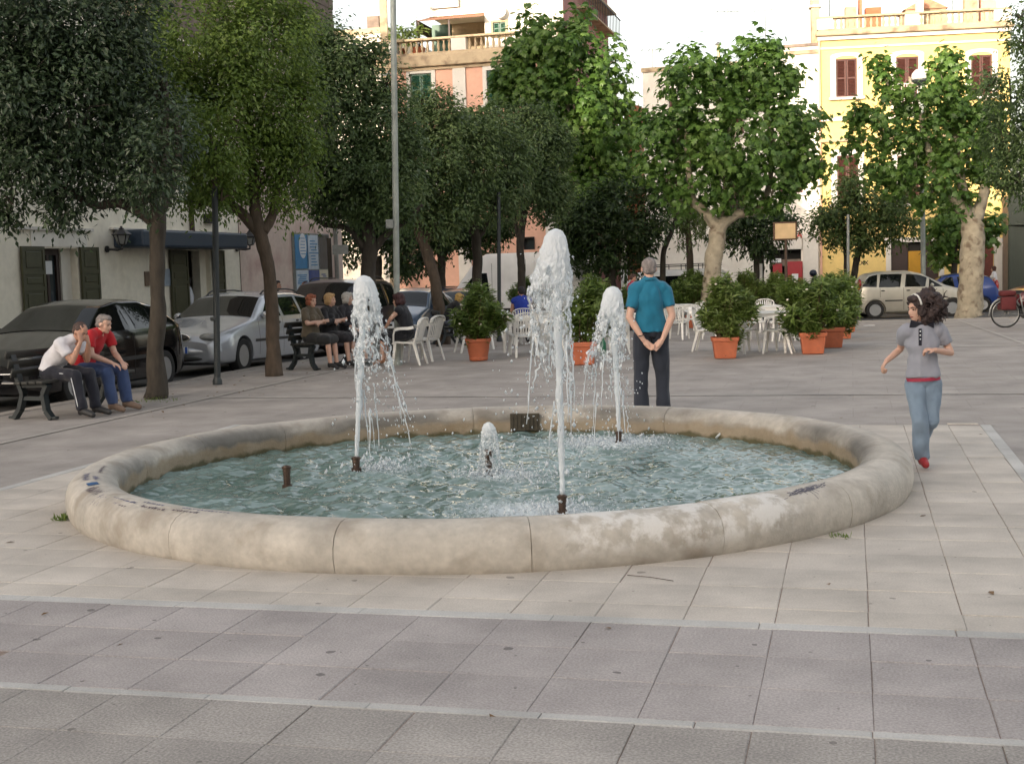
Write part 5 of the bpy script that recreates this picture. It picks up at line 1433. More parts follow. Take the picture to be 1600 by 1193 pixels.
# ground floor: wide doorway with two dark leaves and a yellow panel, arched doorway
dx = [LY(p, 400)[0] for p in (1392, 1420, 1441, 1467)]
Y_.box('door', dx[0], dx[1] - .02, 0, d_a[3], .12, .2, m_wood_d); Y_.box('door', dx[2], dx[3], 0, d_a[3], .12, .2, m_wood_d)
Y_.box('yellow_panel', dx[1], dx[2] - .02, 0, LY(1430, 392)[1], .1, .2, M('ochre_panel', lin(176, 130, 32), .5, .1, 4)); Y_.box('dark_transom', dx[1], dx[2], LY(1430, 392)[1], d_a[3], .16, .2, m_dark)
for a, b_ in ((dx[0] - .22, dx[0]), (dx[3], dx[3] + .22)): Y_.box('door_jamb', a, b_, 0, d_a[3], -.06, .02, m_trimw)
Y_.box('door_lintel', dx[0] - .3, dx[3] + .3, d_a[3], d_a[3] + .22, -.1, .02, m_trimw)
Y_.box('door', d_b[0], d_b[1], 0, d_b[3] + .1, .15, .22, M('red_brown_door', lin(96, 48, 40), .5, .15, 8))
aw_ = MB(); xc = (d_b[0] + d_b[1]) / 2; ri = (d_b[1] - d_b[0]) / 2
zsp = LY(1541, 386)[1]
for s in (-1, 1): aw_.box((xc + s * (ri + .17), -.05, zsp / 2), (.34, .12, zsp)); aw_.box((xc + s * (ri + .17), -.07, zsp + .06), (.46, .18, .13))
n = 14
for i in range(n):
    a0_, a1_ = PI * i / n, PI * (i + 1) / n
    aw_.prism([(xc + ri * math.cos(a0_), zsp + .12 + ri * .9 * math.sin(a0_)), (xc + (ri + .34) * math.cos(a0_), zsp + .12 + (ri + .34) * .9 * math.sin(a0_)), (xc + (ri + .34) * math.cos(a1_), zsp + .12 + (ri + .34) * .9 * math.sin(a1_)), (xc + ri * math.cos(a1_), zsp + .12 + ri * .9 * math.sin(a1_))], .0, .12, XZ)
aw_.obj('door_arch', m_trimw, Y_.t)
gx_, gz_ = LY(1347, 411); text('XXX', .26, m_iron, Y_.t, (gx_, -.004, gz_), (PI / 2, 0, .0), bold=True, name='graffiti', ext=.001)
nx, nz = LY(1562, 375); Y_.box('number_plate', nx - .16, nx + .16, nz - .09, nz + .09, -.03, 0, m_p2)
c0 = LY(1268, 60, .5); c1 = LY(1281, 0, .5)
ck = Y_.box('chimney', c0[0], c1[0] - .03, LY(1275, 67, .5)[1] - 1, c1[1] + .6, .4, .9, m_trim); Y_.box('chimney_cap', c0[0] - .08, c1[0] + .05, LY(1275, 12, .5)[1], LY(1275, 9, .5)[1], .32, .98, m_trimw, ck)
for px, w, h, dpt, mm, nm in ((1330, .5, .55, 3.0, m_trim, 'roof_pot'), (1365, .7, .5, 3.2, m_terra, 'roof_pot'), (1345, .12, 1.2, 3, m_brick, 'flue_pipe'), (1518, .6, 1.6, 3.5, m_trim, 'roof_stack'), (1545, .7, 1.5, 3.8, m_salmon, 'roof_stack'), (1438, .3, 1.3, 5, m_trimw, 'roof_stack')):
    x, z = LY(px, 22, dpt); Y_.box(nm, x - w / 2, x + w / 2, zt, z + h * .6, dpt, dpt + .5, mm)
rx0, rx1 = LY(1412, 15, 6)[0], LY(1482, 15, 6)[0]; rz_ = LY(1445, 14, 6)[1]
MB().prism([(rx0, rz_), (rx1, rz_), ((rx0 + rx1) / 2, rz_ + .55)], -8, -6, XZ).obj('roof_hut', m_tileroof, Y_.t)
Y_.box('roof_hut_wall', rx0 + .1, rx1 - .1, zt, rz_, 6.1, 7.9, m_trim)
# dark green shopfront at the far right
S_ = Facade('shopfront', 'dark green shopfront house at the corner right of the yellow palazzo', at(1575, 300, 57), NU)
zs = S_.L(1590, 305)[1]
m_dgreen = M('dark_green_wood', lin(54, 62, 52), .5, .12, 6, stretch=(4, 4, .6))
S_.wall(6, zs, [(1.0, 2.0, 0, 3.2), (2.5, 4.5, .6, 3.2)], m_dgreen, th=.2); S_.body(6, zs, 8, m_tufa); S_.roof(6, zs, 8, m_tufa)
S_.box('door', 1.0, 2.0, 0, 3.2, .15, .2, m_shut_b); S_.box('pane', 2.5, 4.5, .6, 3.2, .15, .2, m_glass)
for x in (.05, .75, 2.1, 4.6): S_.box('pilaster', x, x + .22, 0, 3.5, -.1, 0, m_dgreen)
S_.box('fascia_board', 0, 6, 3.5, 4.1, -.2, 0, m_dgreen, bev=.02)
# antennas
for px, py, d, h, lb in ((1020, 103, 63, 1.0, 'small antenna on the white house nearest the gap of sky'), (1138, 103, 63, 2.9, 'tall antenna above the crown between the two white houses'), (1196, 70, 62, 1.9, 'antenna with several arms on the taller white house'), (575, 46, 64, .7, 'antenna on the pale house left of the pink palazzo'), (1296, 22, 62, 1.2, 'antenna at the chimney end of the yellow roof'), (1488, 18, 63, 1.5, 'thin antenna mast behind the yellow balustrade')):
    antenna(at(px, py, d) + Vector((0, 0, -.2)), h, lb, 6 if px == 1196 else 4)
t = thing('flue_pipe', 'slim capped flue on the white house roof', 'flue', at(1123, 103, 62.5)); MB().tube([(0, 0, 0), (0, 0, .95)], .08, 8).obj('pipe', m_trim, t); MB().lathe([(.14, .95), (.16, 1.0), (.02, 1.1)], 10).obj('cowl', m_galv, t)
# the tall house on the near side of the piazza, behind the viewer: its shade covers the square
K_ = Facade('apartment_house', 'long tall house closing the near side of the piazza', Vector((70, -50, 0)), (-1, 0))
kw = [(3 + 4.2 * i, 4.3 + 4.2 * i, 1 + 3.6 * j, 3 + 3.6 * j) for i in range(36) for j in range(6)]
KH = 24.0
K_.wall(160, KH, kw, m_cream, th=.2); K_.body(160, KH, 12, m_cream); K_.roof(160, KH, 12, m_tufa)
b = MB()
for w in kw: b.quad((w[0], .2, w[2]), (w[1], .2, w[2]), (w[1], .2, w[3]), (w[0], .2, w[3]))
tag(b.obj('panes', m_glass, K_.t), kind='stuff')

# ------------------------------------------------------------------ vehicles
def eval_mesh(me, mods, name):
    o = bpy.data.objects.new('temporary', me); C.objects.link(o)
    for typ, kw in mods:
        md = o.modifiers.new(typ, typ)
        for k, v in kw.items(): setattr(md, k, v)
    dg = bpy.context.evaluated_depsgraph_get()
    out = bpy.data.meshes.new_from_object(o.evaluated_get(dg)); out.name = name
    bpy.data.objects.remove(o)
    return out
def paint(name, col, metal=.0, rough=.32, coat=.6):
    m = M(name, col, rough, .04, 3, spec=.35, coat=coat, metal=metal, var2=.06, scale2=1.5, dirt=((col[0] * .9 + .008, col[1] * .9 + .007, col[2] * .9 + .006), .35, 2.0))
    return m
m_tyre = M('tyre_rubber', (.018, .018, .018), .85, .15, 20)
m_alloy = M('alloy_rim', lin(170, 172, 174), .35, .06, 10, metal=.7)
m_carglass = M('car_glass', (.008, .010, .010), .02, .0, spec=.42)
m_blackpl = M('black_plastic', (.022, .022, .023), .6, .1, 20)
m_chrome = M('chrome', (.7, .7, .7), .12, 0, metal=1)
m_lampc = M('headlamp_glass', (.16, .17, .17), .08, .1, 30, spec=.8)
m_lampr = M('tail_lamp', (.30, .02, .015), .12, .1, 20, spec=.8)
m_lampo = M('indicator_lamp', (.55, .18, .03), .12, .1, 20)
m_wiper = m_blackpl
m_plate = M('number_plate_white', (.75, .76, .78), .4, .03)
m_plateb = M('number_plate_blue', (.03, .10, .42), .4, .03)
def smooth1(a, n):
    k = np.ones(n) / n; p = np.pad(a, (n // 2, n - 1 - n // 2), mode='edge'); return np.convolve(p, k, 'valid')
class Car:
    def __init__(s, name, label, L, W, top, belt, zb, mat, wheels, rw=.30, tumble=.80, hoodw=.92, group='cars parked along the kerb', cat='car', nose=.10, tail=.07, rim='disc', crown_=.03):
        """top / belt: [(x, z)] from the front; wheels: (front axle x, rear axle x)"""
        s.t = thing(name, label, cat, (0, 0, 0), 0, group); s.L = L; s.W = W
        n = int(L / .035); xs = np.linspace(0, L, n); s.xs = xs
        zt = smooth1(np.interp(xs, [p[0] for p in top], [p[1] for p in top]), 5)
        zbe = smooth1(np.interp(xs, [p[0] for p in belt], [p[1] for p in belt]), 5)
        zbe = np.minimum(zbe, zt - .03)
        zbo = np.interp(xs, [0, .25, L - .3, L], [zb + .06, zb, zb, zb + .08])
        hw = W / 2 * (1 - .17 * np.clip(1 - xs / .55, 0, 1) ** 2.2 - nose * np.clip(1 - xs / .16, 0, 1) ** 2 - .12 * np.clip(1 - (L - xs) / .5, 0, 1) ** 2.2 - tail * np.clip(1 - (L - xs) / .12, 0, 1) ** 2)
        gh = np.clip((zt - zbe - .06) / .35, 0, 1)       # greenhouse amount
        gh = smooth1(gh, 7)
        wt = hw * (hoodw * (1 - gh) + tumble * gh)
        K = []
        for i in range(n):
            b, be, t, w, q = zbo[i], zbe[i], zt[i], hw[i], wt[i]
            rr = .07 * gh[i] + .035 * (1 - gh[i])
            K.append([(0, b), (w * .8, b), (w * .965, b + .05), (w * .995, b + .35 * (be - b)), (w, b + .62 * (be - b)), (w * .965, be), (q + .012, t - rr), (q * .90, t - .012), (q * .5, t + crown_ * .6), (0, t + crown_)])
        K = np.array(K)
        # refine each section (Catmull-Rom through its corners)
        m = K.shape[1]; sub = 4; R_ = []
        for k in range(m - 1):
            p0 = K[:, max(k - 1, 0)]; p1 = K[:, k]; p2 = K[:, k + 1]; p3 = K[:, min(k + 2, m - 1)]
            for j in range(sub):
                f = j / sub
                R_.append(.5 * (2 * p1 + (p2 - p0) * f * .8 + (2 * p0 * .8 - 5 * p1 + .2 * p1 * 2 + 4 * p2 - .2 * p2 * 2 - p3 * .8 - .0 * p0) * 0 + 0) if False else (p1 * (1 - f) + p2 * f) + .5 * f * (1 - f) * ((1 - f) * ((p2 - p0) * .55 - (p2 - p1)) - f * ((p3 - p1) * .55 - (p2 - p1))))
        R_.append(K[:, -1])
        S = np.stack(R_, 1); s.S = S; s.hw = hw; s.wt = wt; s.zt = zt; s.zbe = zbe
        k = S.shape[1]
        V = []; F = []
        ring = 2 * (k - 1)
        for i in range(n):
            for j in range(k): V.append((xs[i] - L / 2, -S[i, j, 0], S[i, j, 1]))
            for j in range(k - 2, 0, -1): V.append((xs[i] - L / 2, S[i, j, 0], S[i, j, 1]))
        for i in range(n - 1):
            for j in range(ring):
                j2 = (j + 1) % ring
                F.append((i * ring + j, i * ring + j2, (i + 1) * ring + j2, (i + 1) * ring + j))
        F.append(tuple(range(ring - 1, -1, -1))); F.append(tuple((n - 1) * ring + j for j in range(ring)))
        me = bpy.data.meshes.new('body'); me.from_pydata(V, [], F)
        cut = MB()
        for ax in wheels:
            for sy in (-1, 1):
                cut.lathe([(rw + .055, -.17), (rw + .055, .17)], 28, Matrix.Translation((ax - L / 2, sy * (W / 2 - .08), rw)) @ Matrix.Rotation(PI / 2, 4, 'X'))
        cm = cut.mesh('cut'); co = bpy.data.objects.new('cutter', cm); C.objects.link(co)
        me = eval_mesh(me, [('BOOLEAN', dict(operation='DIFFERENCE', object=co, solver='EXACT'))], 'body')
        bpy.data.objects.remove(co)
        me.polygons.foreach_set('use_smooth', [True] * len(me.polygons)); me.set_sharp_from_angle(angle=R(38))
        me.materials.clear(); me.materials.append(mat)
        s.body = link('body', me, None, s.t)
        wm = {}
        for ax in wheels:
            for sy in (-1, 1):
                w = link('wheel', s.tyre_mesh(rw), m_tyre, s.t); w.location = (ax - L / 2, sy * (W / 2 - .11), rw); w.rotation_euler = (0, 0, 0 if sy < 0 else PI)
                rm = link('rim', s.rim_mesh(rw, rim), m_alloy if rim != 'black' else m_tyre, w)
        s.mat = mat
    _tm = {}
    def tyre_mesh(s, r):
        k = ('t', r)
        if k not in Car._tm:
            Car._tm[k] = MB().lathe([(r * .64, -.09), (r * .9, -.10), (r * .98, -.085), (r, -.05), (r, .05), (r * .98, .085), (r * .9, .10), (r * .64, .09), (r * .60, .0)], 36, Matrix.Rotation(PI / 2, 4, 'X')).mesh('tyre', True, 45)
            Car._tm[k].materials.append(m_tyre)
        return Car._tm[k]
    def rim_mesh(s, r, kind):
        k = ('r', r, kind)
        if k not in Car._tm:
            b = MB(); Mx = Matrix.Rotation(PI / 2, 4, 'X')
            b.lathe([(r * .66, .085), (r * .66, .06), (r * .60, .055), (r * .60, .03), (r * .10, .035 if kind == 'disc' else .01), (.001, .04)], 32, Mx) if kind == 'disc' else b.lathe([(r * .68, .09), (r * .68, .06), (r * .60, .055), (r * .58, -.04), (.001, -.04)], 32, Mx)
            ns = 5 if kind == 'five' else 7
            for q in range(ns):
                a = 2 * PI * q / ns
                y = -.055
                b.prism([(r * .12 * math.cos(a - .5), r * .12 * math.sin(a - .5)), (r * .62 * math.cos(a - .20), r * .62 * math.sin(a - .20)), (r * .62 * math.cos(a + .20), r * .62 * math.sin(a + .20)), (r * .12 * math.cos(a + .5), r * .12 * math.sin(a + .5))], .045, .07, Mx)
            b.lathe([(r * .16, .06), (r * .15, .08), (.001, .085)], 16, Mx)
            Car._tm[k] = b.mesh('rim', True, 30)
            Car._tm[k].materials.append(m_alloy)
        return Car._tm[k]
    def side_y(s, x, z):
        i = min(max(x / s.L * (len(s.xs) - 1), 0), len(s.xs) - 1.001); a = int(i); f = i - a
        out = []
        for q in (a, a + 1):
            S = s.S[q]; lo = 9; zz = S[lo:, 1]; yy = S[lo:, 0]
            out.append(np.interp(z, zz, yy))
        return out[0] * (1 - f) + out[1] * f
    def top_z(s, x, y):
        i = min(max(x / s.L * (len(s.xs) - 1), 0), len(s.xs) - 1.001); a = int(i); f = i - a
        out = []
        for q in (a, a + 1):
            S = s.S[q]; yy = S[20:, 0][::-1]; zz = S[20:, 1][::-1]
            out.append(np.interp(abs(y), yy, zz))
        return out[0] * (1 - f) + out[1] * f
    def side_patch(s, name, poly, mat, parent=None, off=.006, sides=(-1, 1), nx=10, nz=6):
        P = np.array(poly, float); x0, x1 = P[:, 0].min(), P[:, 0].max()
        for sd in sides:
            b = MB()
            for i in range(nx + 1):
                x = x0 + (x1 - x0) * i / nx; x_ = min(max(x, x0 + 1e-4), x1 - 1e-4)
                hits = []
                for a in range(len(P)):
                    p, q = P[a], P[(a + 1) % len(P)]
                    if (p[0] - x_) * (q[0] - x_) <= 0 and p[0] != q[0]:
                        hits.append(p[1] + (q[1] - p[1]) * (x_ - p[0]) / (q[0] - p[0]))
                z0, z1 = min(hits), max(hits)
                for j in range(nz + 1):
                    z = z0 + (z1 - z0) * j / nz
                    b.v.append((x - s.L / 2, sd * (s.side_y(x, z) + off), z))
            for i in range(nx):
                for j in range(nz):
                    q = (i * (nz + 1) + j, (i + 1) * (nz + 1) + j, (i + 1) * (nz + 1) + j + 1, i * (nz + 1) + j + 1)
                    b.f.append(q if sd < 0 else q[::-1])
            b.obj(name, mat, parent or s.t, True)
    def top_patch(s, name, x0, x1, w0, w1, mat, off=.008, nx=10, ny=12):
        """pane following the slope between x0 and x1 (half widths w0, w1 as shares of the roof width)"""
        b = MB()
        for i in range(nx + 1):
            f = i / nx; x = x0 + (x1 - x0) * f; w = (w0 * (1 - f) + w1 * f) * np.interp(x, s.xs, s.wt)
            dz = (s.top_z(min(x + .05, s.L), 0) - s.top_z(max(x - .05, 0), 0)) / .1
            nn = math.hypot(1, dz)
            for j in range(ny + 1):
                y = -w + 2 * w * j / ny
                b.v.append((x - s.L / 2 - dz / nn * off, y, s.top_z(x, y) + off / nn))
        for i in range(nx):
            for j in range(ny):
                b.f.append((i * (ny + 1) + j, (i + 1) * (ny + 1) + j, (i + 1) * (ny + 1) + j + 1, i * (ny + 1) + j + 1))
        b.obj(name, mat, s.t, True)
    def blob(s, name, c, r, mat, both=True, rot=None):
        out = []
        for sd in ((-1, 1) if both else (1,)):
            out.append(MB().ell((c[0] - s.L / 2, sd * c[1], c[2]), r, 18, 12, rot=None if rot is None else Matrix.Rotation(sd * rot, 3, 'Z')).obj(name, mat, s.t, True))
        return out
    def mirrors(s, x, z, mat=None):
        for sd in (-1, 1):
            MB().ell((x - s.L / 2, sd * (s.side_y(x, z) + .09), z), (.06, .10, .07), 14, 10).obj('mirror', mat or s.mat, s.t, True)
    def handle(s, x, z, mat=None):
        for sd in (-1, 1):
            MB().ell((x - s.L / 2, sd * (s.side_y(x, z) + .004), z), (.075, .018, .022), 12, 8).obj('door_handle', mat or s.mat, s.t, True)
    def seam(s, x, z0, z1, lean=0.0):
        s.side_patch('door_seam', [(x - .006, z0), (x + .006, z0), (x + .006 + lean, z1), (x - .006 + lean, z1)], m_dark, off=.0015, nx=3, nz=12)
    def rails(s, x0, x1, y):
        for sd in (-1, 1):
            pts = [(x0 - s.L / 2, sd * y, s.top_z(x0, y)), (x0 + .12 - s.L / 2, sd * y, s.top_z(x0, y) + .06)] + [(x0 + (x1 - x0) * k / 6 - s.L / 2, sd * y, s.top_z(x0 + (x1 - x0) * k / 6, y) + .065) for k in range(1, 6)] + [(x1 - .1 - s.L / 2, sd * y, s.top_z(x1, y) + .06), (x1 - s.L / 2, sd * y, s.top_z(x1, y))]
            MB().tube(pts, .016, 6).obj('roof_rail', m_blackpl, s.t, True)
    def plate(s, front, z, txt=None, x=None):
        xx = (x if x is not None else -.012) - s.L / 2 if front else s.L / 2 + .012
        p = MB().box((xx, 0, z), (.02, .52, .115)).obj('number_plate', m_plate, s.t)
        sg = -1 if front else 1
        for y, in ((-.235,), (.235,)): MB().box((xx + sg * .011, y, z), (.002, .045, .112)).obj('blue_band', m_plateb, p)
        if txt: text(txt, .085, m_iron, p, (xx + sg * .0115, 0, z), (PI / 2, 0, -PI / 2 if front else PI / 2), ext=.001, name='plate_lettering')
    def place(s, p, front_dir, dz=-.08, pitch=0.0):
        f = Vector(front_dir); a = math.atan2(-f.y, -f.x)
        s.t.location = (p.x, p.y, zg(p.y) + dz); s.t.rotation_euler = (0, 0, a)
        if zg(p.y) < -.01:
            sl = .018 * (-(-f).normalized().y); s.t.rotation_euler = (0, -math.asin(sl) * 1.0, a)
def kerb_side(px, u):
    """v of the point of the line u = const seen in column px at road height"""
    a, b = ray(px, 590); d = u / (a * NU.x + NU.y); p = Vector((a * d, d, 0)); return to_uv(p)[1]
p_black = paint('black_car_paint', (.005, .005, .006), 0, .12, .5); p_silver = paint('silver_car_paint', lin(178, 182, 188), .35, .26, .6); p_gold = paint('warm_silver_paint', lin(186, 182, 170), .6, .38, .5)
p_purple = paint('dark_purple_paint', lin(44, 36, 48), .2, .3, .7); p_blue = paint('dark_blue_paint', lin(28, 38, 60), .2, .28, .7); p_bluem = paint('blue_grey_paint', lin(64, 82, 104), .4, .3, .7); p_white = paint('white_van_paint', lin(238, 238, 236), 0, .4, .4); p_blue2 = paint('bright_blue_paint', lin(26, 56, 122), .2, .3, .7); p_red = paint('dark_red_paint', lin(92, 30, 32), .2, .3, .7)
SU = -10.62
# black four-door car, front towards the viewer
c = Car('parked_car', 'black four door car parked behind the bench where two men sit', 4.19, 1.74,
        [(0, .56), (.06, .66), (.35, .78), (1.18, .97), (1.30, 1.0), (1.95, 1.36), (2.35, 1.43), (3.0, 1.42), (3.45, 1.33), (3.95, 1.04), (4.12, .96), (4.19, .72)],
        [(0, .50), (.5, .70), (1.2, .90), (2.5, .95), (4.0, .98), (4.19, .6)], .17, p_black, (.86, 3.40), .30, .76, rim='disc')
c.top_patch('windscreen', 1.30, 1.93, .97, .93, m_carglass); c.top_patch('rear_window', 3.52, 3.98, .88, .92, m_carglass)
c.side_patch('front_window', [(1.62, .97), (2.42, .985), (2.40, 1.33), (2.10, 1.31)], m_carglass)
c.side_patch('rear_window', [(2.50, .985), (3.45, 1.0), (3.38, 1.20), (3.12, 1.31), (2.48, 1.335)], m_carglass)
c.side_patch('window_bar', [(3.10, .99), (3.13, .99), (3.08, 1.31), (3.05, 1.31)], p_black, off=.010, nx=3)
c.seam(2.46, .28, .97); c.seam(1.42, .30, .94); c.seam(3.30, .45, .97, -.1)
c.handle(2.30, .86); c.handle(3.12, .88); c.mirrors(1.62, 1.0)
c.side_patch('side_moulding', [(1.28, .52), (3.0, .52), (3.0, .58), (1.28, .58)], m_blackpl)
c.blob('headlamp', (.16, .56, .64), (.14, .17, .07), m_lampc, rot=.35); c.blob('tail_lamp', (4.12, .6, .88), (.07, .15, .10), m_lampr)
gb_ = MB().ell((.015 - 4.19 / 2, 0, .60), (.05, .22, .10), 20, 10).obj('grille', m_blackpl, c.t, True)
MB().tube([(.0 - 4.19 / 2 - .03, .21 * math.cos(a), .61 + .10 * math.sin(a)) for a in np.linspace(0, 2 * PI, 20)], .014, 6).obj('grille_ring', m_chrome, gb_, True)
MB().lathe([(.001, .03), (.05, .02), (.055, 0)], 16, Matrix.Translation((.03 - 4.19 / 2, 0, .745)) @ Matrix.Rotation(-1.2, 4, 'Y')).obj('bonnet_badge', m_chrome, c.t, True)
for z in (.50,): c.blob('bumper_strip', (.10, .0, z), (.13, .74, .03), m_chrome, both=False)
c.blob('bumper', (.14, .0, .36), (.18, .80, .13), p_black, both=False)
c.plate(True, .43, 'CS 081AZ', x=-.05)
vr = kerb_side(262, SU)
c.place(uv(SU - 1.74 / 2, vr - 3.40 + 4.19 / 2), -EV)
# silver estate
c = Car('parked_car', 'silver estate car with roof rails parked beside the three women on a bench', 4.65, 1.76,
        [(0, .56), (.08, .68), (.45, .80), (1.28, .96), (1.42, 1.0), (2.10, 1.37), (2.5, 1.44), (3.6, 1.44), (4.15, 1.38), (4.52, 1.00), (4.60, .9), (4.65, .6)],
        [(0, .50), (.5, .70), (1.3, .90), (2.5, .96), (4.4, .99), (4.65, .55)], .18, p_silver, (.92, 3.62), .31, .78, rim='disc')
c.top_patch('windscreen', 1.42, 2.08, .97, .93, m_carglass); c.top_patch('rear_window', 4.17, 4.50, .88, .9, m_carglass)
c.side_patch('front_window', [(1.78, .98), (2.58, .99), (2.55, 1.34), (2.26, 1.33)], m_carglass)
c.side_patch('rear_window', [(2.66, .99), (3.52, 1.0), (3.46, 1.35), (2.63, 1.345)], m_carglass)
c.side_patch('quarter_window', [(3.60, 1.0), (4.36, 1.03), (4.12, 1.32), (3.54, 1.35)], m_carglass)
c.seam(2.62, .3, .98); c.seam(1.56, .3, .95); c.seam(3.46, .55, .98)
c.handle(2.45, .87, m_blackpl); c.handle(3.32, .88, m_blackpl); c.mirrors(1.80, 1.02); c.rails(2.3, 4.1, .56)
c.side_patch('side_moulding', [(1.36, .54), (3.3, .54), (3.3, .59), (1.36, .59)], m_blackpl)
c.blob('headlamp', (.20, .55, .66), (.17, .22, .085), m_lampc, rot=.42); c.blob('indicator', (.33, .73, .66), (.12, .07, .06), m_lampo, rot=.3)
g = c.blob('grille', (.03, 0, .67), (.05, .29, .075), m_blackpl, both=False)[0]
MB().tube([(.03 - 4.65 / 2 - .022, .28 * math.cos(a), .67 + .075 * math.sin(a)) for a in np.linspace(0, 2 * PI, 28)], .013, 6).obj('grille_ring', m_chrome, g, True)
MB().ell((-.025 - 4.65 / 2, 0, .67), (.012, .06, .025), 14, 8).obj('oval_badge', m_plateb, g, True)
c.blob('bumper', (.15, 0, .42), (.20, .82, .12), p_silver, both=False); c.blob('air_intake', (.04, 0, .30), (.12, .55, .05), m_blackpl, both=False)
c.plate(True, .46, None, x=-.055)
vf = kerb_side(385, SU)
c.place(uv(SU - 1.76 / 2, vf - .92 + 4.65 / 2), -EV)
v_next = vf - .92 + 4.65 + .7
# dark purple people carrier
c = Car('parked_minivan', 'dark purple people carrier behind the silver estate car and the left jet', 4.62, 1.80,
        [(0, .60), (.08, .74), (.40, .92), (.95, 1.08), (1.05, 1.10), (1.85, 1.62), (2.3, 1.70), (3.8, 1.70), (4.3, 1.62), (4.55, 1.0), (4.62, .6)],
        [(0, .52), (.5, .80), (1.1, 1.0), (2.5, 1.04), (4.4, 1.06), (4.62, .55)], .20, p_purple, (.88, 3.68), .32, .78)
c.top_patch('windscreen', 1.05, 1.85, .97, .92, m_carglass)
c.side_patch('front_window', [(1.55, 1.05), (2.45, 1.06), (2.42, 1.58), (2.0, 1.55)], m_carglass); c.side_patch('rear_window', [(2.54, 1.06), (3.4, 1.07), (3.36, 1.60), (2.50, 1.59)], m_carglass); c.side_patch('quarter_window', [(3.48, 1.08), (4.26, 1.1), (4.12, 1.54), (3.45, 1.60)], m_carglass)
c.blob('headlamp', (.18, .58, .76), (.16, .18, .09), m_lampc, rot=.4); c.mirrors(1.6, 1.1); c.rails(2.2, 4.0, .58); c.handle(2.3, .94); c.seam(2.5, .32, 1.05)
c.place(uv(SU - .95, v_next + 4.62 / 2), -EV); v_next += 4.62 + .8
# two more dark blue cars further along the kerb and an estate beyond
c = Car('parked_car', 'dark blue rounded hatchback behind the leaning oak trunk', 4.0, 1.70,
        [(0, .55), (.07, .68), (.4, .82), (1.05, .98), (1.15, 1.0), (1.80, 1.38), (2.3, 1.47), (2.9, 1.44), (3.5, 1.25), (3.85, .95), (4.0, .6)],
        [(0, .5), (.5, .72), (1.2, .93), (2.5, .97), (3.8, .95), (4.0, .55)], .18, p_bluem, (.8, 3.28), .29, .76)
c.top_patch('windscreen', 1.15, 1.78, .97, .93, m_carglass); c.top_patch('rear_window', 3.0, 3.6, .85, .9, m_carglass)
c.side_patch('front_window', [(1.5, .98), (2.35, .99), (2.33, 1.36), (1.95, 1.34)], m_carglass); c.side_patch('rear_window', [(2.43, .99), (3.2, 1.0), (2.95, 1.32), (2.41, 1.37)], m_carglass)
c.blob('headlamp', (.17, .54, .68), (.14, .17, .08), m_lampc, rot=.4); c.mirrors(1.5, 1.02); c.seam(2.4, .3, .97)
c.place(uv(SU - .9, v_next + 2.0), -EV); v_next += 4.0 + .6
proto_car = c.t
c = Car('parked_car', 'blue grey saloon car half hidden by the round rimmed pot', 4.3, 1.74,
        [(0, .55), (.07, .66), (.4, .78), (1.2, .95), (1.3, .98), (1.95, 1.34), (2.4, 1.43), (3.0, 1.40), (3.55, 1.08), (3.7, 1.04), (4.2, 1.0), (4.3, .6)],
        [(0, .5), (.5, .7), (1.3, .9), (2.5, .95), (4.1, .97), (4.3, .55)], .18, p_blue, (.86, 3.45), .30, .76)
c.top_patch('windscreen', 1.3, 1.95, .97, .93, m_carglass); c.top_patch('rear_window', 3.08, 3.52, .88, .92, m_carglass)
c.side_patch('front_window', [(1.62, .97), (2.42, .98), (2.40, 1.33), (2.10, 1.31)], m_carglass); c.side_patch('rear_window', [(2.5, .98), (3.3, .99), (3.05, 1.29), (2.48, 1.33)], m_carglass)
c.blob('headlamp', (.17, .56, .66), (.14, .17, .07), m_lampc, rot=.4); c.mirrors(1.62, 1.0); c.seam(2.46, .3, .96)
c.place(uv(SU - .9, v_next + 2.15), -EV)
c = Car('parked_car', 'dark estate car with pale roof edge beyond the purple people carrier', 4.6, 1.76,
        [(0, .56), (.08, .68), (.45, .80), (1.28, .96), (1.42, 1.0), (2.10, 1.40), (2.5, 1.50), (3.6, 1.50), (4.2, 1.42), (4.5, 1.00), (4.6, .6)],
        [(0, .5), (.5, .7), (1.3, .9), (2.5, .96), (4.4, .99), (4.6, .55)], .18, p_blue, (.92, 3.6), .31, .78)
c.top_patch('windscreen', 1.42, 2.08, .97, .93, m_carglass)
c.side_patch('front_window', [(1.78, .98), (2.58, .99), (2.55, 1.40), (2.26, 1.37)], m_carglass); c.side_patch('rear_window', [(2.66, .99), (3.52, 1.0), (3.46, 1.41), (2.63, 1.40)], m_carglass); c.side_patch('quarter_window', [(3.60, 1.0), (4.3, 1.03), (4.12, 1.36), (3.54, 1.41)], m_carglass)
c.rails(2.3, 4.1, .56); c.handle(2.45, .88, m_chrome)
pE = at(668, 450, 47); c.place(pE, (-.9, -.4, 0))
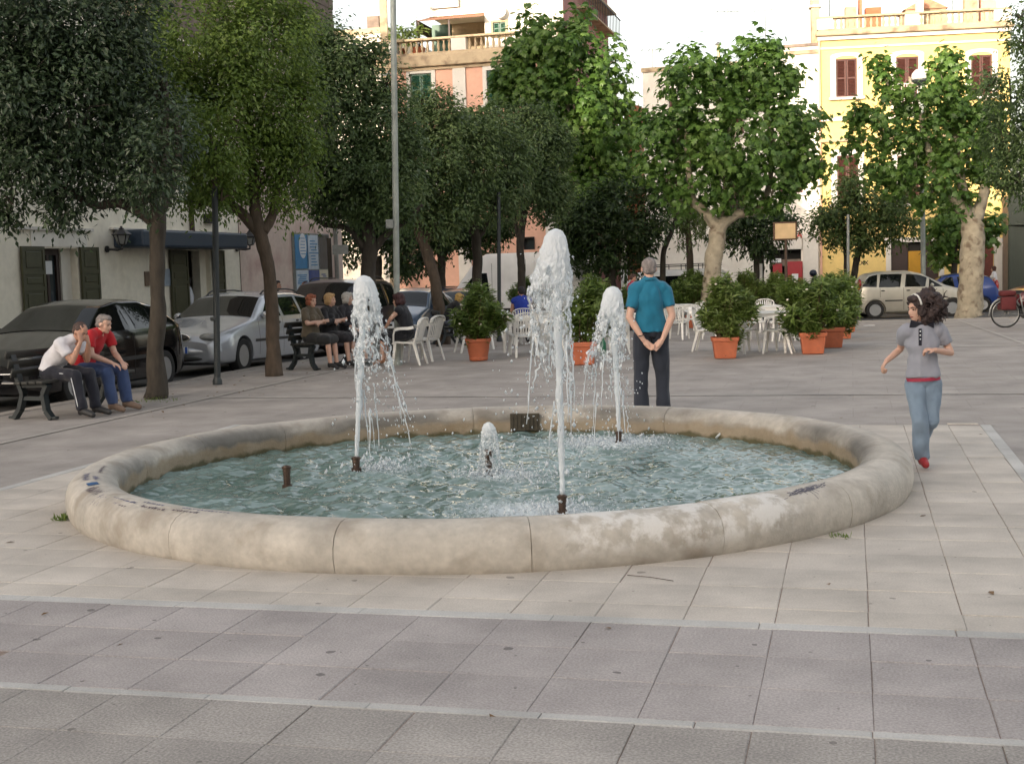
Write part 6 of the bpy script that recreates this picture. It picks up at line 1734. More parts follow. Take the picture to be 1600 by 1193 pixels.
# white panel van, side on
c = Car('white_van', 'long white high roof panel van parked side on behind the thin oaks', 5.6, 1.98,
        [(0, .75), (.10, .95), (.55, 1.20), (.75, 1.28), (1.55, 2.30), (2.0, 2.62), (5.3, 2.62), (5.52, 2.5), (5.6, 1.0)],
        [(0, .68), (.6, 1.05), (1.0, 1.28), (2.0, 1.32), (5.4, 1.34), (5.6, .9)], .24, p_white, (.95, 4.45), .34, .90, cat='van', group=None, crown_=.02, hoodw=.9)
c.top_patch('windscreen', .80, 1.50, .95, .9, m_carglass)
c.side_patch('cab_window', [(1.42, 1.36), (2.12, 1.38), (2.10, 1.98), (1.72, 1.98)], m_carglass); c.side_patch('quarter_window', [(1.12, 1.36), (1.36, 1.36), (1.62, 1.90), (1.5, 1.84)], m_carglass, nx=6)
c.seam(2.22, .4, 2.3); c.seam(3.4, .45, 2.4); c.seam(1.30, .5, 1.30)
c.side_patch('side_moulding', [(2.3, .66), (5.3, .66), (5.3, .78), (2.3, .78)], m_blackpl)
for sd in (-1, 1): MB().bbox((1.45 - 2.8, sd * 1.12, 1.40), (.09, .18, .34), .03).obj('mirror', m_blackpl, c.t, True)
c.blob('headlamp', (.22, .72, .92), (.16, .14, .13), m_lampc, rot=.4); c.blob('bumper', (.14, 0, .5), (.2, .9, .14), m_blackpl, both=False)
c.place(at(806, 450, 45.5), -NU); c.t['label'] = 'long white high roof panel van parked side on behind the thin oaks'
# white minibus with roof rack
c = Car('minibus', 'small white minibus with a black roof rack behind the standing man', 4.5, 1.80,
        [(0, .8), (.05, 1.0), (.12, 1.16), (.85, 1.86), (1.2, 1.95), (4.2, 1.95), (4.42, 1.7), (4.5, .8)],
        [(0, .7), (.12, 1.10), (1.0, 1.18), (4.3, 1.20), (4.5, .75)], .24, p_white, (.9, 3.4), .31, .86, cat='van', group=None)
c.side_patch('side_window', [(.75, 1.25), (1.42, 1.26), (1.42, 1.74), (1.0, 1.74)], m_carglass); c.side_patch('side_window', [(1.58, 1.26), (2.65, 1.27), (2.65, 1.74), (1.58, 1.74)], m_carglass); c.side_patch('side_window', [(2.85, 1.27), (4.1, 1.28), (3.98, 1.72), (2.85, 1.74)], m_carglass)
c.top_patch('windscreen', .2, .8, .94, .9, m_carglass); c.seam(1.5, .35, 1.7); c.seam(2.75, .35, 1.7)
rk = MB()
for k in range(12): rk.box((1.3 + k * .24 - 2.25, 0, 2.10), (.03, 1.4, .03))
for y in (-.72, .72):
    rk.box((2.62 - 2.25, y, 2.10), (2.8, .035, .035)); rk.box((2.62 - 2.25, y, 2.17), (2.8, .03, .03))
    for k in range(5): rk.box((1.3 + k * .66 - 2.25, y, 2.06), (.03, .03, .22))
rk.obj('roof_rack', m_blackpl, c.t)
c.place(at(1054, 450, 51), -NU)
# silver minivan, front to the right
c = Car('minivan', 'warm silver minivan at the far kerb, seen side on behind the girl', 4.05, 1.70,
        [(0, .6), (.06, .74), (.35, .92), (.85, 1.06), (.95, 1.09), (1.75, 1.50), (2.2, 1.61), (3.2, 1.61), (3.65, 1.53), (3.95, 1.05), (4.02, .9), (4.05, .6)],
        [(0, .52), (.4, .82), (1.0, 1.0), (2.5, 1.05), (3.9, 1.08), (4.05, .55)], .18, p_gold, (.80, 3.43), .31, .80, group='cars along the far kerb', rim='five')
c.top_patch('windscreen', .98, 1.72, .97, .93, m_carglass)
c.side_patch('front_quarter_window', [(1.12, 1.06), (1.60, 1.07), (1.58, 1.36), (1.40, 1.24)], m_carglass); c.side_patch('front_window', [(1.66, 1.07), (2.42, 1.08), (2.40, 1.52), (1.90, 1.48), (1.64, 1.38)], m_carglass)
c.side_patch('rear_window', [(2.52, 1.08), (3.30, 1.09), (3.24, 1.53), (2.49, 1.525)], m_carglass); c.side_patch('quarter_window', [(3.37, 1.10), (3.86, 1.12), (3.74, 1.34), (3.58, 1.48), (3.32, 1.53)], m_carglass)
c.side_patch('side_moulding', [(1.15, .60), (2.35, .60), (2.35, .645), (1.15, .645)], m_blackpl); c.side_patch('side_moulding', [(2.5, .60), (3.1, .60), (3.1, .645), (2.5, .645)], m_blackpl)
c.seam(2.46, .3, 1.06); c.seam(1.12, .35, 1.0); c.seam(3.26, .75, 1.07); c.handle(2.30, .96, m_blackpl); c.handle(3.16, .97, m_blackpl); c.mirrors(1.5, 1.12)
c.blob('headlamp', (.20, .55, .76), (.16, .18, .09), m_lampc, rot=.4); c.blob('tail_lamp', (3.93, .66, 1.22), (.07, .10, .18), m_lampr); c.blob('indicator', (3.96, .66, 1.05), (.05, .09, .05), m_lampo)
pm = at((1361 + 1478) / 2 + 3, 470, 46.3)
c.place(pm, (1, -.05, 0))
# blue hatchback, rear to the right
c = Car('parked_car', 'bright blue hatchback partly behind the thick mottled tree trunk', 3.85, 1.66,
        [(0, .55), (.06, .68), (.4, .82), (1.0, .98), (1.1, 1.0), (1.75, 1.40), (2.2, 1.48), (3.1, 1.46), (3.5, 1.30), (3.75, .98), (3.85, .6)],
        [(0, .5), (.5, .72), (1.1, .93), (2.5, .98), (3.7, 1.0), (3.85, .55)], .18, p_blue2, (.75, 3.2), .29, .78, group='cars along the far kerb')
c.top_patch('windscreen', 1.1, 1.73, .97, .93, m_carglass); c.top_patch('rear_window', 3.2, 3.72, .88, .92, m_carglass)
c.side_patch('front_window', [(1.45, .98), (2.2, .99), (2.18, 1.38), (1.9, 1.36)], m_carglass); c.side_patch('rear_window', [(2.3, .99), (3.1, 1.0), (3.0, 1.36), (2.28, 1.38)], m_carglass); c.seam(2.25, .3, .97)
c.blob('tail_lamp', (3.72, .62, 1.0), (.08, .12, .22), m_lampr); c.blob('headlamp', (.17, .54, .68), (.14, .17, .08), m_lampc, rot=.4); c.mirrors(1.45, 1.02)
c.place(at(1478, 470, 51), (-.97, .25, 0))
c2 = copy_tree(proto_car, label='dark red car cut off by the picture edge, behind the bicycle')
for k in kids(c2):
    if k.name.startswith('body'):
        k.data = k.data.copy(); k.data.materials.clear(); k.data.materials.append(p_red)
c2['group'] = 'cars along the far kerb'; q = at(1652, 470, 52); c2.location = (q.x, q.y, zg(q.y) - .08); c2.rotation_euler = (0, 0, .1)
c3 = copy_tree(proto_car, label='dark car just visible between the square pots and the silver minivan')
for k in kids(c3):
    if k.name.startswith('body'):
        k.data = k.data.copy(); k.data.materials.clear(); k.data.materials.append(p_black)
c3['group'] = 'cars along the far kerb'; q = at(1300, 470, 53.5); c3.location = (q.x, q.y, zg(q.y) - .08); c3.rotation_euler = (0, 0, .05)

# ------------------------------------------------------------------ posts and signs
def post(name, label, px, py0, py1, d, r, mat, px1=None, cat='post', extra=None, group=None):
    """post from the ground point of column px up to pixel (px1, py1)"""
    b0 = at(px, py0, d); b0.z = zg(d); tp = at(px1 if px1 is not None else px, py1, d)
    t = thing(name, label, cat, b0, 0, group)
    rel = tp - b0
    MB().tube([(0, 0, 0), rel * .02, rel * .5, rel], [r * 1.1, r, r * .97, r * .92], 14).obj('shaft', mat, t, True, 40)
    MB().lathe([(r * 1.5, -.01), (r * 1.5, .05), (r * 1.1, .10), (r, .11)], 14).obj('base', mat, t, True, 40)
    if extra: extra(t, rel)
    return t
m_grpost = M('grey_green_post', lin(150, 156, 150), .55, .14, 8, .06, 30, metal=.2, var2=.15, scale2=3)
m_dpost = M('dark_post_paint', lin(44, 50, 52), .5, .1, 10)
g0 = gp(340, 602)
def ringx(t, rel): MB().lathe([(.056, .0), (.062, .01), (.062, .05), (.056, .06)], 12, Matrix.Translation((0, 0, .98))).obj('collar', m_dpost, t)
def lamp_dark(t, rel):
    MB().lathe([(.16, 0), (.20, .05), (.17, .34), (.03, .45)], 10, Matrix.Translation(rel)).obj('lamp_head', m_lglass, t)
post('street_lamp', 'slim dark lamp post between the bench with two men and the silver estate', 340, 602, 215, g0.y + .3, .05, m_dpost, 334.5, 'lamp post', ringx)
def boxx(t, rel):
    q = at(611, 350, 23.5) - t.location
    MB().bbox((q.x - .02, -.02, q.z), (.14, .12, .16), .015).obj('junction_box', m_galv, t)
post('steel_pole', 'tall galvanised pole rising past the left water jet and out of the top', 621, 560, -60, 23.5, .056, m_grpost, 613.5, 'pole', boxx)
def globe(t, rel):
    MB().lathe([(.14, -.18), (.2, -.16), (.34, -.02), (.34, .03), (.001, .02)], 20, Matrix.Translation(rel)).obj('lamp_shade', m_dpost, t, True, 40)
    MB().lathe([(.33, .02), (.36, .10), (.33, .26), (.22, .38), (.001, .43)], 20, Matrix.Translation(rel)).obj('globe', m_trimw, t, True)
post('street_lamp', 'tall lamp post with white domed head in the crown before the yellow palazzo', 1443, 480, 126, 47.5, .085, m_grpost, 1440, 'lamp post', globe)
post('signpost', 'bare pale grey pole in front of the small round tree', 1325, 480, 335, 40, .045, m_galv, 1325, 'post')
def board(t, rel):
    MB().bbox((0, -.03, rel.z + .02), (.68, .06, .52), .02).obj('board_frame', M('brown_board_frame', lin(86, 62, 44), .6, .1, 10), t)
    MB().box((0, -.066, rel.z + .02), (.58, .012, .43)).obj('board_panel', M('tan_panel', lin(196, 168, 126), .6, .1, 6), t)
post('notice_board', 'tan notice board in a brown frame on a post, before the fuel shop', 1228, 500, 362, 38, .04, M('brown_post', lin(74, 58, 46), .7, .1, 10), 1228, 'notice board', board)
post('bollard', 'white topped thin post by the fuel shop', 1189, 505, 412, 44, .05, m_trimw, 1189, 'post')
post('thin_pole', 'thin dark pole in front of the white van', 780, 520, 300, 33, .05, m_dpost, 779, 'pole')

# ------------------------------------------------------------------ benches, chairs, tables, bicycle
m_bench = M('bench_green_iron', lin(34, 42, 44), .5, .12, 20); m_bwood = M('bench_slat_wood', lin(48, 48, 44), .6, .2, 8, stretch=(1, 8, 8))
m_plast = M('white_plastic', lin(226, 224, 218), .38, .03, 6, var2=.05, scale2=3)
m_plast_g = M('greyed_white_plastic', lin(206, 204, 198), .42, .04, 6)
def make_bench(label, loc, rz, L=1.65):
    """sitter faces +Y; the bench runs along X"""
    t = thing('park_bench', label, 'bench', loc, rz, 'park benches')
    for sx in (-1, 1):
        x = sx * (L / 2 - .12); e = MB()
        for seg in ([(.28, 0), (.20, .10), (.17, .30), (.24, .42)], [(-.30, 0), (-.20, .12), (-.14, .30), (-.19, .44), (-.30, .80)]):
            for (y0, z0), (y1, z1) in zip(seg[:-1], seg[1:]): e.bar((x, y0, z0), (x, y1, z1), .055, .085, up=(1, 0, 0))
        e.bar((x, .22, .415), (x, -.20, .405), .055, .06, up=(1, 0, 0)); e.bar((x, .17, .25), (x, -.15, .25), .05, .05, up=(1, 0, 0))
        for y in (.29, -.31): e.bbox((x, y, .015), (.07, .13, .03), .008)
        e.obj('end_frame', m_bench, t)
    for k in range(4): MB().bbox((0, .21 - k * .115, .452 - .004 * k), (L, .10, .035), .01).obj('seat_slat', m_bwood, t, True, 40)
    for k in range(3): MB().bbox((0, -.20 - .036 * (k + .3), .55 + k * .115), (L, .03, .095), .01, rot=Matrix.Rotation(R(-18), 3, 'X')).obj('back_slat', m_bwood, t, True, 40)
    return t
RZ_NU = -(PI / 2 + YAW)          # faces the piazza (+u)
bb0 = gp(57, 655); bb1 = gp(196, 632)
bdir = (bb1 - bb0).normalized(); brz = math.atan2(bdir.y, bdir.x) - PI
bench1 = make_bench('dark green bench with two seated men in front of the black car', (bb0 + bb1) / 2 + Vector((-.09, .02, 0)), brz, (bb1 - bb0).length + .08)
B2D = Vector((.50, .866, 0))
b2c = gp(484, 577) + B2D * .78 + Vector((-.12, 0, 0))
bench2 = make_bench('dark bench with three elderly women beside the silver estate', b2c, math.atan2(B2D.y, B2D.x) - PI, 1.75)
chair_parts = {}
def chair_meshes():
    if chair_parts: return chair_parts
    seat = MB()
    ns = 6
    prof = [(-.20, .405), (-.15, .412), (0, .418), (.14, .430), (.20, .425), (.225, .405)]
    for y, z in prof:
        for x in (-.215, -.19, 0, .19, .215): seat.v.append((x * (1 + .06 * (y + .2)), y, z - (.012 if abs(x) < .1 else 0) + (-.02 if abs(x) > .2 else 0)))
    for i in range(5):
        for j in range(4): seat.f.append((i * 5 + j, i * 5 + j + 1, (i + 1) * 5 + j + 1, (i + 1) * 5 + j))
    me = eval_mesh(seat.mesh('seat'), [('SOLIDIFY', dict(thickness=.022, offset=-1))], 'seat'); me.polygons.foreach_set('use_smooth', [True] * len(me.polygons)); me.set_sharp_from_angle(angle=R(40))
    chair_parts['seat'] = me
    for nm, (x0, y0, z0), (x1, y1, z1) in (('fl', (-.25, .23, 0), (-.215, .19, .42)), ('fr', (.25, .23, 0), (.215, .19, .42)), ('bl', (-.23, -.30, 0), (-.20, -.19, .42)), ('br', (.23, -.30, 0), (.20, -.19, .42))):
        b = MB()
        for (px_, py_, pz_), w in (((x0, y0, z0), .022), ((x1, y1, z1), .034)):
            sx = 1 if x0 > 0 else -1; sy = 1 if y0 > 0 else -1
            # L-shaped leg section
            for dx, dy in ((0, 0), (-sx * w * 1.5, 0), (-sx * w * 1.5, -sy * .012), (-sx * .012, -sy * .012), (-sx * .012, -sy * w * 1.5), (0, -sy * w * 1.5)): b.v.append((px_ + dx, py_ + dy, pz_))
        for i in range(6): b.f.append((i, (i + 1) % 6, 6 + (i + 1) % 6, 6 + i))
        b.f.append(tuple(range(5, -1, -1))); b.f.append(tuple(range(6, 12)))
        chair_parts['leg_' + nm] = b.mesh('leg')
    for s in (-1, 1):
        b = MB()
        pts = [(s * .225, .19, .41), (s * .262, .17, .55), (s * .272, .14, .635), (s * .275, .05, .655), (s * .27, -.10, .655), (s * .245, -.20, .67)]
        for i in range(5): b.bar(pts[i], pts[i + 1], .05 if i > 1 else .045, .02, up=(s, 0, .2) if i > 1 else (0, 1, 0))
        chair_parts['arm_%d' % s] = b.mesh('armrest')
    bk = MB(); n = 9
    for k in range(n):
        f = k / (n - 1) * 2 - 1; x = f * .20; y = -.19 - .035 * (1 - f * f); 
        if k in (0, n - 1): bk.bar((x, y, .41), (x * 1.12, y - .09, .72 + .0), .045, .02, up=(0, 1, 0))
        else: bk.bar((x, y, .425), (x * 1.1, y - .10 + .0, .80 - .05 * f * f), .026, .014, up=(0, 1, 0))
    top = [(math.sin(a) * .235, -.29 - .04 * math.cos(a), .715 + .115 * max(0, math.cos(a)) ** .7) for a in np.linspace(-PI / 2, PI / 2, 13)]
    for i in range(12): bk.bar(top[i], top[i + 1], .022, .055, up=(0, 1, 0))
    bk.bar((-.20, -.2, .46), (.20, -.2, .46), .02, .05, up=(0, 1, 0))
    chair_parts['back'] = bk.mesh('backrest')
    return chair_parts
def make_chair(label, loc, rz, mat=None, tilt=0):
    m = mat or m_plast; cp_ = chair_meshes()
    t = thing('plastic_chair', label, 'chair', loc, rz, 'white plastic chairs of the cafe')
    if tilt: t.rotation_euler = (tilt, 0, rz)
    for k, nm in (('seat', 'seat'), ('back', 'backrest'), ('leg_fl', 'leg'), ('leg_fr', 'leg'), ('leg_bl', 'leg'), ('leg_br', 'leg'), ('arm_-1', 'armrest'), ('arm_1', 'armrest')):
        if not cp_[k].materials: cp_[k].materials.append(m_plast)
        link(nm, cp_[k], None, t)
    return t
def make_table(label, loc, rz, w=.82, d=.82):
    t = thing('plastic_table', label, 'table', loc, rz, 'white plastic tables of the cafe')
    MB().bbox((0, 0, .715), (w, d, .03), .012).obj('tabletop', m_plast, t, True, 40)
    ap = MB()
    for s in (-1, 1): ap.box((0, s * (d / 2 - .03), .675), (w - .08, .015, .05)); ap.box((s * (w / 2 - .03), 0, .675), (.015, d - .08, .05))
    ap.obj('apron', m_plast, t)
    for sx in (-1, 1):
        for sy in (-1, 1):
            MB().tube([(sx * (w / 2 - .06), sy * (d / 2 - .06), .70), (sx * (w / 2 - .045), sy * (d / 2 - .045), 0)], [.036, .026], 8).obj('leg', m_plast, t, True, 40)
    return t
def G_(px, py): return gp(px, py)
# cafe group left of the tall jet
make_table('white table beside the round rimmed pot, nearest the tallest jet', G_(822, 553) + Vector((0, .3, 0)), .15)
make_table('white table behind the nearest table, where the person in a blue top sits', G_(836, 536) + Vector((0, .55, 0)), .1)
make_chair('white chair whose legs show left of the round rimmed pot', G_(735, 551) + Vector((0, .2, 0)), -1.2)
make_chair('white chair tucked right behind the round rimmed pot', G_(765, 545) + Vector((0, .25, 0)), .9)
make_chair('white chair with its back to the viewer, left of the tall jet', G_(818, 557), .25)
make_chair('white chair behind the veil of the tallest jet', G_(868, 553), 1.2)
make_chair('white chair partly hidden by the tall jet, beyond the nearest table', G_(862, 536), 1.6)
# left of the standing man
make_table('white table close behind the left arm of the standing man', G_(962, 548) + Vector((0, .35, 0)), .1)
make_chair('white chair between the right jet and the standing man', G_(955, 553), .6)
# right of the standing man
make_table('white table right of the standing man, before a dark potted shrub', G_(1062, 517) + Vector((0, .3, 0)), .1)
make_chair('white chair at the right elbow of the standing man, facing away', G_(1058, 530), -.4)
make_chair('white chair standing alone right of the man, its back turned sideways', G_(1078, 523), 1.9)
make_chair('white chair left of the pot with a drain hole', G_(1108, 548), -1.9)
make_chair('white chair behind the shrub in the pot with a drain hole', G_(1120, 530), 2.2)
make_table('white table between the two front square pots, ringed by chairs', G_(1194, 552) + Vector((0, .3, 0)), .0)
make_table('white table further back between the rows of square pots', G_(1200, 530) + Vector((0, .5, 0)), .0)
make_chair('white chair at the front right of the table between the pots', G_(1214, 551), 1.25)
make_chair('white chair at the left of the table between the pots', G_(1162, 549), -1.35)
make_chair('white chair tipped forward onto the front table between the pots', G_(1180, 533) + Vector((0, .35, 0)), PI + .1, tilt=0)
make_chair('white chair behind the front table, nearest the shrubs of the pot line', G_(1222, 533) + Vector((0, .25, 0)), 1.6)
make_chair('white chair tipped against the far table between the pots', G_(1205, 520) + Vector((0, .5, 0)), PI)
make_chair('white chair in the back, half hidden by the front shrub of the pot line', G_(1240, 533), 1.8)
# where the woman sits, with a second one beyond
wch = G_(637, 571) + Vector((0, .22, 0))
make_chair('white chair carrying the dark haired woman beside the leaning oak', wch, 1.32)
make_chair('empty white chair just behind the seated dark haired woman', G_(663, 565) + Vector((0, .25, 0)), 1.1)
# small round table beside the pole
t = thing('side_table', 'small grey table between the galvanised pole and the woman on a chair', 'table', G_(612, 563) + Vector((0, .25, 0)))
MB().lathe([(.001, .60), (.26, .60), (.27, .61), (.27, .625), (.001, .63)], 24).obj('tabletop', m_plast_g, t); MB().lathe([(.17, 0), (.17, .02), (.03, .03), (.025, .60)], 16).obj('leg', m_dpost, t)
t = thing('paper_cup', 'white paper cup on the small grey table', 'cup', G_(612, 563) + Vector((.05, .17, .632))); MB().lathe([(.026, 0), (.034, .09), (.031, .09), (.024, .006)], 14).obj('cup', m_paper, t)
# green watering can / bottle seen through the right jet
t = thing('plastic_bottle', 'green plastic bottle on the ground behind the right water jet', 'bottle', gp(943, 556)); MB().lathe([(.05, 0), (.055, .02), (.055, .24), (.02, .30), (.018, .34), (.001, .34)], 14).obj('bottle', M('green_plastic', lin(20, 96, 66), .3, .1, 10), t, True, 40)
# white litter on the paving
t = thing('paper_scrap', 'white scrap of paper on the paving left of the girl', 'litter', gp(1358, 509)); MB().bbox((0, 0, .012), (.30, .10, .012), .004, rz=.2).obj('scrap', m_paper, t)
# bicycle
def make_bike(label, loc, rz):
    t = thing('bicycle', label, 'bicycle', loc, rz)
    m_fr = M('bike_frame_silver', lin(150, 152, 150), .35, .05, 10, metal=.5); m_bag = M('dark_red_bag', lin(92, 34, 36), .8, .12, 20)
    r = .34; wb = 1.06
    for x in (0, wb):
        MB().tube([(x + r * math.cos(a), 0, r + r * math.sin(a)) for a in np.linspace(0, 2 * PI, 41)], .018, 8, cap=False).obj('tyre', m_tyre, t, True)
        w = MB().tube([(x + (r - .028) * math.cos(a), 0, r + (r - .028) * math.sin(a)) for a in np.linspace(0, 2 * PI, 41)], .010, 6, cap=False)
        for k in range(28):
            a = 2 * PI * k / 28; w.bar((x + .02 * math.cos(a + .6), .02 * (-1) ** k, r + .02 * math.sin(a + .6)), (x + (r - .03) * math.cos(a), 0, r + (r - .03) * math.sin(a)), .0025)
        w.tube([(x, -.04, r), (x, .04, r)], .02, 8); w.obj('wheel', m_fr, t)
    bbk = (.44, 0, .29); st = (.34, 0, .80); hd = (.90, 0, .78)
    f = MB().tube([bbk, st], .017, 8).tube([bbk, hd], .019, 8).tube([(.36, 0, .62), (.89, 0, .70)], .015, 8).tube([(.88, 0, .92), hd, (.93, 0, .66), (1.0, 0, .48), (wb, 0, r)], .015, 8)
    for s in (-1, 1): f.tube([bbk, (0, .05 * s, r)], .010, 6).tube([(.35, 0, .72), (0, .05 * s, r)], .009, 6)
    f.obj('frame', m_fr, t, True)
    MB().tube([(.86, -.28, .98), (.90, -.2, 1.0), (.90, 0, .96), (.90, .2, 1.0), (.86, .28, .98)], .013, 8).obj('handlebar', m_fr, t, True)
    MB().ell((.31, 0, .86), (.14, .08, .035), 14, 8).obj('saddle', m_blackpl, t, True)
    MB().lathe([(.09, -.006), (.09, .006)], 20, Matrix.Translation(bbk) @ Matrix.Rotation(PI / 2, 4, 'X')).bar((.44, -.09, .29), (.50, -.09, .14), .02).bar((.44, .09, .29), (.38, .09, .44), .02).obj('crank', m_blackpl, t)
    fd = MB()
    for a0 in (0.4, ): fd.tube([((r + .04) * math.cos(a), 0, r + (r + .04) * math.sin(a)) for a in np.linspace(.5, PI * 1.05, 14)], .022, 6)
    fd.obj('mudguard', m_fr, t, True)
    rk_ = MB().bar((-.18, 0, .74), (.26, 0, .74), .14, .012).bar((-.02, -.06, .73), (0, -.06, r), .01).bar((-.02, .06, .73), (0, .06, r), .01); rk_.obj('rack', m_blackpl, t)
    for s in (-1, 1):
        MB().bbox((.03, s * .14, .58), (.36, .14, .32), .04).obj('pannier', m_bag, t, True, 50)
    MB().bbox((.04, 0, .82), (.38, .26, .14), .05).obj('top_bag', m_bag, t, True, 50)
    return t
bw = gp(1571, 511)
bike = make_bike('silver bicycle with dark red pannier bags, cut by the picture edge', Vector((bw.x, bw.y, zg(bw.y))), -.08)
# scooter for the helmeted rider
sc = at(1272, 480, 47)
t = thing('motor_scooter', 'dark motor scooter hidden behind the hedge of pots, under the helmeted rider', 'scooter', Vector((sc.x, 47, zg(47) - .02)), 0)
MB().bbox((.35, 0, .62), (.8, .32, .30), .08).obj('body', m_blackpl, t, True); MB().bbox((.25, 0, .80), (.7, .28, .10), .04).obj('seat', m_tyre, t, True); MB().bbox((-.42, 0, .65), (.10, .38, .65), .04, rot=Matrix.Rotation(R(15), 3, 'Y')).obj('leg_shield', p_blue, t, True); MB().bbox((-.1, 0, .30), (.6, .30, .08), .03).obj('floor_board', m_blackpl, t, True)
MB().tube([(-.45, -.32, 1.02), (-.50, 0, 1.0), (-.45, .32, 1.02)], .02, 8).obj('handlebar', m_blackpl, t)
for x in (-.62, .62):
    MB().lathe([(.12, -.06), (.24, -.06), (.25, 0), (.24, .06), (.12, .06)], 24, Matrix.Translation((x, 0, .25)) @ Matrix.Rotation(PI / 2, 4, 'X')).obj('wheel', m_tyre, t, True, 40)
MB().tube([(-.44, 0, .95), (-.62, 0, .25)], .03, 8).obj('fork', m_galv, t)
# weeds at the fountain foot and round tree bases
rg = np.random.default_rng(91)
def weeds(px, py, r, n, label, h=.09):
    p = gp(px, py); P = []; Nn = []; T = []
    for _ in range(n):
        a = rg.uniform(0, 2 * PI); q = r * rg.uniform(0, 1) ** .6
        P.append((q * math.cos(a), q * math.sin(a), 0)); T.append((rg.normal(0, .5), rg.normal(0, .5), 1)); Nn.append(rand_dirs(rg, 1)[0])
    o = link('weeds', leaves_mesh('weeds', np.array(P), np.array(Nn), np.array(T), h * rg.uniform(.5, 1.3, n), rg.uniform(.3, .9, n), 'lance'), lf_olea); o.location = p
    tag(o, label, 'weeds', kind='stuff')
weeds(100, 812, .07, 70, 'tuft of green weeds at the left foot of the fountain rim', .05)
weeds(1312, 838, .07, 50, 'small green weeds under the right front of the fountain rim', .03)
weeds(243, 626, .34, 90, 'low dry grass around the foot of the dark oak behind the bench', .045)

# ------------------------------------------------------------------ people
m_skin = M('skin_tan', lin(182, 138, 116), .55, .05, 14, sss=.06); m_skin2 = M('skin_light', lin(200, 160, 140), .55, .05, 14, sss=.06)
m_lip = M('lips', lin(150, 84, 78), .5, .05, 10); m_eye = M('eye_dark', (.03, .022, .018), .2, 0)
def cloth(name, rgb, rough=.85, var=.08, bump=.15): return M(name, lin(*rgb), rough, var, 9, bump, 220, var2=.07, scale2=4, sheen=.15)
HAIR = {}
def hair_mat(name, rgb):
    if name not in HAIR: HAIR[name] = M(name, lin(*rgb), .6, .28, 40, .5, 120, stretch=(1, 1, .3))
    return HAIR[name]
def V3(*a): return Vector(a)
def elt(b, path, radii, side, n=20):
    """tube with elliptical sections: radii (across, deep), across = side"""
    path = [Vector(p) for p in path]; vs = []; fs = []
    side = Vector(side)
    for i, p in enumerate(path):
        t = (path[min(i + 1, len(path) - 1)] - path[max(i - 1, 0)]).normalized()
        s = (side - t * side.dot(t)).normalized(); d = t.cross(s)
        for k in range(n):
            a = 2 * PI * k / n; vs.append(p + s * (math.cos(a) * radii[i][0]) + d * (math.sin(a) * radii[i][1]))
    for i in range(len(path) - 1):
        for k in range(n): fs.append((i * n + k, i * n + (k + 1) % n, (i + 1) * n + (k + 1) % n, (i + 1) * n + k))
    fs.append(tuple(range(n - 1, -1, -1))); fs.append(tuple((len(path) - 1) * n + k for k in range(n)))
    b.add(vs, fs)
def limb(b, pts, rad, infl=0.0, n=14, round_=True):
    """rounded tapering limb through joints"""
    P = [Vector(p) for p in pts]; r = [q + infl for q in rad]
    path = []; rr = []
    for i in range(len(P) - 1):
        for j in range(6):
            f = j / 6; path.append(P[i].lerp(P[i + 1], f)); rr.append(r[i] * (1 - f) + r[i + 1] * f)
    path.append(P[-1]); rr.append(r[-1])
    b.tube(path, rr, n)
    for i in range(len(P)):
        if round_ or 0 < i < len(P) - 1: b.ell(P[i], (r[i],) * 3, 14, 8)
def remesh(b, voxel, smooth, name, folds=0.0, fscale=9.0, seed=0):
    me = eval_mesh(b.mesh('raw'), [('REMESH', dict(mode='VOXEL', voxel_size=voxel)), ('SMOOTH', dict(factor=.5, iterations=smooth))], name)
    if folds:
        n = len(me.vertices); co = np.empty(n * 3); me.vertices.foreach_get('co', co); nr = np.empty(n * 3); me.vertices.foreach_get('normal', nr)
        co = co.reshape(-1, 3); nr = nr.reshape(-1, 3)
        for i in range(n):
            p = Vector(co[i]); q = mnoise.noise(V3(p.x * fscale + seed, p.y * fscale, p.z * fscale * .75)); q2 = mnoise.noise(V3(p.x * fscale * 2.3, p.y * fscale * 2.3 + seed, p.z * fscale * 1.1))
            co[i] += nr[i] * folds * ((abs(q) ** .7) * (1 if q > 0 else -1) + .6 * q2 + .45)
        me.vertices.foreach_set('co', co.ravel().astype(np.float32)); me.update()
    me.polygons.foreach_set('use_smooth', [True] * len(me.polygons))
    return me
def frame(fwd, up=(0, 0, 1)):
    """rotation whose +Y is fwd"""
    y = Vector(fwd).normalized(); x = y.cross(Vector(up)).normalized(); z = x.cross(y)
    return Matrix((x, y, z)).transposed()
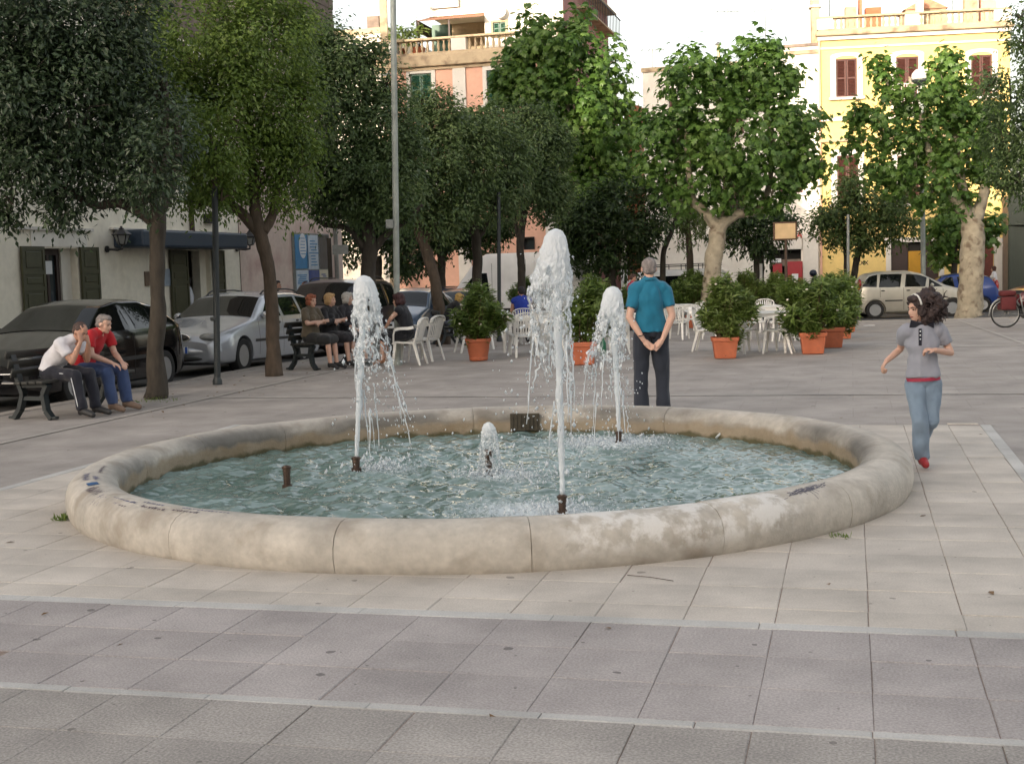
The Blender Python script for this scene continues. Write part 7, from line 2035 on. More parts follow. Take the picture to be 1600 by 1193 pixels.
def hand(b, wrist, fdir, palm, size=1.0, curl=.6, thumb=1, spread=.1, tk=.75):
    """palm with four unequal bent fingers and a thumb; fdir: pointing direction, palm: normal of the palm side"""
    f = Vector(fdir).normalized(); n = Vector(palm); n = (n - f * n.dot(f)).normalized(); s = f.cross(n) * thumb
    w = Vector(wrist); k = size
    rot = Matrix((s, f, n)).transposed()
    b.ell(w + f * .045 * k, (.038 * k, .052 * k, .017 * k), 14, 8, rot=rot)
    for i, (off, ln) in enumerate(((.030, .066), (.010, .074), (-.011, .068), (-.030, .054))):
        p = w + f * .082 * k + s * off * k; d = (f + s * off * spread * 10).normalized(); pts = [p - d * .02 * k, p]
        for j, sh in enumerate((.45, .32, .25)):
            a = curl * (.75 + .12 * i) * (j + 1) * .62
            dd = d * math.cos(a) + n * math.sin(a)
            p = p + dd * ln * sh * k * 1.15; pts.append(p)
        b.tube(pts, [.0095 * k, .0095 * k, .009 * k, .0082 * k, .007 * k], 8); b.ell(pts[-1], (.0072 * k,) * 3, 8, 6)
    t0 = w + f * .025 * k + s * (.03 if tk > .2 else .008) * k; t1 = t0 + (f * .6 + s * tk + n * .25).normalized() * .04 * k; t2 = t1 + (f * .9 + n * .35 + s * .1).normalized() * .032 * k
    b.tube([t0, t1, t2], [.013 * k, .011 * k, .0085 * k], 8); b.ell(t2, (.0085 * k,) * 3, 8, 6)
def head_prims(b, hc, rot, k):
    def e(c, r): b.ell(hc + rot @ (Vector(c) * k), tuple(q * k for q in r), 20, 14, rot=rot)
    e((0, -.010, .030), (.074, .094, .088)); e((0, .022, -.032), (.056, .068, .078)); e((0, .060, -.088), (.026, .024, .022)); e((0, .073, .024), (.046, .016, .012))
    e((0, .078, -.055), (.026, .012, .016)); e((.036, .052, -.022), (.022, .022, .022)); e((-.036, .052, -.022), (.022, .022, .022))
    b.tube([hc + rot @ (Vector(p) * k) for p in ((0, .078, .016), (0, .094, -.012), (0, .104, -.030), (0, .082, -.038))], [.009 * k, .011 * k, .014 * k, .011 * k], 8)
    for s in (-1, 1): e((s * .076, -.004, -.010), (.011, .021, .031))
def person(label, loc, rz, J, mats, k=1.0, head_dir=(0, 1, 0), vox=.011, hair='short', group=None, hk=None, sleeve=.55, shorts=None, curl=(.6, .6), palms=None, fdirs=None, girth=1.0, skirt=None, shoe_k=1.0, armr=1.0, extra=None, folds=.012, bell=0.0, shirt_hem=.15, tk=.75, female=False, rot=None, sh_mat_sleeve=None):
    """J: joints in the person's own frame (faces +Y, right hand side +X). hip, waist, chest, neck, head; sh, el, wr, hp, kn, an, to as (left, right)"""
    t = thing('person', label, 'person', loc, rz, group, rot)
    hk = hk or k
    side = (J['sh'][1] - J['sh'][0]).normalized(); hside = (J['hp'][1] - J['hp'][0]).normalized()
    fwd = side.cross(Vector((0, 0, 1)));
    hrot = frame(head_dir); hc = J['head']
    swid = (J['sh'][1] - J['sh'][0]).length / 2
    g = girth
    def torso(b, inf=0.0, lo=-1.0):
        tp = [J['hip'] + (J['hip'] - J['waist']).normalized() * .07 * k, J['hip'], J['hip'].lerp(J['waist'], .6), J['waist'], J['waist'].lerp(J['chest'], .55), J['chest'], J['chest'].lerp(J['neck'], .55), J['neck']]
        hw = (J['hp'][1] - J['hp'][0]).length / 2
        rd = [((hw + .015 * k) * g, .045 * k * g), ((hw + .044 * k) * g, .074 * k * g), ((hw + .046 * k) * g, .084 * k * g), ((hw + .056 * k) * g, .104 * k * g), (swid * .80 * g, .112 * k * g), (swid * .90, .115 * k * g), (swid * .74, .092 * k), (.062 * k, .062 * k)]
        sd = (side + hside) / 2
        if lo >= 0:       # cut the lower end at the hem
            tp = [J['hip'].lerp(J['waist'], lo)] + tp[3:]; rd = [((hw + .076 * k) * g + .006 * k, .112 * k * g + .006 * k)] + rd[3:]
        elt(b, tp, [(x + inf, y + inf) for x, y in rd], sd)
        for s in (0, 1):
            b.ell(J['sh'][s].lerp(J['neck'], .18) + Vector((0, 0, -.006 * k)), (.060 * k + inf,) * 3, 14, 10)
        for s in (0, 1): b.tube([J['neck'] + (hc - J['neck']).normalized() * .025 * k, J['neck'].lerp(J['sh'][s], .45) + Vector((0, 0, -.004 * k)), J['sh'][s].lerp(J['neck'], .12)], [.050 * k + inf * .6, .052 * k + inf * .8, .050 * k + inf], 12)
        if female:
            for s in (-1, 1): b.ell(J['chest'] + side * s * swid * .42 + fwd.normalized() * -.0 + (hrot @ Vector((0, 0, 0))) + bodyf * .085 * k, (.062 * k + inf,) * 3, 12, 8)
    bodyf = (Vector((0, 0, 1)).cross(side)).normalized()
    if bodyf.dot(Vector((0, 1, 0))) < -.2: bodyf = -bodyf
    # body: one continuous skin surface
    b = MB(); torso(b)
    b.tube([J['neck'] + Vector((0, 0, -.05 * k)), J['neck'].lerp(hc, .35), hc + hrot @ Vector((0, -.012, -.03)) * hk], [.062 * k, .052 * k, .050 * k], 14)
    head_prims(b, hc, hrot, hk)
    for s in (0, 1):
        limb(b, [J['sh'][s], J['sh'][s].lerp(J['el'][s], .5), J['el'][s]], [.052 * k * armr, .046 * k * armr, .039 * k * armr]); limb(b, [J['el'][s], J['el'][s].lerp(J['wr'][s], .35), J['wr'][s]], [.039 * k * armr, .040 * k * armr, .026 * k])
        fd = fdirs[s] if fdirs else (J['wr'][s] - J['el'][s]); pl = palms[s] if palms else (0, 1, 0)
        hand(b, J['wr'][s], fd, pl, k, curl[s], 1 if s == 0 else -1, tk=tk)
        limb(b, [J['hp'][s], J['hp'][s].lerp(J['kn'][s], .5), J['kn'][s]], [.078 * k * g, .068 * k * g, .052 * k]); limb(b, [J['kn'][s], J['kn'][s].lerp(J['an'][s], .35), J['an'][s]], [.054 * k, .054 * k, .036 * k])
        limb(b, [J['an'][s], J['an'][s].lerp(J['to'][s], .55) + Vector((0, 0, -.012 * k)), J['to'][s]], [.038 * k, .034 * k, .026 * k])
    body = link('body', remesh(b, vox, 3, 'body'), mats['skin'], t)
    # face
    f = MB()
    for s in (-1, 1): f.ell(hc + hrot @ (V3(s * .030, .0765, .003) * hk), (.0125 * hk, .007 * hk, .0065 * hk), 10, 6, rot=hrot)
    f.obj('eyes', m_eye, t, True)
    br = MB()
    for s in (-1, 1): br.tube([hc + hrot @ (V3(s * x, y, z) * hk) for x, y, z in ((.014, .090, .020), (.030, .086, .026), (.046, .072, .021))], [.004 * hk, .005 * hk, .003 * hk], 6)
    br.obj('eyebrows', mats['hair'], t)
    MB().tube([hc + hrot @ (V3(x, y, -.058) * hk) for x, y in ((-.022, .080), (-.008, .0905), (.008, .0905), (.022, .080))], [.003 * hk, .006 * hk, .006 * hk, .003 * hk], 6).obj('mouth', m_lip, t, True)
    # shirt
    sh = MB(); torso(sh, .017 * k, shirt_hem); sh.ell(J['neck'] + (hc - J['neck']).normalized() * -.006 * k, (.076 * k, .074 * k, .040 * k), 16, 10)
    hemv = (J['hip'] - J['waist']).normalized()
    for s in (0, 1):
        a, e, w = J['sh'][s], J['el'][s], J['wr'][s]
        if sleeve <= 1.0: limb(sh, [a, a.lerp(e, sleeve * .5), a.lerp(e, sleeve)], [.062 * k * armr, .060 * k * armr, .058 * k * armr], .005 * k, round_=False); sh.ell(a, (.062 * k * armr,) * 3, 14, 8)
        else: limb(sh, [a, a.lerp(e, .5), e, e.lerp(w, sleeve - 1)], [.060 * k, .056 * k, .050 * k, .042 * k], .006 * k, round_=False); sh.ell(a, (.066 * k,) * 3, 14, 8)
    if skirt is None or True:
        pass
    link('shirt', remesh(sh, vox, 4, 'shirt', folds * k, 9 / k, random.uniform(0, 50)), mats['shirt'], t)
    if mats.get('collar'):
        cl = MB(); nb = J['neck']; ax = (hc - nb).normalized()
        ring = [nb + ax * .022 * k + (side * math.cos(a) * .060 + side.cross(ax) * math.sin(a) * .062) * k for a in np.linspace(0, 2 * PI, 19)]
        cl.tube(ring, .021 * k, 8, cap=False); link('collar', remesh(cl, .008, 2, 'collar'), mats['collar'], t)
    # trousers or skirt
    tr = MB(); hw = (J['hp'][1] - J['hp'][0]).length / 2
    wt_ = J['hip'].lerp(J['waist'], .45)
    elt(tr, [J['hip'] + hemv * .05 * k, J['hip'], wt_], [((hw + .066 * k) * g, .096 * k * g), ((hw + .086 * k) * g, .118 * k * g), ((hw + .070 * k) * g, .110 * k * g)], hside)
    for s in (0, 1):
        h, kn, an = J['hp'][s], J['kn'][s], J['an'][s]
        if shorts is not None:
            limb(tr, [h, h.lerp(kn, .5), h.lerp(kn, shorts)], [.098 * k * g, .092 * k * g, .086 * k * g], .004, round_=False); tr.ell(h, (.10 * k * g,) * 3, 14, 8)
        else:
            end = kn.lerp(an, .97)
            limb(tr, [h, h.lerp(kn, .5), kn, kn.lerp(an, .5), end], [.096 * k * g, .084 * k * g, .068 * k, .066 * k, (.058 + bell) * k], .004, round_=False); tr.ell(h, (.098 * k * g,) * 3, 14, 8); tr.ell(kn, (.070 * k,) * 3, 12, 8)
    if skirt:
        for s in np.linspace(0, 1, 5):
            h = J['hp'][0].lerp(J['hp'][1], s); kn = J['kn'][0].lerp(J['kn'][1], s)
            limb(tr, [h, kn + (kn - h).normalized() * (skirt - 1) * .3], [.10 * k * g, .08 * k * g])
    link('skirt' if skirt else 'trousers', remesh(tr, vox, 4, 'trousers', folds * k, 8 / k, random.uniform(0, 50)), mats['legs'], t)
    for s in (0, 1):
        so = MB(); an, to = J['an'][s], J['to'][s]; d = (to - an); dn = d.normalized(); up = V3(0, 0, 1)
        limb(so, [an + V3(0, 0, -.005 * k) - dn * .02 * k, an.lerp(to, .5), to], [.047 * k * shoe_k, .042 * k * shoe_k, .036 * k * shoe_k])
        so.ell(an - dn * .035 * k + V3(0, 0, -.035 * k), (.036 * k,) * 3, 10, 8)
        link('shoe', remesh(so, .009, 2, 'shoe'), mats['shoe'], t)
    # hair
    hm = MB()
    def he(c, r): hm.ell(hc + hrot @ (Vector(c) * hk), tuple(q * hk for q in r), 20, 14, rot=hrot)
    if hair == 'short':
        he((0, -.022, .040), (.0785, .088, .085)); he((0, -.05, -.01), (.072, .055, .055)); he((0, .03, .085), (.055, .05, .036))
    elif hair == 'crop':
        he((0, -.020, .036), (.0765, .089, .0845)); he((0, -.050, -.012), (.069, .052, .05))
    elif hair == 'bob':
        he((0, -.025, .045), (.090, .098, .090)); he((0, -.045, -.03), (.088, .066, .07)); he((.062, -.01, -.02), (.03, .05, .06)); he((-.062, -.01, -.02), (.03, .05, .06)); he((0, .045, .092), (.06, .045, .03))
    elif hair == 'wild':
        he((0, -.03, .05), (.10, .105, .095)); he((0, -.06, -.02), (.10, .08, .085)); he((.07, -.02, -.02), (.035, .055, .07)); he((-.07, -.02, -.02), (.035, .055, .07)); he((0, .05, .095), (.065, .045, .03))
    elif hair == 'helmet':
        he((0, -.012, .035), (.115, .135, .125))
    if hair != 'none':
        link('helmet' if hair == 'helmet' else 'hair', remesh(hm, .009, 2, 'hair', .0 if hair == 'helmet' else .006, 45, 3), mats['hair'] if hair != 'helmet' else p_blue, t)
    if extra: extra(t, hrot, hc)
    return t
def stand(k=1.0, spread=.10, arms=None, lean=0.0):
    z = lambda q: q * k
    J = dict(hip=V3(0, 0, .93) * k, waist=V3(0, -.005, 1.07) * k, chest=V3(0, .0, 1.27) * k, neck=V3(0, -.012, 1.455) * k, head=V3(0, .02, 1.60) * k,
             sh=(V3(-.160, -.01, 1.380) * k, V3(.160, -.01, 1.380) * k), hp=(V3(-.09, 0, .90) * k, V3(.09, 0, .90) * k),
             kn=(V3(-spread, .015, .49) * k, V3(spread, .015, .49) * k), an=(V3(-spread - .005, -.03, .085) * k, V3(spread + .005, -.03, .085) * k), to=(V3(-spread - .03, .14, .035) * k, V3(spread + .03, .14, .035) * k),
             el=(V3(-.24, -.03, 1.12) * k, V3(.24, -.03, 1.12) * k), wr=(V3(-.235, .06, .88) * k, V3(.235, .06, .88) * k))
    if arms: J.update({a: tuple(q * k for q in b) for a, b in arms.items()})
    return J
def seat(k=1.0, lean=.05, knee_gap=.12, foot=.06, sz=.45, arms=None, head=None):
    """sitting, seat height sz; torso leans forward by lean (m at the neck)"""
    hz = sz + .10 * k
    J = dict(hip=V3(0, 0, hz), waist=V3(0, .10 * lean + .0, hz + .15 * k), chest=V3(0, .55 * lean, hz + .36 * k - lean * .12), neck=V3(0, lean, hz + .545 * k - lean * .35), head=V3(0, lean * 1.25 + .03, hz + .69 * k - lean * .5),
             sh=(V3(-.18 * k, lean * .92, hz + .49 * k - lean * .3), V3(.18 * k, lean * .92, hz + .49 * k - lean * .3)), hp=(V3(-.09 * k, .02, hz - .01), V3(.09 * k, .02, hz - .01)),
             kn=(V3(-knee_gap, .46 * k, sz + .06), V3(knee_gap, .46 * k, sz + .06)), an=(V3(-knee_gap, .46 * k + foot, .085), V3(knee_gap, .46 * k + foot, .085)), to=(V3(-knee_gap - .02, .63 * k + foot, .035), V3(knee_gap + .02, .63 * k + foot, .035)),
             el=(V3(-.235 * k, lean * .8 + .05, hz + .22 * k), V3(.235 * k, lean * .8 + .05, hz + .22 * k)), wr=(V3(-.14, .34, hz + .10), V3(.14, .34, hz + .10)))
    if arms: J.update(arms)
    if head is not None: J['head'] = head
    return J
# --- standing man in teal, seen from behind, hands clasped at his back
ps = at(1019, 640, 14.2); sm = Vector((ps.x, 14.2, 0))
J = stand(1.0, .115, arms=dict(el=(V3(-.238, -.07, 1.09), V3(.228, -.07, 1.09)), wr=(V3(-.105, -.155, .845), V3(.10, -.155, .845))))
m_teal = cloth('teal_polo', (16, 104, 132)); m_navy_t = cloth('dark_navy_trousers', (34, 40, 52))
def man_extra(t, hrot, hc):
    MB().tube([J['wr'][0] + V3(-.02, -.028, .055) + V3(.034 * math.cos(a), .034 * math.sin(a), .012 * math.cos(a)) for a in np.linspace(0, 2 * PI, 17)], .006, 6, cap=False).obj('bracelet', m_iron, t)
person('grey haired man in a teal polo shirt standing with his hands clasped behind his back', sm, R(4), J, dict(skin=m_skin2, shirt=m_teal, legs=m_navy_t, shoe=m_blackpl, hair=hair_mat('grey_hair', (128, 120, 116)), collar=m_teal),
       head_dir=(.05, 1, .02), vox=.009, hair='crop', sleeve=.66, curl=(.8, .55), palms=((.2, -1, .1), (-.25, -1, .1)), fdirs=((.72, -.15, -.75), (-.72, -.12, -.75)), bell=.018, extra=man_extra, folds=.012, shirt_hem=.0, tk=.05)
# --- girl walking, hair blown sideways
pg = gp(1443, 731)
k = .82
J = dict(hip=V3(0, 0, .69), waist=V3(.005, .0, .81), chest=V3(.01, .01, .965), neck=V3(.012, .01, 1.115), head=V3(.035, .03, 1.245),
         sh=(V3(-.125, .0, 1.075), V3(.138, .015, 1.07)), hp=(V3(-.066, 0, .665), V3(.066, 0, .665)), kn=(V3(-.05, .02, .385), V3(.045, .09, .385)), an=(V3(-.03, -.27, .22), V3(.012, .02, .075)), to=(V3(-.035, -.24, .09), V3(.012, .155, .05)),
         el=(V3(-.215, -.03, .895), V3(.150, -.13, .925)), wr=(V3(-.06, .155, .93), V3(.275, .0, .845)))
m_greyp = cloth('grey_polo', (146, 148, 158)); m_jean = cloth('faded_jeans', (118, 136, 154), .85, .16, .25); m_navyc = cloth('navy_collar', (28, 30, 44)); m_redsh = M('red_shoe', lin(150, 40, 44), .6, .1, 10); m_belt = M('red_belt', lin(150, 36, 62), .6, .1, 10)
m_dhair = hair_mat('dark_brown_hair', (52, 38, 36))
def girl_extra(t, hrot, hc):
    rg = np.random.default_rng(5); h = MB(); S = hrot @ V3(1, 0, 0); Fw = hrot @ V3(0, 1, 0)
    # a compact curly mass blown to one side of the head
    lm = MB(); cm = hc + V3(-.055, .0, .002)
    for i in range(95):
        d = rand_dirs(rg, 1)[0]; q = rg.uniform(.25, 1.0) ** .6
        p = cm + V3(d[0] * .125 * q - .02, d[1] * .105 * q - .01, d[2] * .128 * q + .01)
        f = hrot.inverted() @ (p - hc)
        if f.y > .045 and f.z < .075: continue
        if p.x > hc.x + .03 and p.z < hc.z + .055: continue
        r = rg.uniform(.022, .040); lm.ell(p, (r, r, r * rg.uniform(.8, 1.5)), 9, 7)
    me = remesh(lm, .0065, 1, 'curls', .010, 42, 7)
    link('curls', me, m_dhair, t)
    for i in range(170):
        d = rand_dirs(rg, 1)[0]; p = cm + V3(d[0] * .11 - .02, d[1] * .09 - .01, d[2] * .10 + .01)
        f = hrot.inverted() @ (p - hc)
        if (f.y > .03 and f.z < .07) or p.x > hc.x + .02: continue
        pts = [p]; vel = V3(d[0], d[1], d[2]) * .5 + V3(-.5, 0, -.35)
        for j in range(6):
            vel = vel * .8 + V3(rg.normal(0, .3), rg.normal(0, .3), rg.normal(0, .3) - .12); pts.append(pts[-1] + vel.normalized() * rg.uniform(.010, .018))
        h.tube(pts, [.005, .0055, .005, .0045, .004, .003, .002], 5)
    for i in range(14):       # locks across the cheek
        p = hc + hrot @ V3(rg.uniform(-.05, .05), .07, .06); pts = [p]
        for j in range(6): pts.append(pts[-1] + V3(-.022 + rg.normal(0, .006), rg.normal(.004, .006), -.022 + rg.normal(0, .005)))
        h.tube(pts, [.005, .006, .006, .005, .004, .003, .002], 5)
    h.obj('blown_hair', m_dhair, t, True)
    MB().tube([hc + hrot @ (V3(.083 * math.cos(a) , .028, .022 + .098 * math.sin(a)) * .95) for a in np.linspace(.15, PI - .15, 14)], .008, 6).obj('hair_band', m_plast_g, t, True)
    b = MB(); elt(b, [J['hip'].lerp(J['waist'], -.02), J['hip'].lerp(J['waist'], .20)], [(.131, .099), (.128, .097)], (1, 0, 0), 24); link('belt', b.mesh('belt'), m_belt, t)
    b = MB().box((J['neck'] + V3(.03, .100, -.085)), (.022, .012, .13)); b.obj('placket', m_navyc, t)
    for z in (-.04, -.07, -.10): MB().ell(J['neck'] + V3(.03, .108, z), (.006, .004, .006), 8, 6).obj('button', m_paper, t)
    for s in (-1, 1):
        b = MB(); b.prism([(0, 0), (.085, .03), (.095, -.075), (.02, -.045)] if s > 0 else [(0, 0), (-.02, -.045), (-.095, -.075), (-.085, .03)], -.006, .006, Matrix.Translation(J['neck'] + V3(.01, .066, .020)) @ Matrix.Rotation(R(62), 4, 'X')); b.obj('collar_point', m_navyc, t)
    cf = J['an'][1]; MB().lathe([(.054, -.02), (.056, .03), (.052, .032)], 18, Matrix.Translation(J['kn'][1].lerp(cf, .93))).obj('turn_up', m_jean, t, True)
person('girl in a grey polo shirt and jeans walking past the fountain, dark hair blown sideways', Vector((pg.x, pg.y, 0)), PI - .12, J, dict(skin=m_skin2, shirt=m_greyp, legs=m_jean, shoe=m_redsh, hair=m_dhair, collar=m_navyc),
       k=k, head_dir=(.92, .42, -.12), vox=.009, hair='bob', sleeve=.60, girth=.86, shirt_hem=.22, armr=.86, curl=(1.5, 1.6), palms=((0, -.2, -1), (-.3, .2, -1)), fdirs=((.95, .1, .12), (.55, .25, -.7)), extra=girl_extra, hk=.90, folds=.012, bell=.004)
# --- two men on the near bench
bm = bench1.matrix_basis
def on_bench(bench, x, y=.02): return bench.location + Matrix.Rotation(bench.rotation_euler.z, 3, 'Z') @ V3(x, y, 0)
m_wt = cloth('white_t_shirt', (214, 212, 216)); m_redt = cloth('red_t_shirt', (176, 24, 34)); m_track = cloth('dark_track_trousers', (24, 26, 38)); m_jeanb = cloth('blue_jeans', (52, 70, 108), .85, .15, .2)
hz = .55
J = seat(1.0, .40, .13, .08, arms=dict(el=(V3(-.15, .42, .68), V3(.15, .44, .68)), wr=(V3(-.06, .53, .90), V3(.08, .53, .92))), head=V3(0, .47, 1.035))
J['neck'] = V3(0, .36, .945); J['chest'] = V3(0, .22, .83); J['waist'] = V3(0, .04, .68)
J['sh'] = (V3(-.19, .30, .905), V3(.19, .30, .905))
def stripe(t, hrot, hc):
    for s in (0, 1):
        sd = -1 if s == 0 else 1
        for a, b_ in ((J['hp'][s], J['kn'][s]), (J['kn'][s], J['an'][s])):
            MB().tube([a.lerp(b_, f) + V3(sd * .085 * (1 - .2 * f), 0, .02) for f in np.linspace(.1, .92, 8)], .006, 5).obj('leg_stripe', m_paper, t)
bL = (bb1 - bb0).length
person('man in a white T-shirt on the bench, elbows on knees and hands at his face', on_bench(bench1, bL / 2 - .42), brz, J, dict(skin=m_skin, shirt=m_wt, legs=m_track, shoe=m_blackpl, hair=hair_mat('dark_short_hair', (72, 54, 48))), head_dir=(.1, .86, -.42), vox=.011, hair='crop', sleeve=.62, curl=(.9, .9), palms=((.2, -1, 0), (-.2, -1, 0)), fdirs=((.15, -.05, 1), (-.1, -.05, 1)), extra=stripe, group='people sitting in the piazza')
J = seat(1.0, .26, .14, .06, arms=dict(el=(V3(-.22, .30, .72), V3(.22, .30, .72)), wr=(V3(-.10, .50, .62), V3(.12, .52, .62))), head=V3(0, .34, 1.10))
J['neck'] = V3(0, .25, 1.0)
person('grey haired man in a red T-shirt and jeans sitting beside the man in white', on_bench(bench1, bL / 2 - 1.02), brz, J, dict(skin=m_skin2, shirt=m_redt, legs=m_jeanb, shoe=M('tan_shoe', lin(120, 100, 86), .7, .1, 10), hair=hair_mat('grey_hair', (128, 120, 116))), head_dir=(-.12, .95, -.22), vox=.011, hair='short', sleeve=.62, curl=(.8, .8), palms=((.2, .2, -1), (-.2, .2, -1)), group='people sitting in the piazza')
# --- three women on the second bench
b2z = bench2.rotation_euler.z
crossed = dict(el=(V3(-.23, .12, .80), V3(.23, .12, .80)), wr=(V3(.07, .26, .80), V3(-.07, .24, .83)))
for x, nm, sh_, lg, hr, hd, arms in ((.55, 'red haired woman in an olive top at the near end of the bench, arms folded', (88, 78, 62), (40, 40, 40), ('red_hair', (146, 84, 58)), (.15, 1, -.05), crossed), (.02, 'blonde woman in black sitting in the middle of the bench, arms folded', (26, 24, 28), (34, 32, 36), ('blonde_hair', (186, 150, 104)), (-.3, 1, 0), crossed), (-.50, 'white haired woman in dark clothes on the bench, next to the left jet', (38, 36, 42), (34, 34, 40), ('white_hair', (190, 184, 176)), (-.35, 1, .02), None)):
    J = seat(.94, .02, .09, .05, arms=arms)
    person(nm, on_bench(bench2, x), b2z, J, dict(skin=m_skin2, shirt=cloth('top_' + hr[0], sh_), legs=cloth('skirt_' + hr[0], lg), shoe=m_blackpl, hair=hair_mat(*hr)), k=.94, head_dir=hd, vox=.013, hair='bob', sleeve=.75 if hr[0] == 'red_hair' else 1.5, skirt=1.0, shorts=.98, girth=1.12, female=True, group='people sitting in the piazza', curl=(.6, .6), palms=((.3, -1, 0), (-.3, -1, 0)), hk=.96)
# --- woman on the white chair, hand at her mouth
J = seat(.95, .10, .08, .02, sz=.44, arms=dict(el=(V3(-.22, .22, .84), V3(.23, .26, .90)), wr=(V3(-.10, .36, .68), V3(.05, .22, 1.10))))
person('dark haired woman in a black dress on a white chair, hand raised to her mouth', wch, 1.32, J, dict(skin=m_skin2, shirt=cloth('black_dress', (20, 22, 30)), legs=cloth('black_skirt', (20, 22, 30)), shoe=M('tan_sandal', lin(140, 100, 74), .7, .1, 10), hair=hair_mat('dark_red_hair', (58, 28, 30))), k=.95, head_dir=(.1, 1, -.08), vox=.013, hair='wild', sleeve=.12, skirt=1.0, shorts=.95, female=True, group='people sitting in the piazza', curl=(.5, 1.2), palms=((0, .2, -1), (0, -1, .2)), fdirs=((.3, 1, -.2), (-.3, .1, .9)), hk=.97)
# --- person in black with fair hair near the leaning oak
q = gp(712, 540) + V3(0, .3, 0)
t3 = make_bench('dark bench end behind the leaning oak, under the fair haired person', q + V3(-.2, .35, 0), -1.35, 1.2)
J = seat(.95, .22, .10, .02, arms=dict(el=(V3(-.22, .26, .78), V3(.22, .26, .78)), wr=(V3(-.08, .46, .70), V3(.08, .46, .70))))
person('fair haired person in black bending over a white paper behind the leaning oak', q + V3(-.2, .35, 0), -1.35, J, dict(skin=m_skin, shirt=cloth('black_jacket', (18, 18, 22)), legs=cloth('grey_shorts', (120, 126, 140)), shoe=m_dpost, hair=hair_mat('fair_hair', (190, 152, 86))), k=.95, head_dir=(.2, .9, -.4), vox=.014, hair='bob', sleeve=.8, shorts=.9, group='people sitting in the piazza')
t = thing('paper_sheet', 'white sheet of paper held by the fair haired person in black', 'paper', q + V3(.18, .22, .72), .4); MB().box((0, 0, 0), (.30, .21, .006), rot=Matrix.Rotation(R(25), 3, 'Y')).obj('sheet', m_paper, t)
# --- person in a blue top at the table, back to the viewer
q = G_(818, 541) + V3(0, .9, 0)
make_chair('white chair under the person in a blue top', q, .05)
J = seat(1.0, .06, .14, .03, sz=.44)
person('person in a bright blue sleeveless top sitting at a table, back to the viewer', q, .05, J, dict(skin=m_skin, shirt=cloth('bright_blue_top', (24, 52, 148)), legs=m_track, shoe=m_blackpl, hair=hair_mat('black_hair', (30, 26, 28))), head_dir=(-.2, 1, -.1), vox=.014, hair='short', sleeve=.15, group='people sitting in the piazza')
# --- passers by
def walker(label, px, py_top, d, h, rz, sh_, lg, hr, hair='short', hd=(0, 1, 0), dz=0.0, sleeve=.6, female=False, skin=None):
    k_ = h / 1.72; q = at(px, py_top, d)
    return person(label, Vector((q.x, d, zg(d) + dz)), rz, stand(k_, .09), dict(skin=skin or m_skin, shirt=cloth('top', sh_), legs=cloth('legs', lg), shoe=m_blackpl, hair=hair_mat(*hr)), k=k_, head_dir=hd, vox=.016, hair=hair, sleeve=sleeve, group='people in the background', female=female, palms=((1, 0, 0), (-1, 0, 0)))
walker('dark haired man in a black shirt by the wall, behind the second oak trunk', 431, 432, 31.5, 1.74, -1.7, (24, 24, 28), (40, 42, 52), ('black_hair', (30, 26, 28)), dz=-.08)
walker('short haired man in a dark navy shirt walking below the poster board', 477, 435, 34.0, 1.74, 1.3, (28, 32, 52), (44, 46, 56), ('brown_crop', (74, 50, 40)), hair='crop', dz=-.08)
dq = F.o + Matrix.Rotation(F.rz, 3, 'Z') @ V3(dr[0] + .28, .15, .08)
person('person in a white jacket half hidden in the dark doorway of the cream house', dq, F.rz + .6, stand(.98, .09), dict(skin=m_skin, shirt=cloth('white_jacket', (206, 208, 214)), legs=m_track, shoe=m_blackpl, hair=hair_mat('black_hair', (30, 26, 28))), vox=.016, sleeve=1.85, group='people in the background')
walker('person in a pink red shirt beyond the planters, left of the standing man', 988, 423, 37.0, 1.62, -1.2, (176, 44, 72), (60, 60, 66), ('brown_crop', (74, 50, 40)), hd=(.3, 1, -.3))
walker('woman in a white top standing by the yellow wall right of the arched door', 1553, 417, 55.0, 1.68, 1.2, (222, 220, 222), (150, 110, 96), ('brown_long', (84, 50, 40)), hair='bob', female=True, skin=m_skin2)
# rider in helmet
J = seat(1.0, .12, .14, -.05, sz=.82, arms=dict(el=(V3(-.26, .22, 1.10), V3(.26, .22, 1.10)), wr=(V3(-.28, .5, 1.02), V3(.28, .5, 1.02))))
J['an'] = (V3(-.14, .42, .40), V3(.14, .42, .40)); J['to'] = (V3(-.15, .58, .36), V3(.15, .58, .36)); J['kn'] = (V3(-.16, .48, .78), V3(.16, .48, .78))
person('scooter rider in a dark blue helmet behind the hedge of potted shrubs', Vector((sc.x + .15, 47, zg(47) - .02)), PI / 2, J, dict(skin=m_skin, shirt=cloth('dark_jacket', (30, 32, 38)), legs=m_track, shoe=m_blackpl, hair=hair_mat('black_hair', (30, 26, 28))), head_dir=(.2, 1, 0), vox=.016, hair='helmet', sleeve=1.85, group='people in the background')
# cyclist standing over the bicycle, mostly outside the frame
q = gp(1600, 513)
walker('person in dark clothes and pale shoes standing with the bicycle at the picture edge', 1622, 470, q.y + .35, 1.72, -1.5, (36, 40, 58), (40, 42, 56), ('black_hair', (30, 26, 28)))

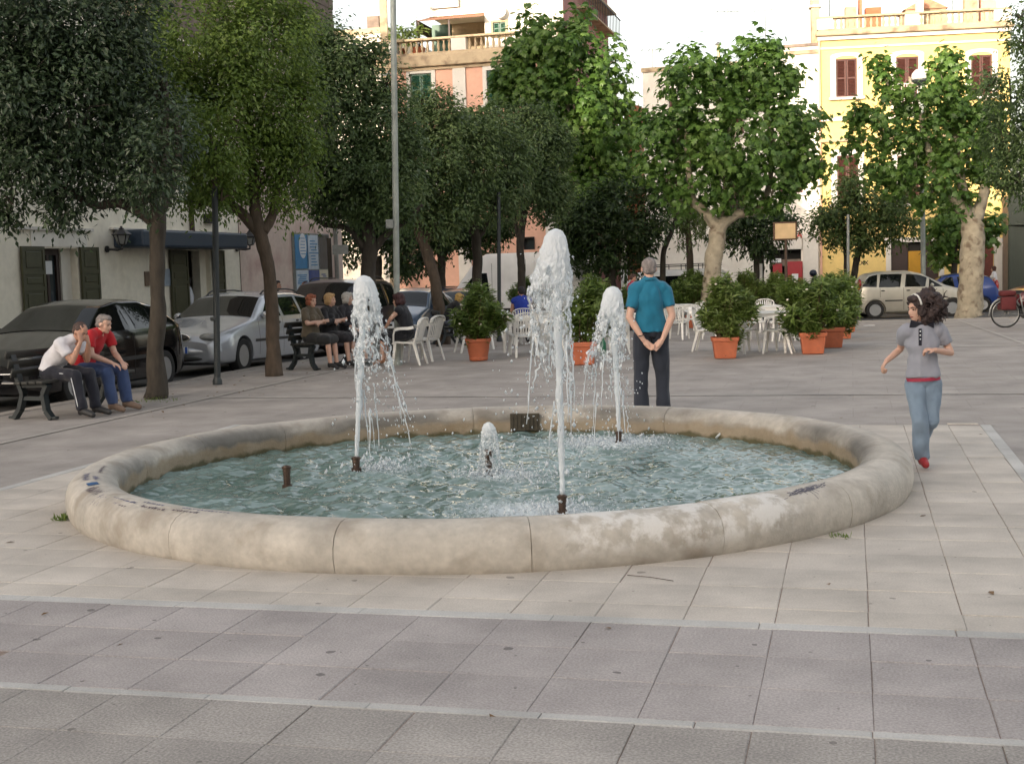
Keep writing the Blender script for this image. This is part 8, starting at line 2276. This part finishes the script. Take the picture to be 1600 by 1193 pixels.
# ------------------------------------------------------------------ writing on the fountain rim, chewing gum, leaves
m_ink = M('blue_marker_ink', lin(72, 76, 116), .7, .2, 20); m_ink2 = M('dark_marker_ink', lin(70, 56, 76), .7, .2, 20); m_bluesq = M('blue_square_paint', lin(40, 84, 128), .6, .1, 10); m_smear = M('grey_smear', lin(92, 90, 100), .8, .25, 30)
def rim_angle(px, py):
    p = gp(px, py, .2); return math.atan2(p.y - FC.y, p.x - FC.x)
def rim_line(name, pts, w, mat, parent=None):
    b = MB()
    for (a0, s0), (a1, s1) in zip(pts[:-1], pts[1:]):
        p, q = rim_pt(a0, s0, .004), rim_pt(a1, s1, .004); d = q - p
        if d.length < 1e-4: continue
        nrm = (rim_pt(a0, s0, .02) - rim_pt(a0, s0)).normalized(); sd = d.cross(nrm).normalized() * w / 2
        b.quad(p - sd, q - sd, q + sd, p + sd)
    return b
def scribble(px, py, s0, s1, width, n, mat, seed, w=.004):
    """a line of illegible handwriting along the rim"""
    rg = np.random.default_rng(seed); a = rim_angle(px, py); b = MB()
    x = 0
    while x < width:
        lw = rg.uniform(.012, .03); pts = []
        for i in range(n):
            f = i / (n - 1); pts.append((a + (x + lw * f) / 3.0, s0 + (s1 - s0) * (.5 + .5 * math.sin(i * 2.4 + rg.uniform(-.6, .6))) * rg.uniform(.5, 1)))
        sub = rim_line('x', pts, w, mat); b.add(sub.v, sub.f)
        x += lw + rg.uniform(.004, .02)
    o = b.obj('handwriting', mat, fount); tag(o, kind='stuff')
for i, (px, py, s0, s1, wd_, mt) in enumerate(((118, 757, .42, .50, .30, m_ink), (118, 745, .54, .58, .34, m_ink2), (150, 790, .30, .44, .12, m_ink), (165, 775, .38, .52, .26, m_ink2), (205, 790, .42, .46, .30, m_ink), (215, 797, .36, .39, .10, m_ink2), (250, 802, .40, .44, .24, m_ink2), (300, 808, .42, .46, .22, m_ink2), (318, 806, .48, .51, .42, m_ink), (130, 800, .34, .40, .20, m_ink), (145, 760, .50, .56, .20, m_ink), (255, 798, .47, .50, .2, m_ink))):
    scribble(px, py, s0, s1, wd_, 7, mt, 100 + i)
a = rim_angle(126, 772); b = MB()
for i in range(4):
    for j in range(3):
        q = [(a + .0 + .11 * (i + di) / 4 / 3.0 * 1.1, .43 + .085 * (j + dj) / 3) for di, dj in ((0, 0), (1, 0), (1, 1), (0, 1))]
        b.quad(*[rim_pt(x, s, .004) for x, s in q])
b.obj('painted_blue_square', m_bluesq, fount)
# dark smear with runs on the right front of the rim
rg = np.random.default_rng(8); a = rim_angle(1318, 792); b = MB()
for i in range(130):
    x = rg.normal(0, .095); s = .43 + rg.normal(0, .017) + x * .10
    sub = rim_line('x', [(a + x / 3.0, s), (a + (x + rg.uniform(.015, .05)) / 3.0, s + rg.uniform(-.008, .012))], rg.uniform(.003, .008), m_smear); b.add(sub.v, sub.f)
for x, l in ((.02, .11), (.05, .07), (-.03, .05), (.08, .05)):
    sub = rim_line('x', [(a + (x + .01 * k / 5) / 3.0, .42 - l * k / 5) for k in range(6)], .005, m_smear); b.add(sub.v, sub.f)
tag(b.obj('dark_smear', m_smear, fount), kind='stuff')
# fallen leaves and twigs near the fountain and under the oaks
rg = np.random.default_rng(14); P = []; Nn = []; T = []
for _ in range(160):
    u_, v_ = (rg.uniform(-10.2, -7.5), rg.uniform(14, 40)) if rg.uniform() < .7 else (rg.uniform(-6, 3), rg.uniform(4, 14))
    q = uv(u_, v_)
    if math.hypot(q.x - FC.x, q.y - FC.y) < 3.3: continue
    P.append((q.x, q.y, q.z + .006)); Nn.append((rg.normal(0, .2), rg.normal(0, .2), 1)); T.append((rg.normal(), rg.normal(), 0))
o = link('fallen_leaves', leaves_mesh('fallen_leaves', np.array(P), np.array(Nn), np.array(T), rg.uniform(.04, .08, len(P)), rg.uniform(.5, 1, len(P)), 'holm'), M('dry_leaf', lin(110, 84, 54), .8, .2, 30)); tag(o, 'scattered small dry leaves on the paving', 'fallen leaves', kind='stuff')
b = MB(); p = gp(980, 899); q = gp(1052, 908); b.tube([p + V3(0, 0, .004), p.lerp(q, .5) + V3(0, .01, .006), q + V3(0, 0, .004)], .0022, 5); tag(b.obj('twig', m_bark_m), 'thin brown twig lying on the pale paving before the fountain', 'twig')
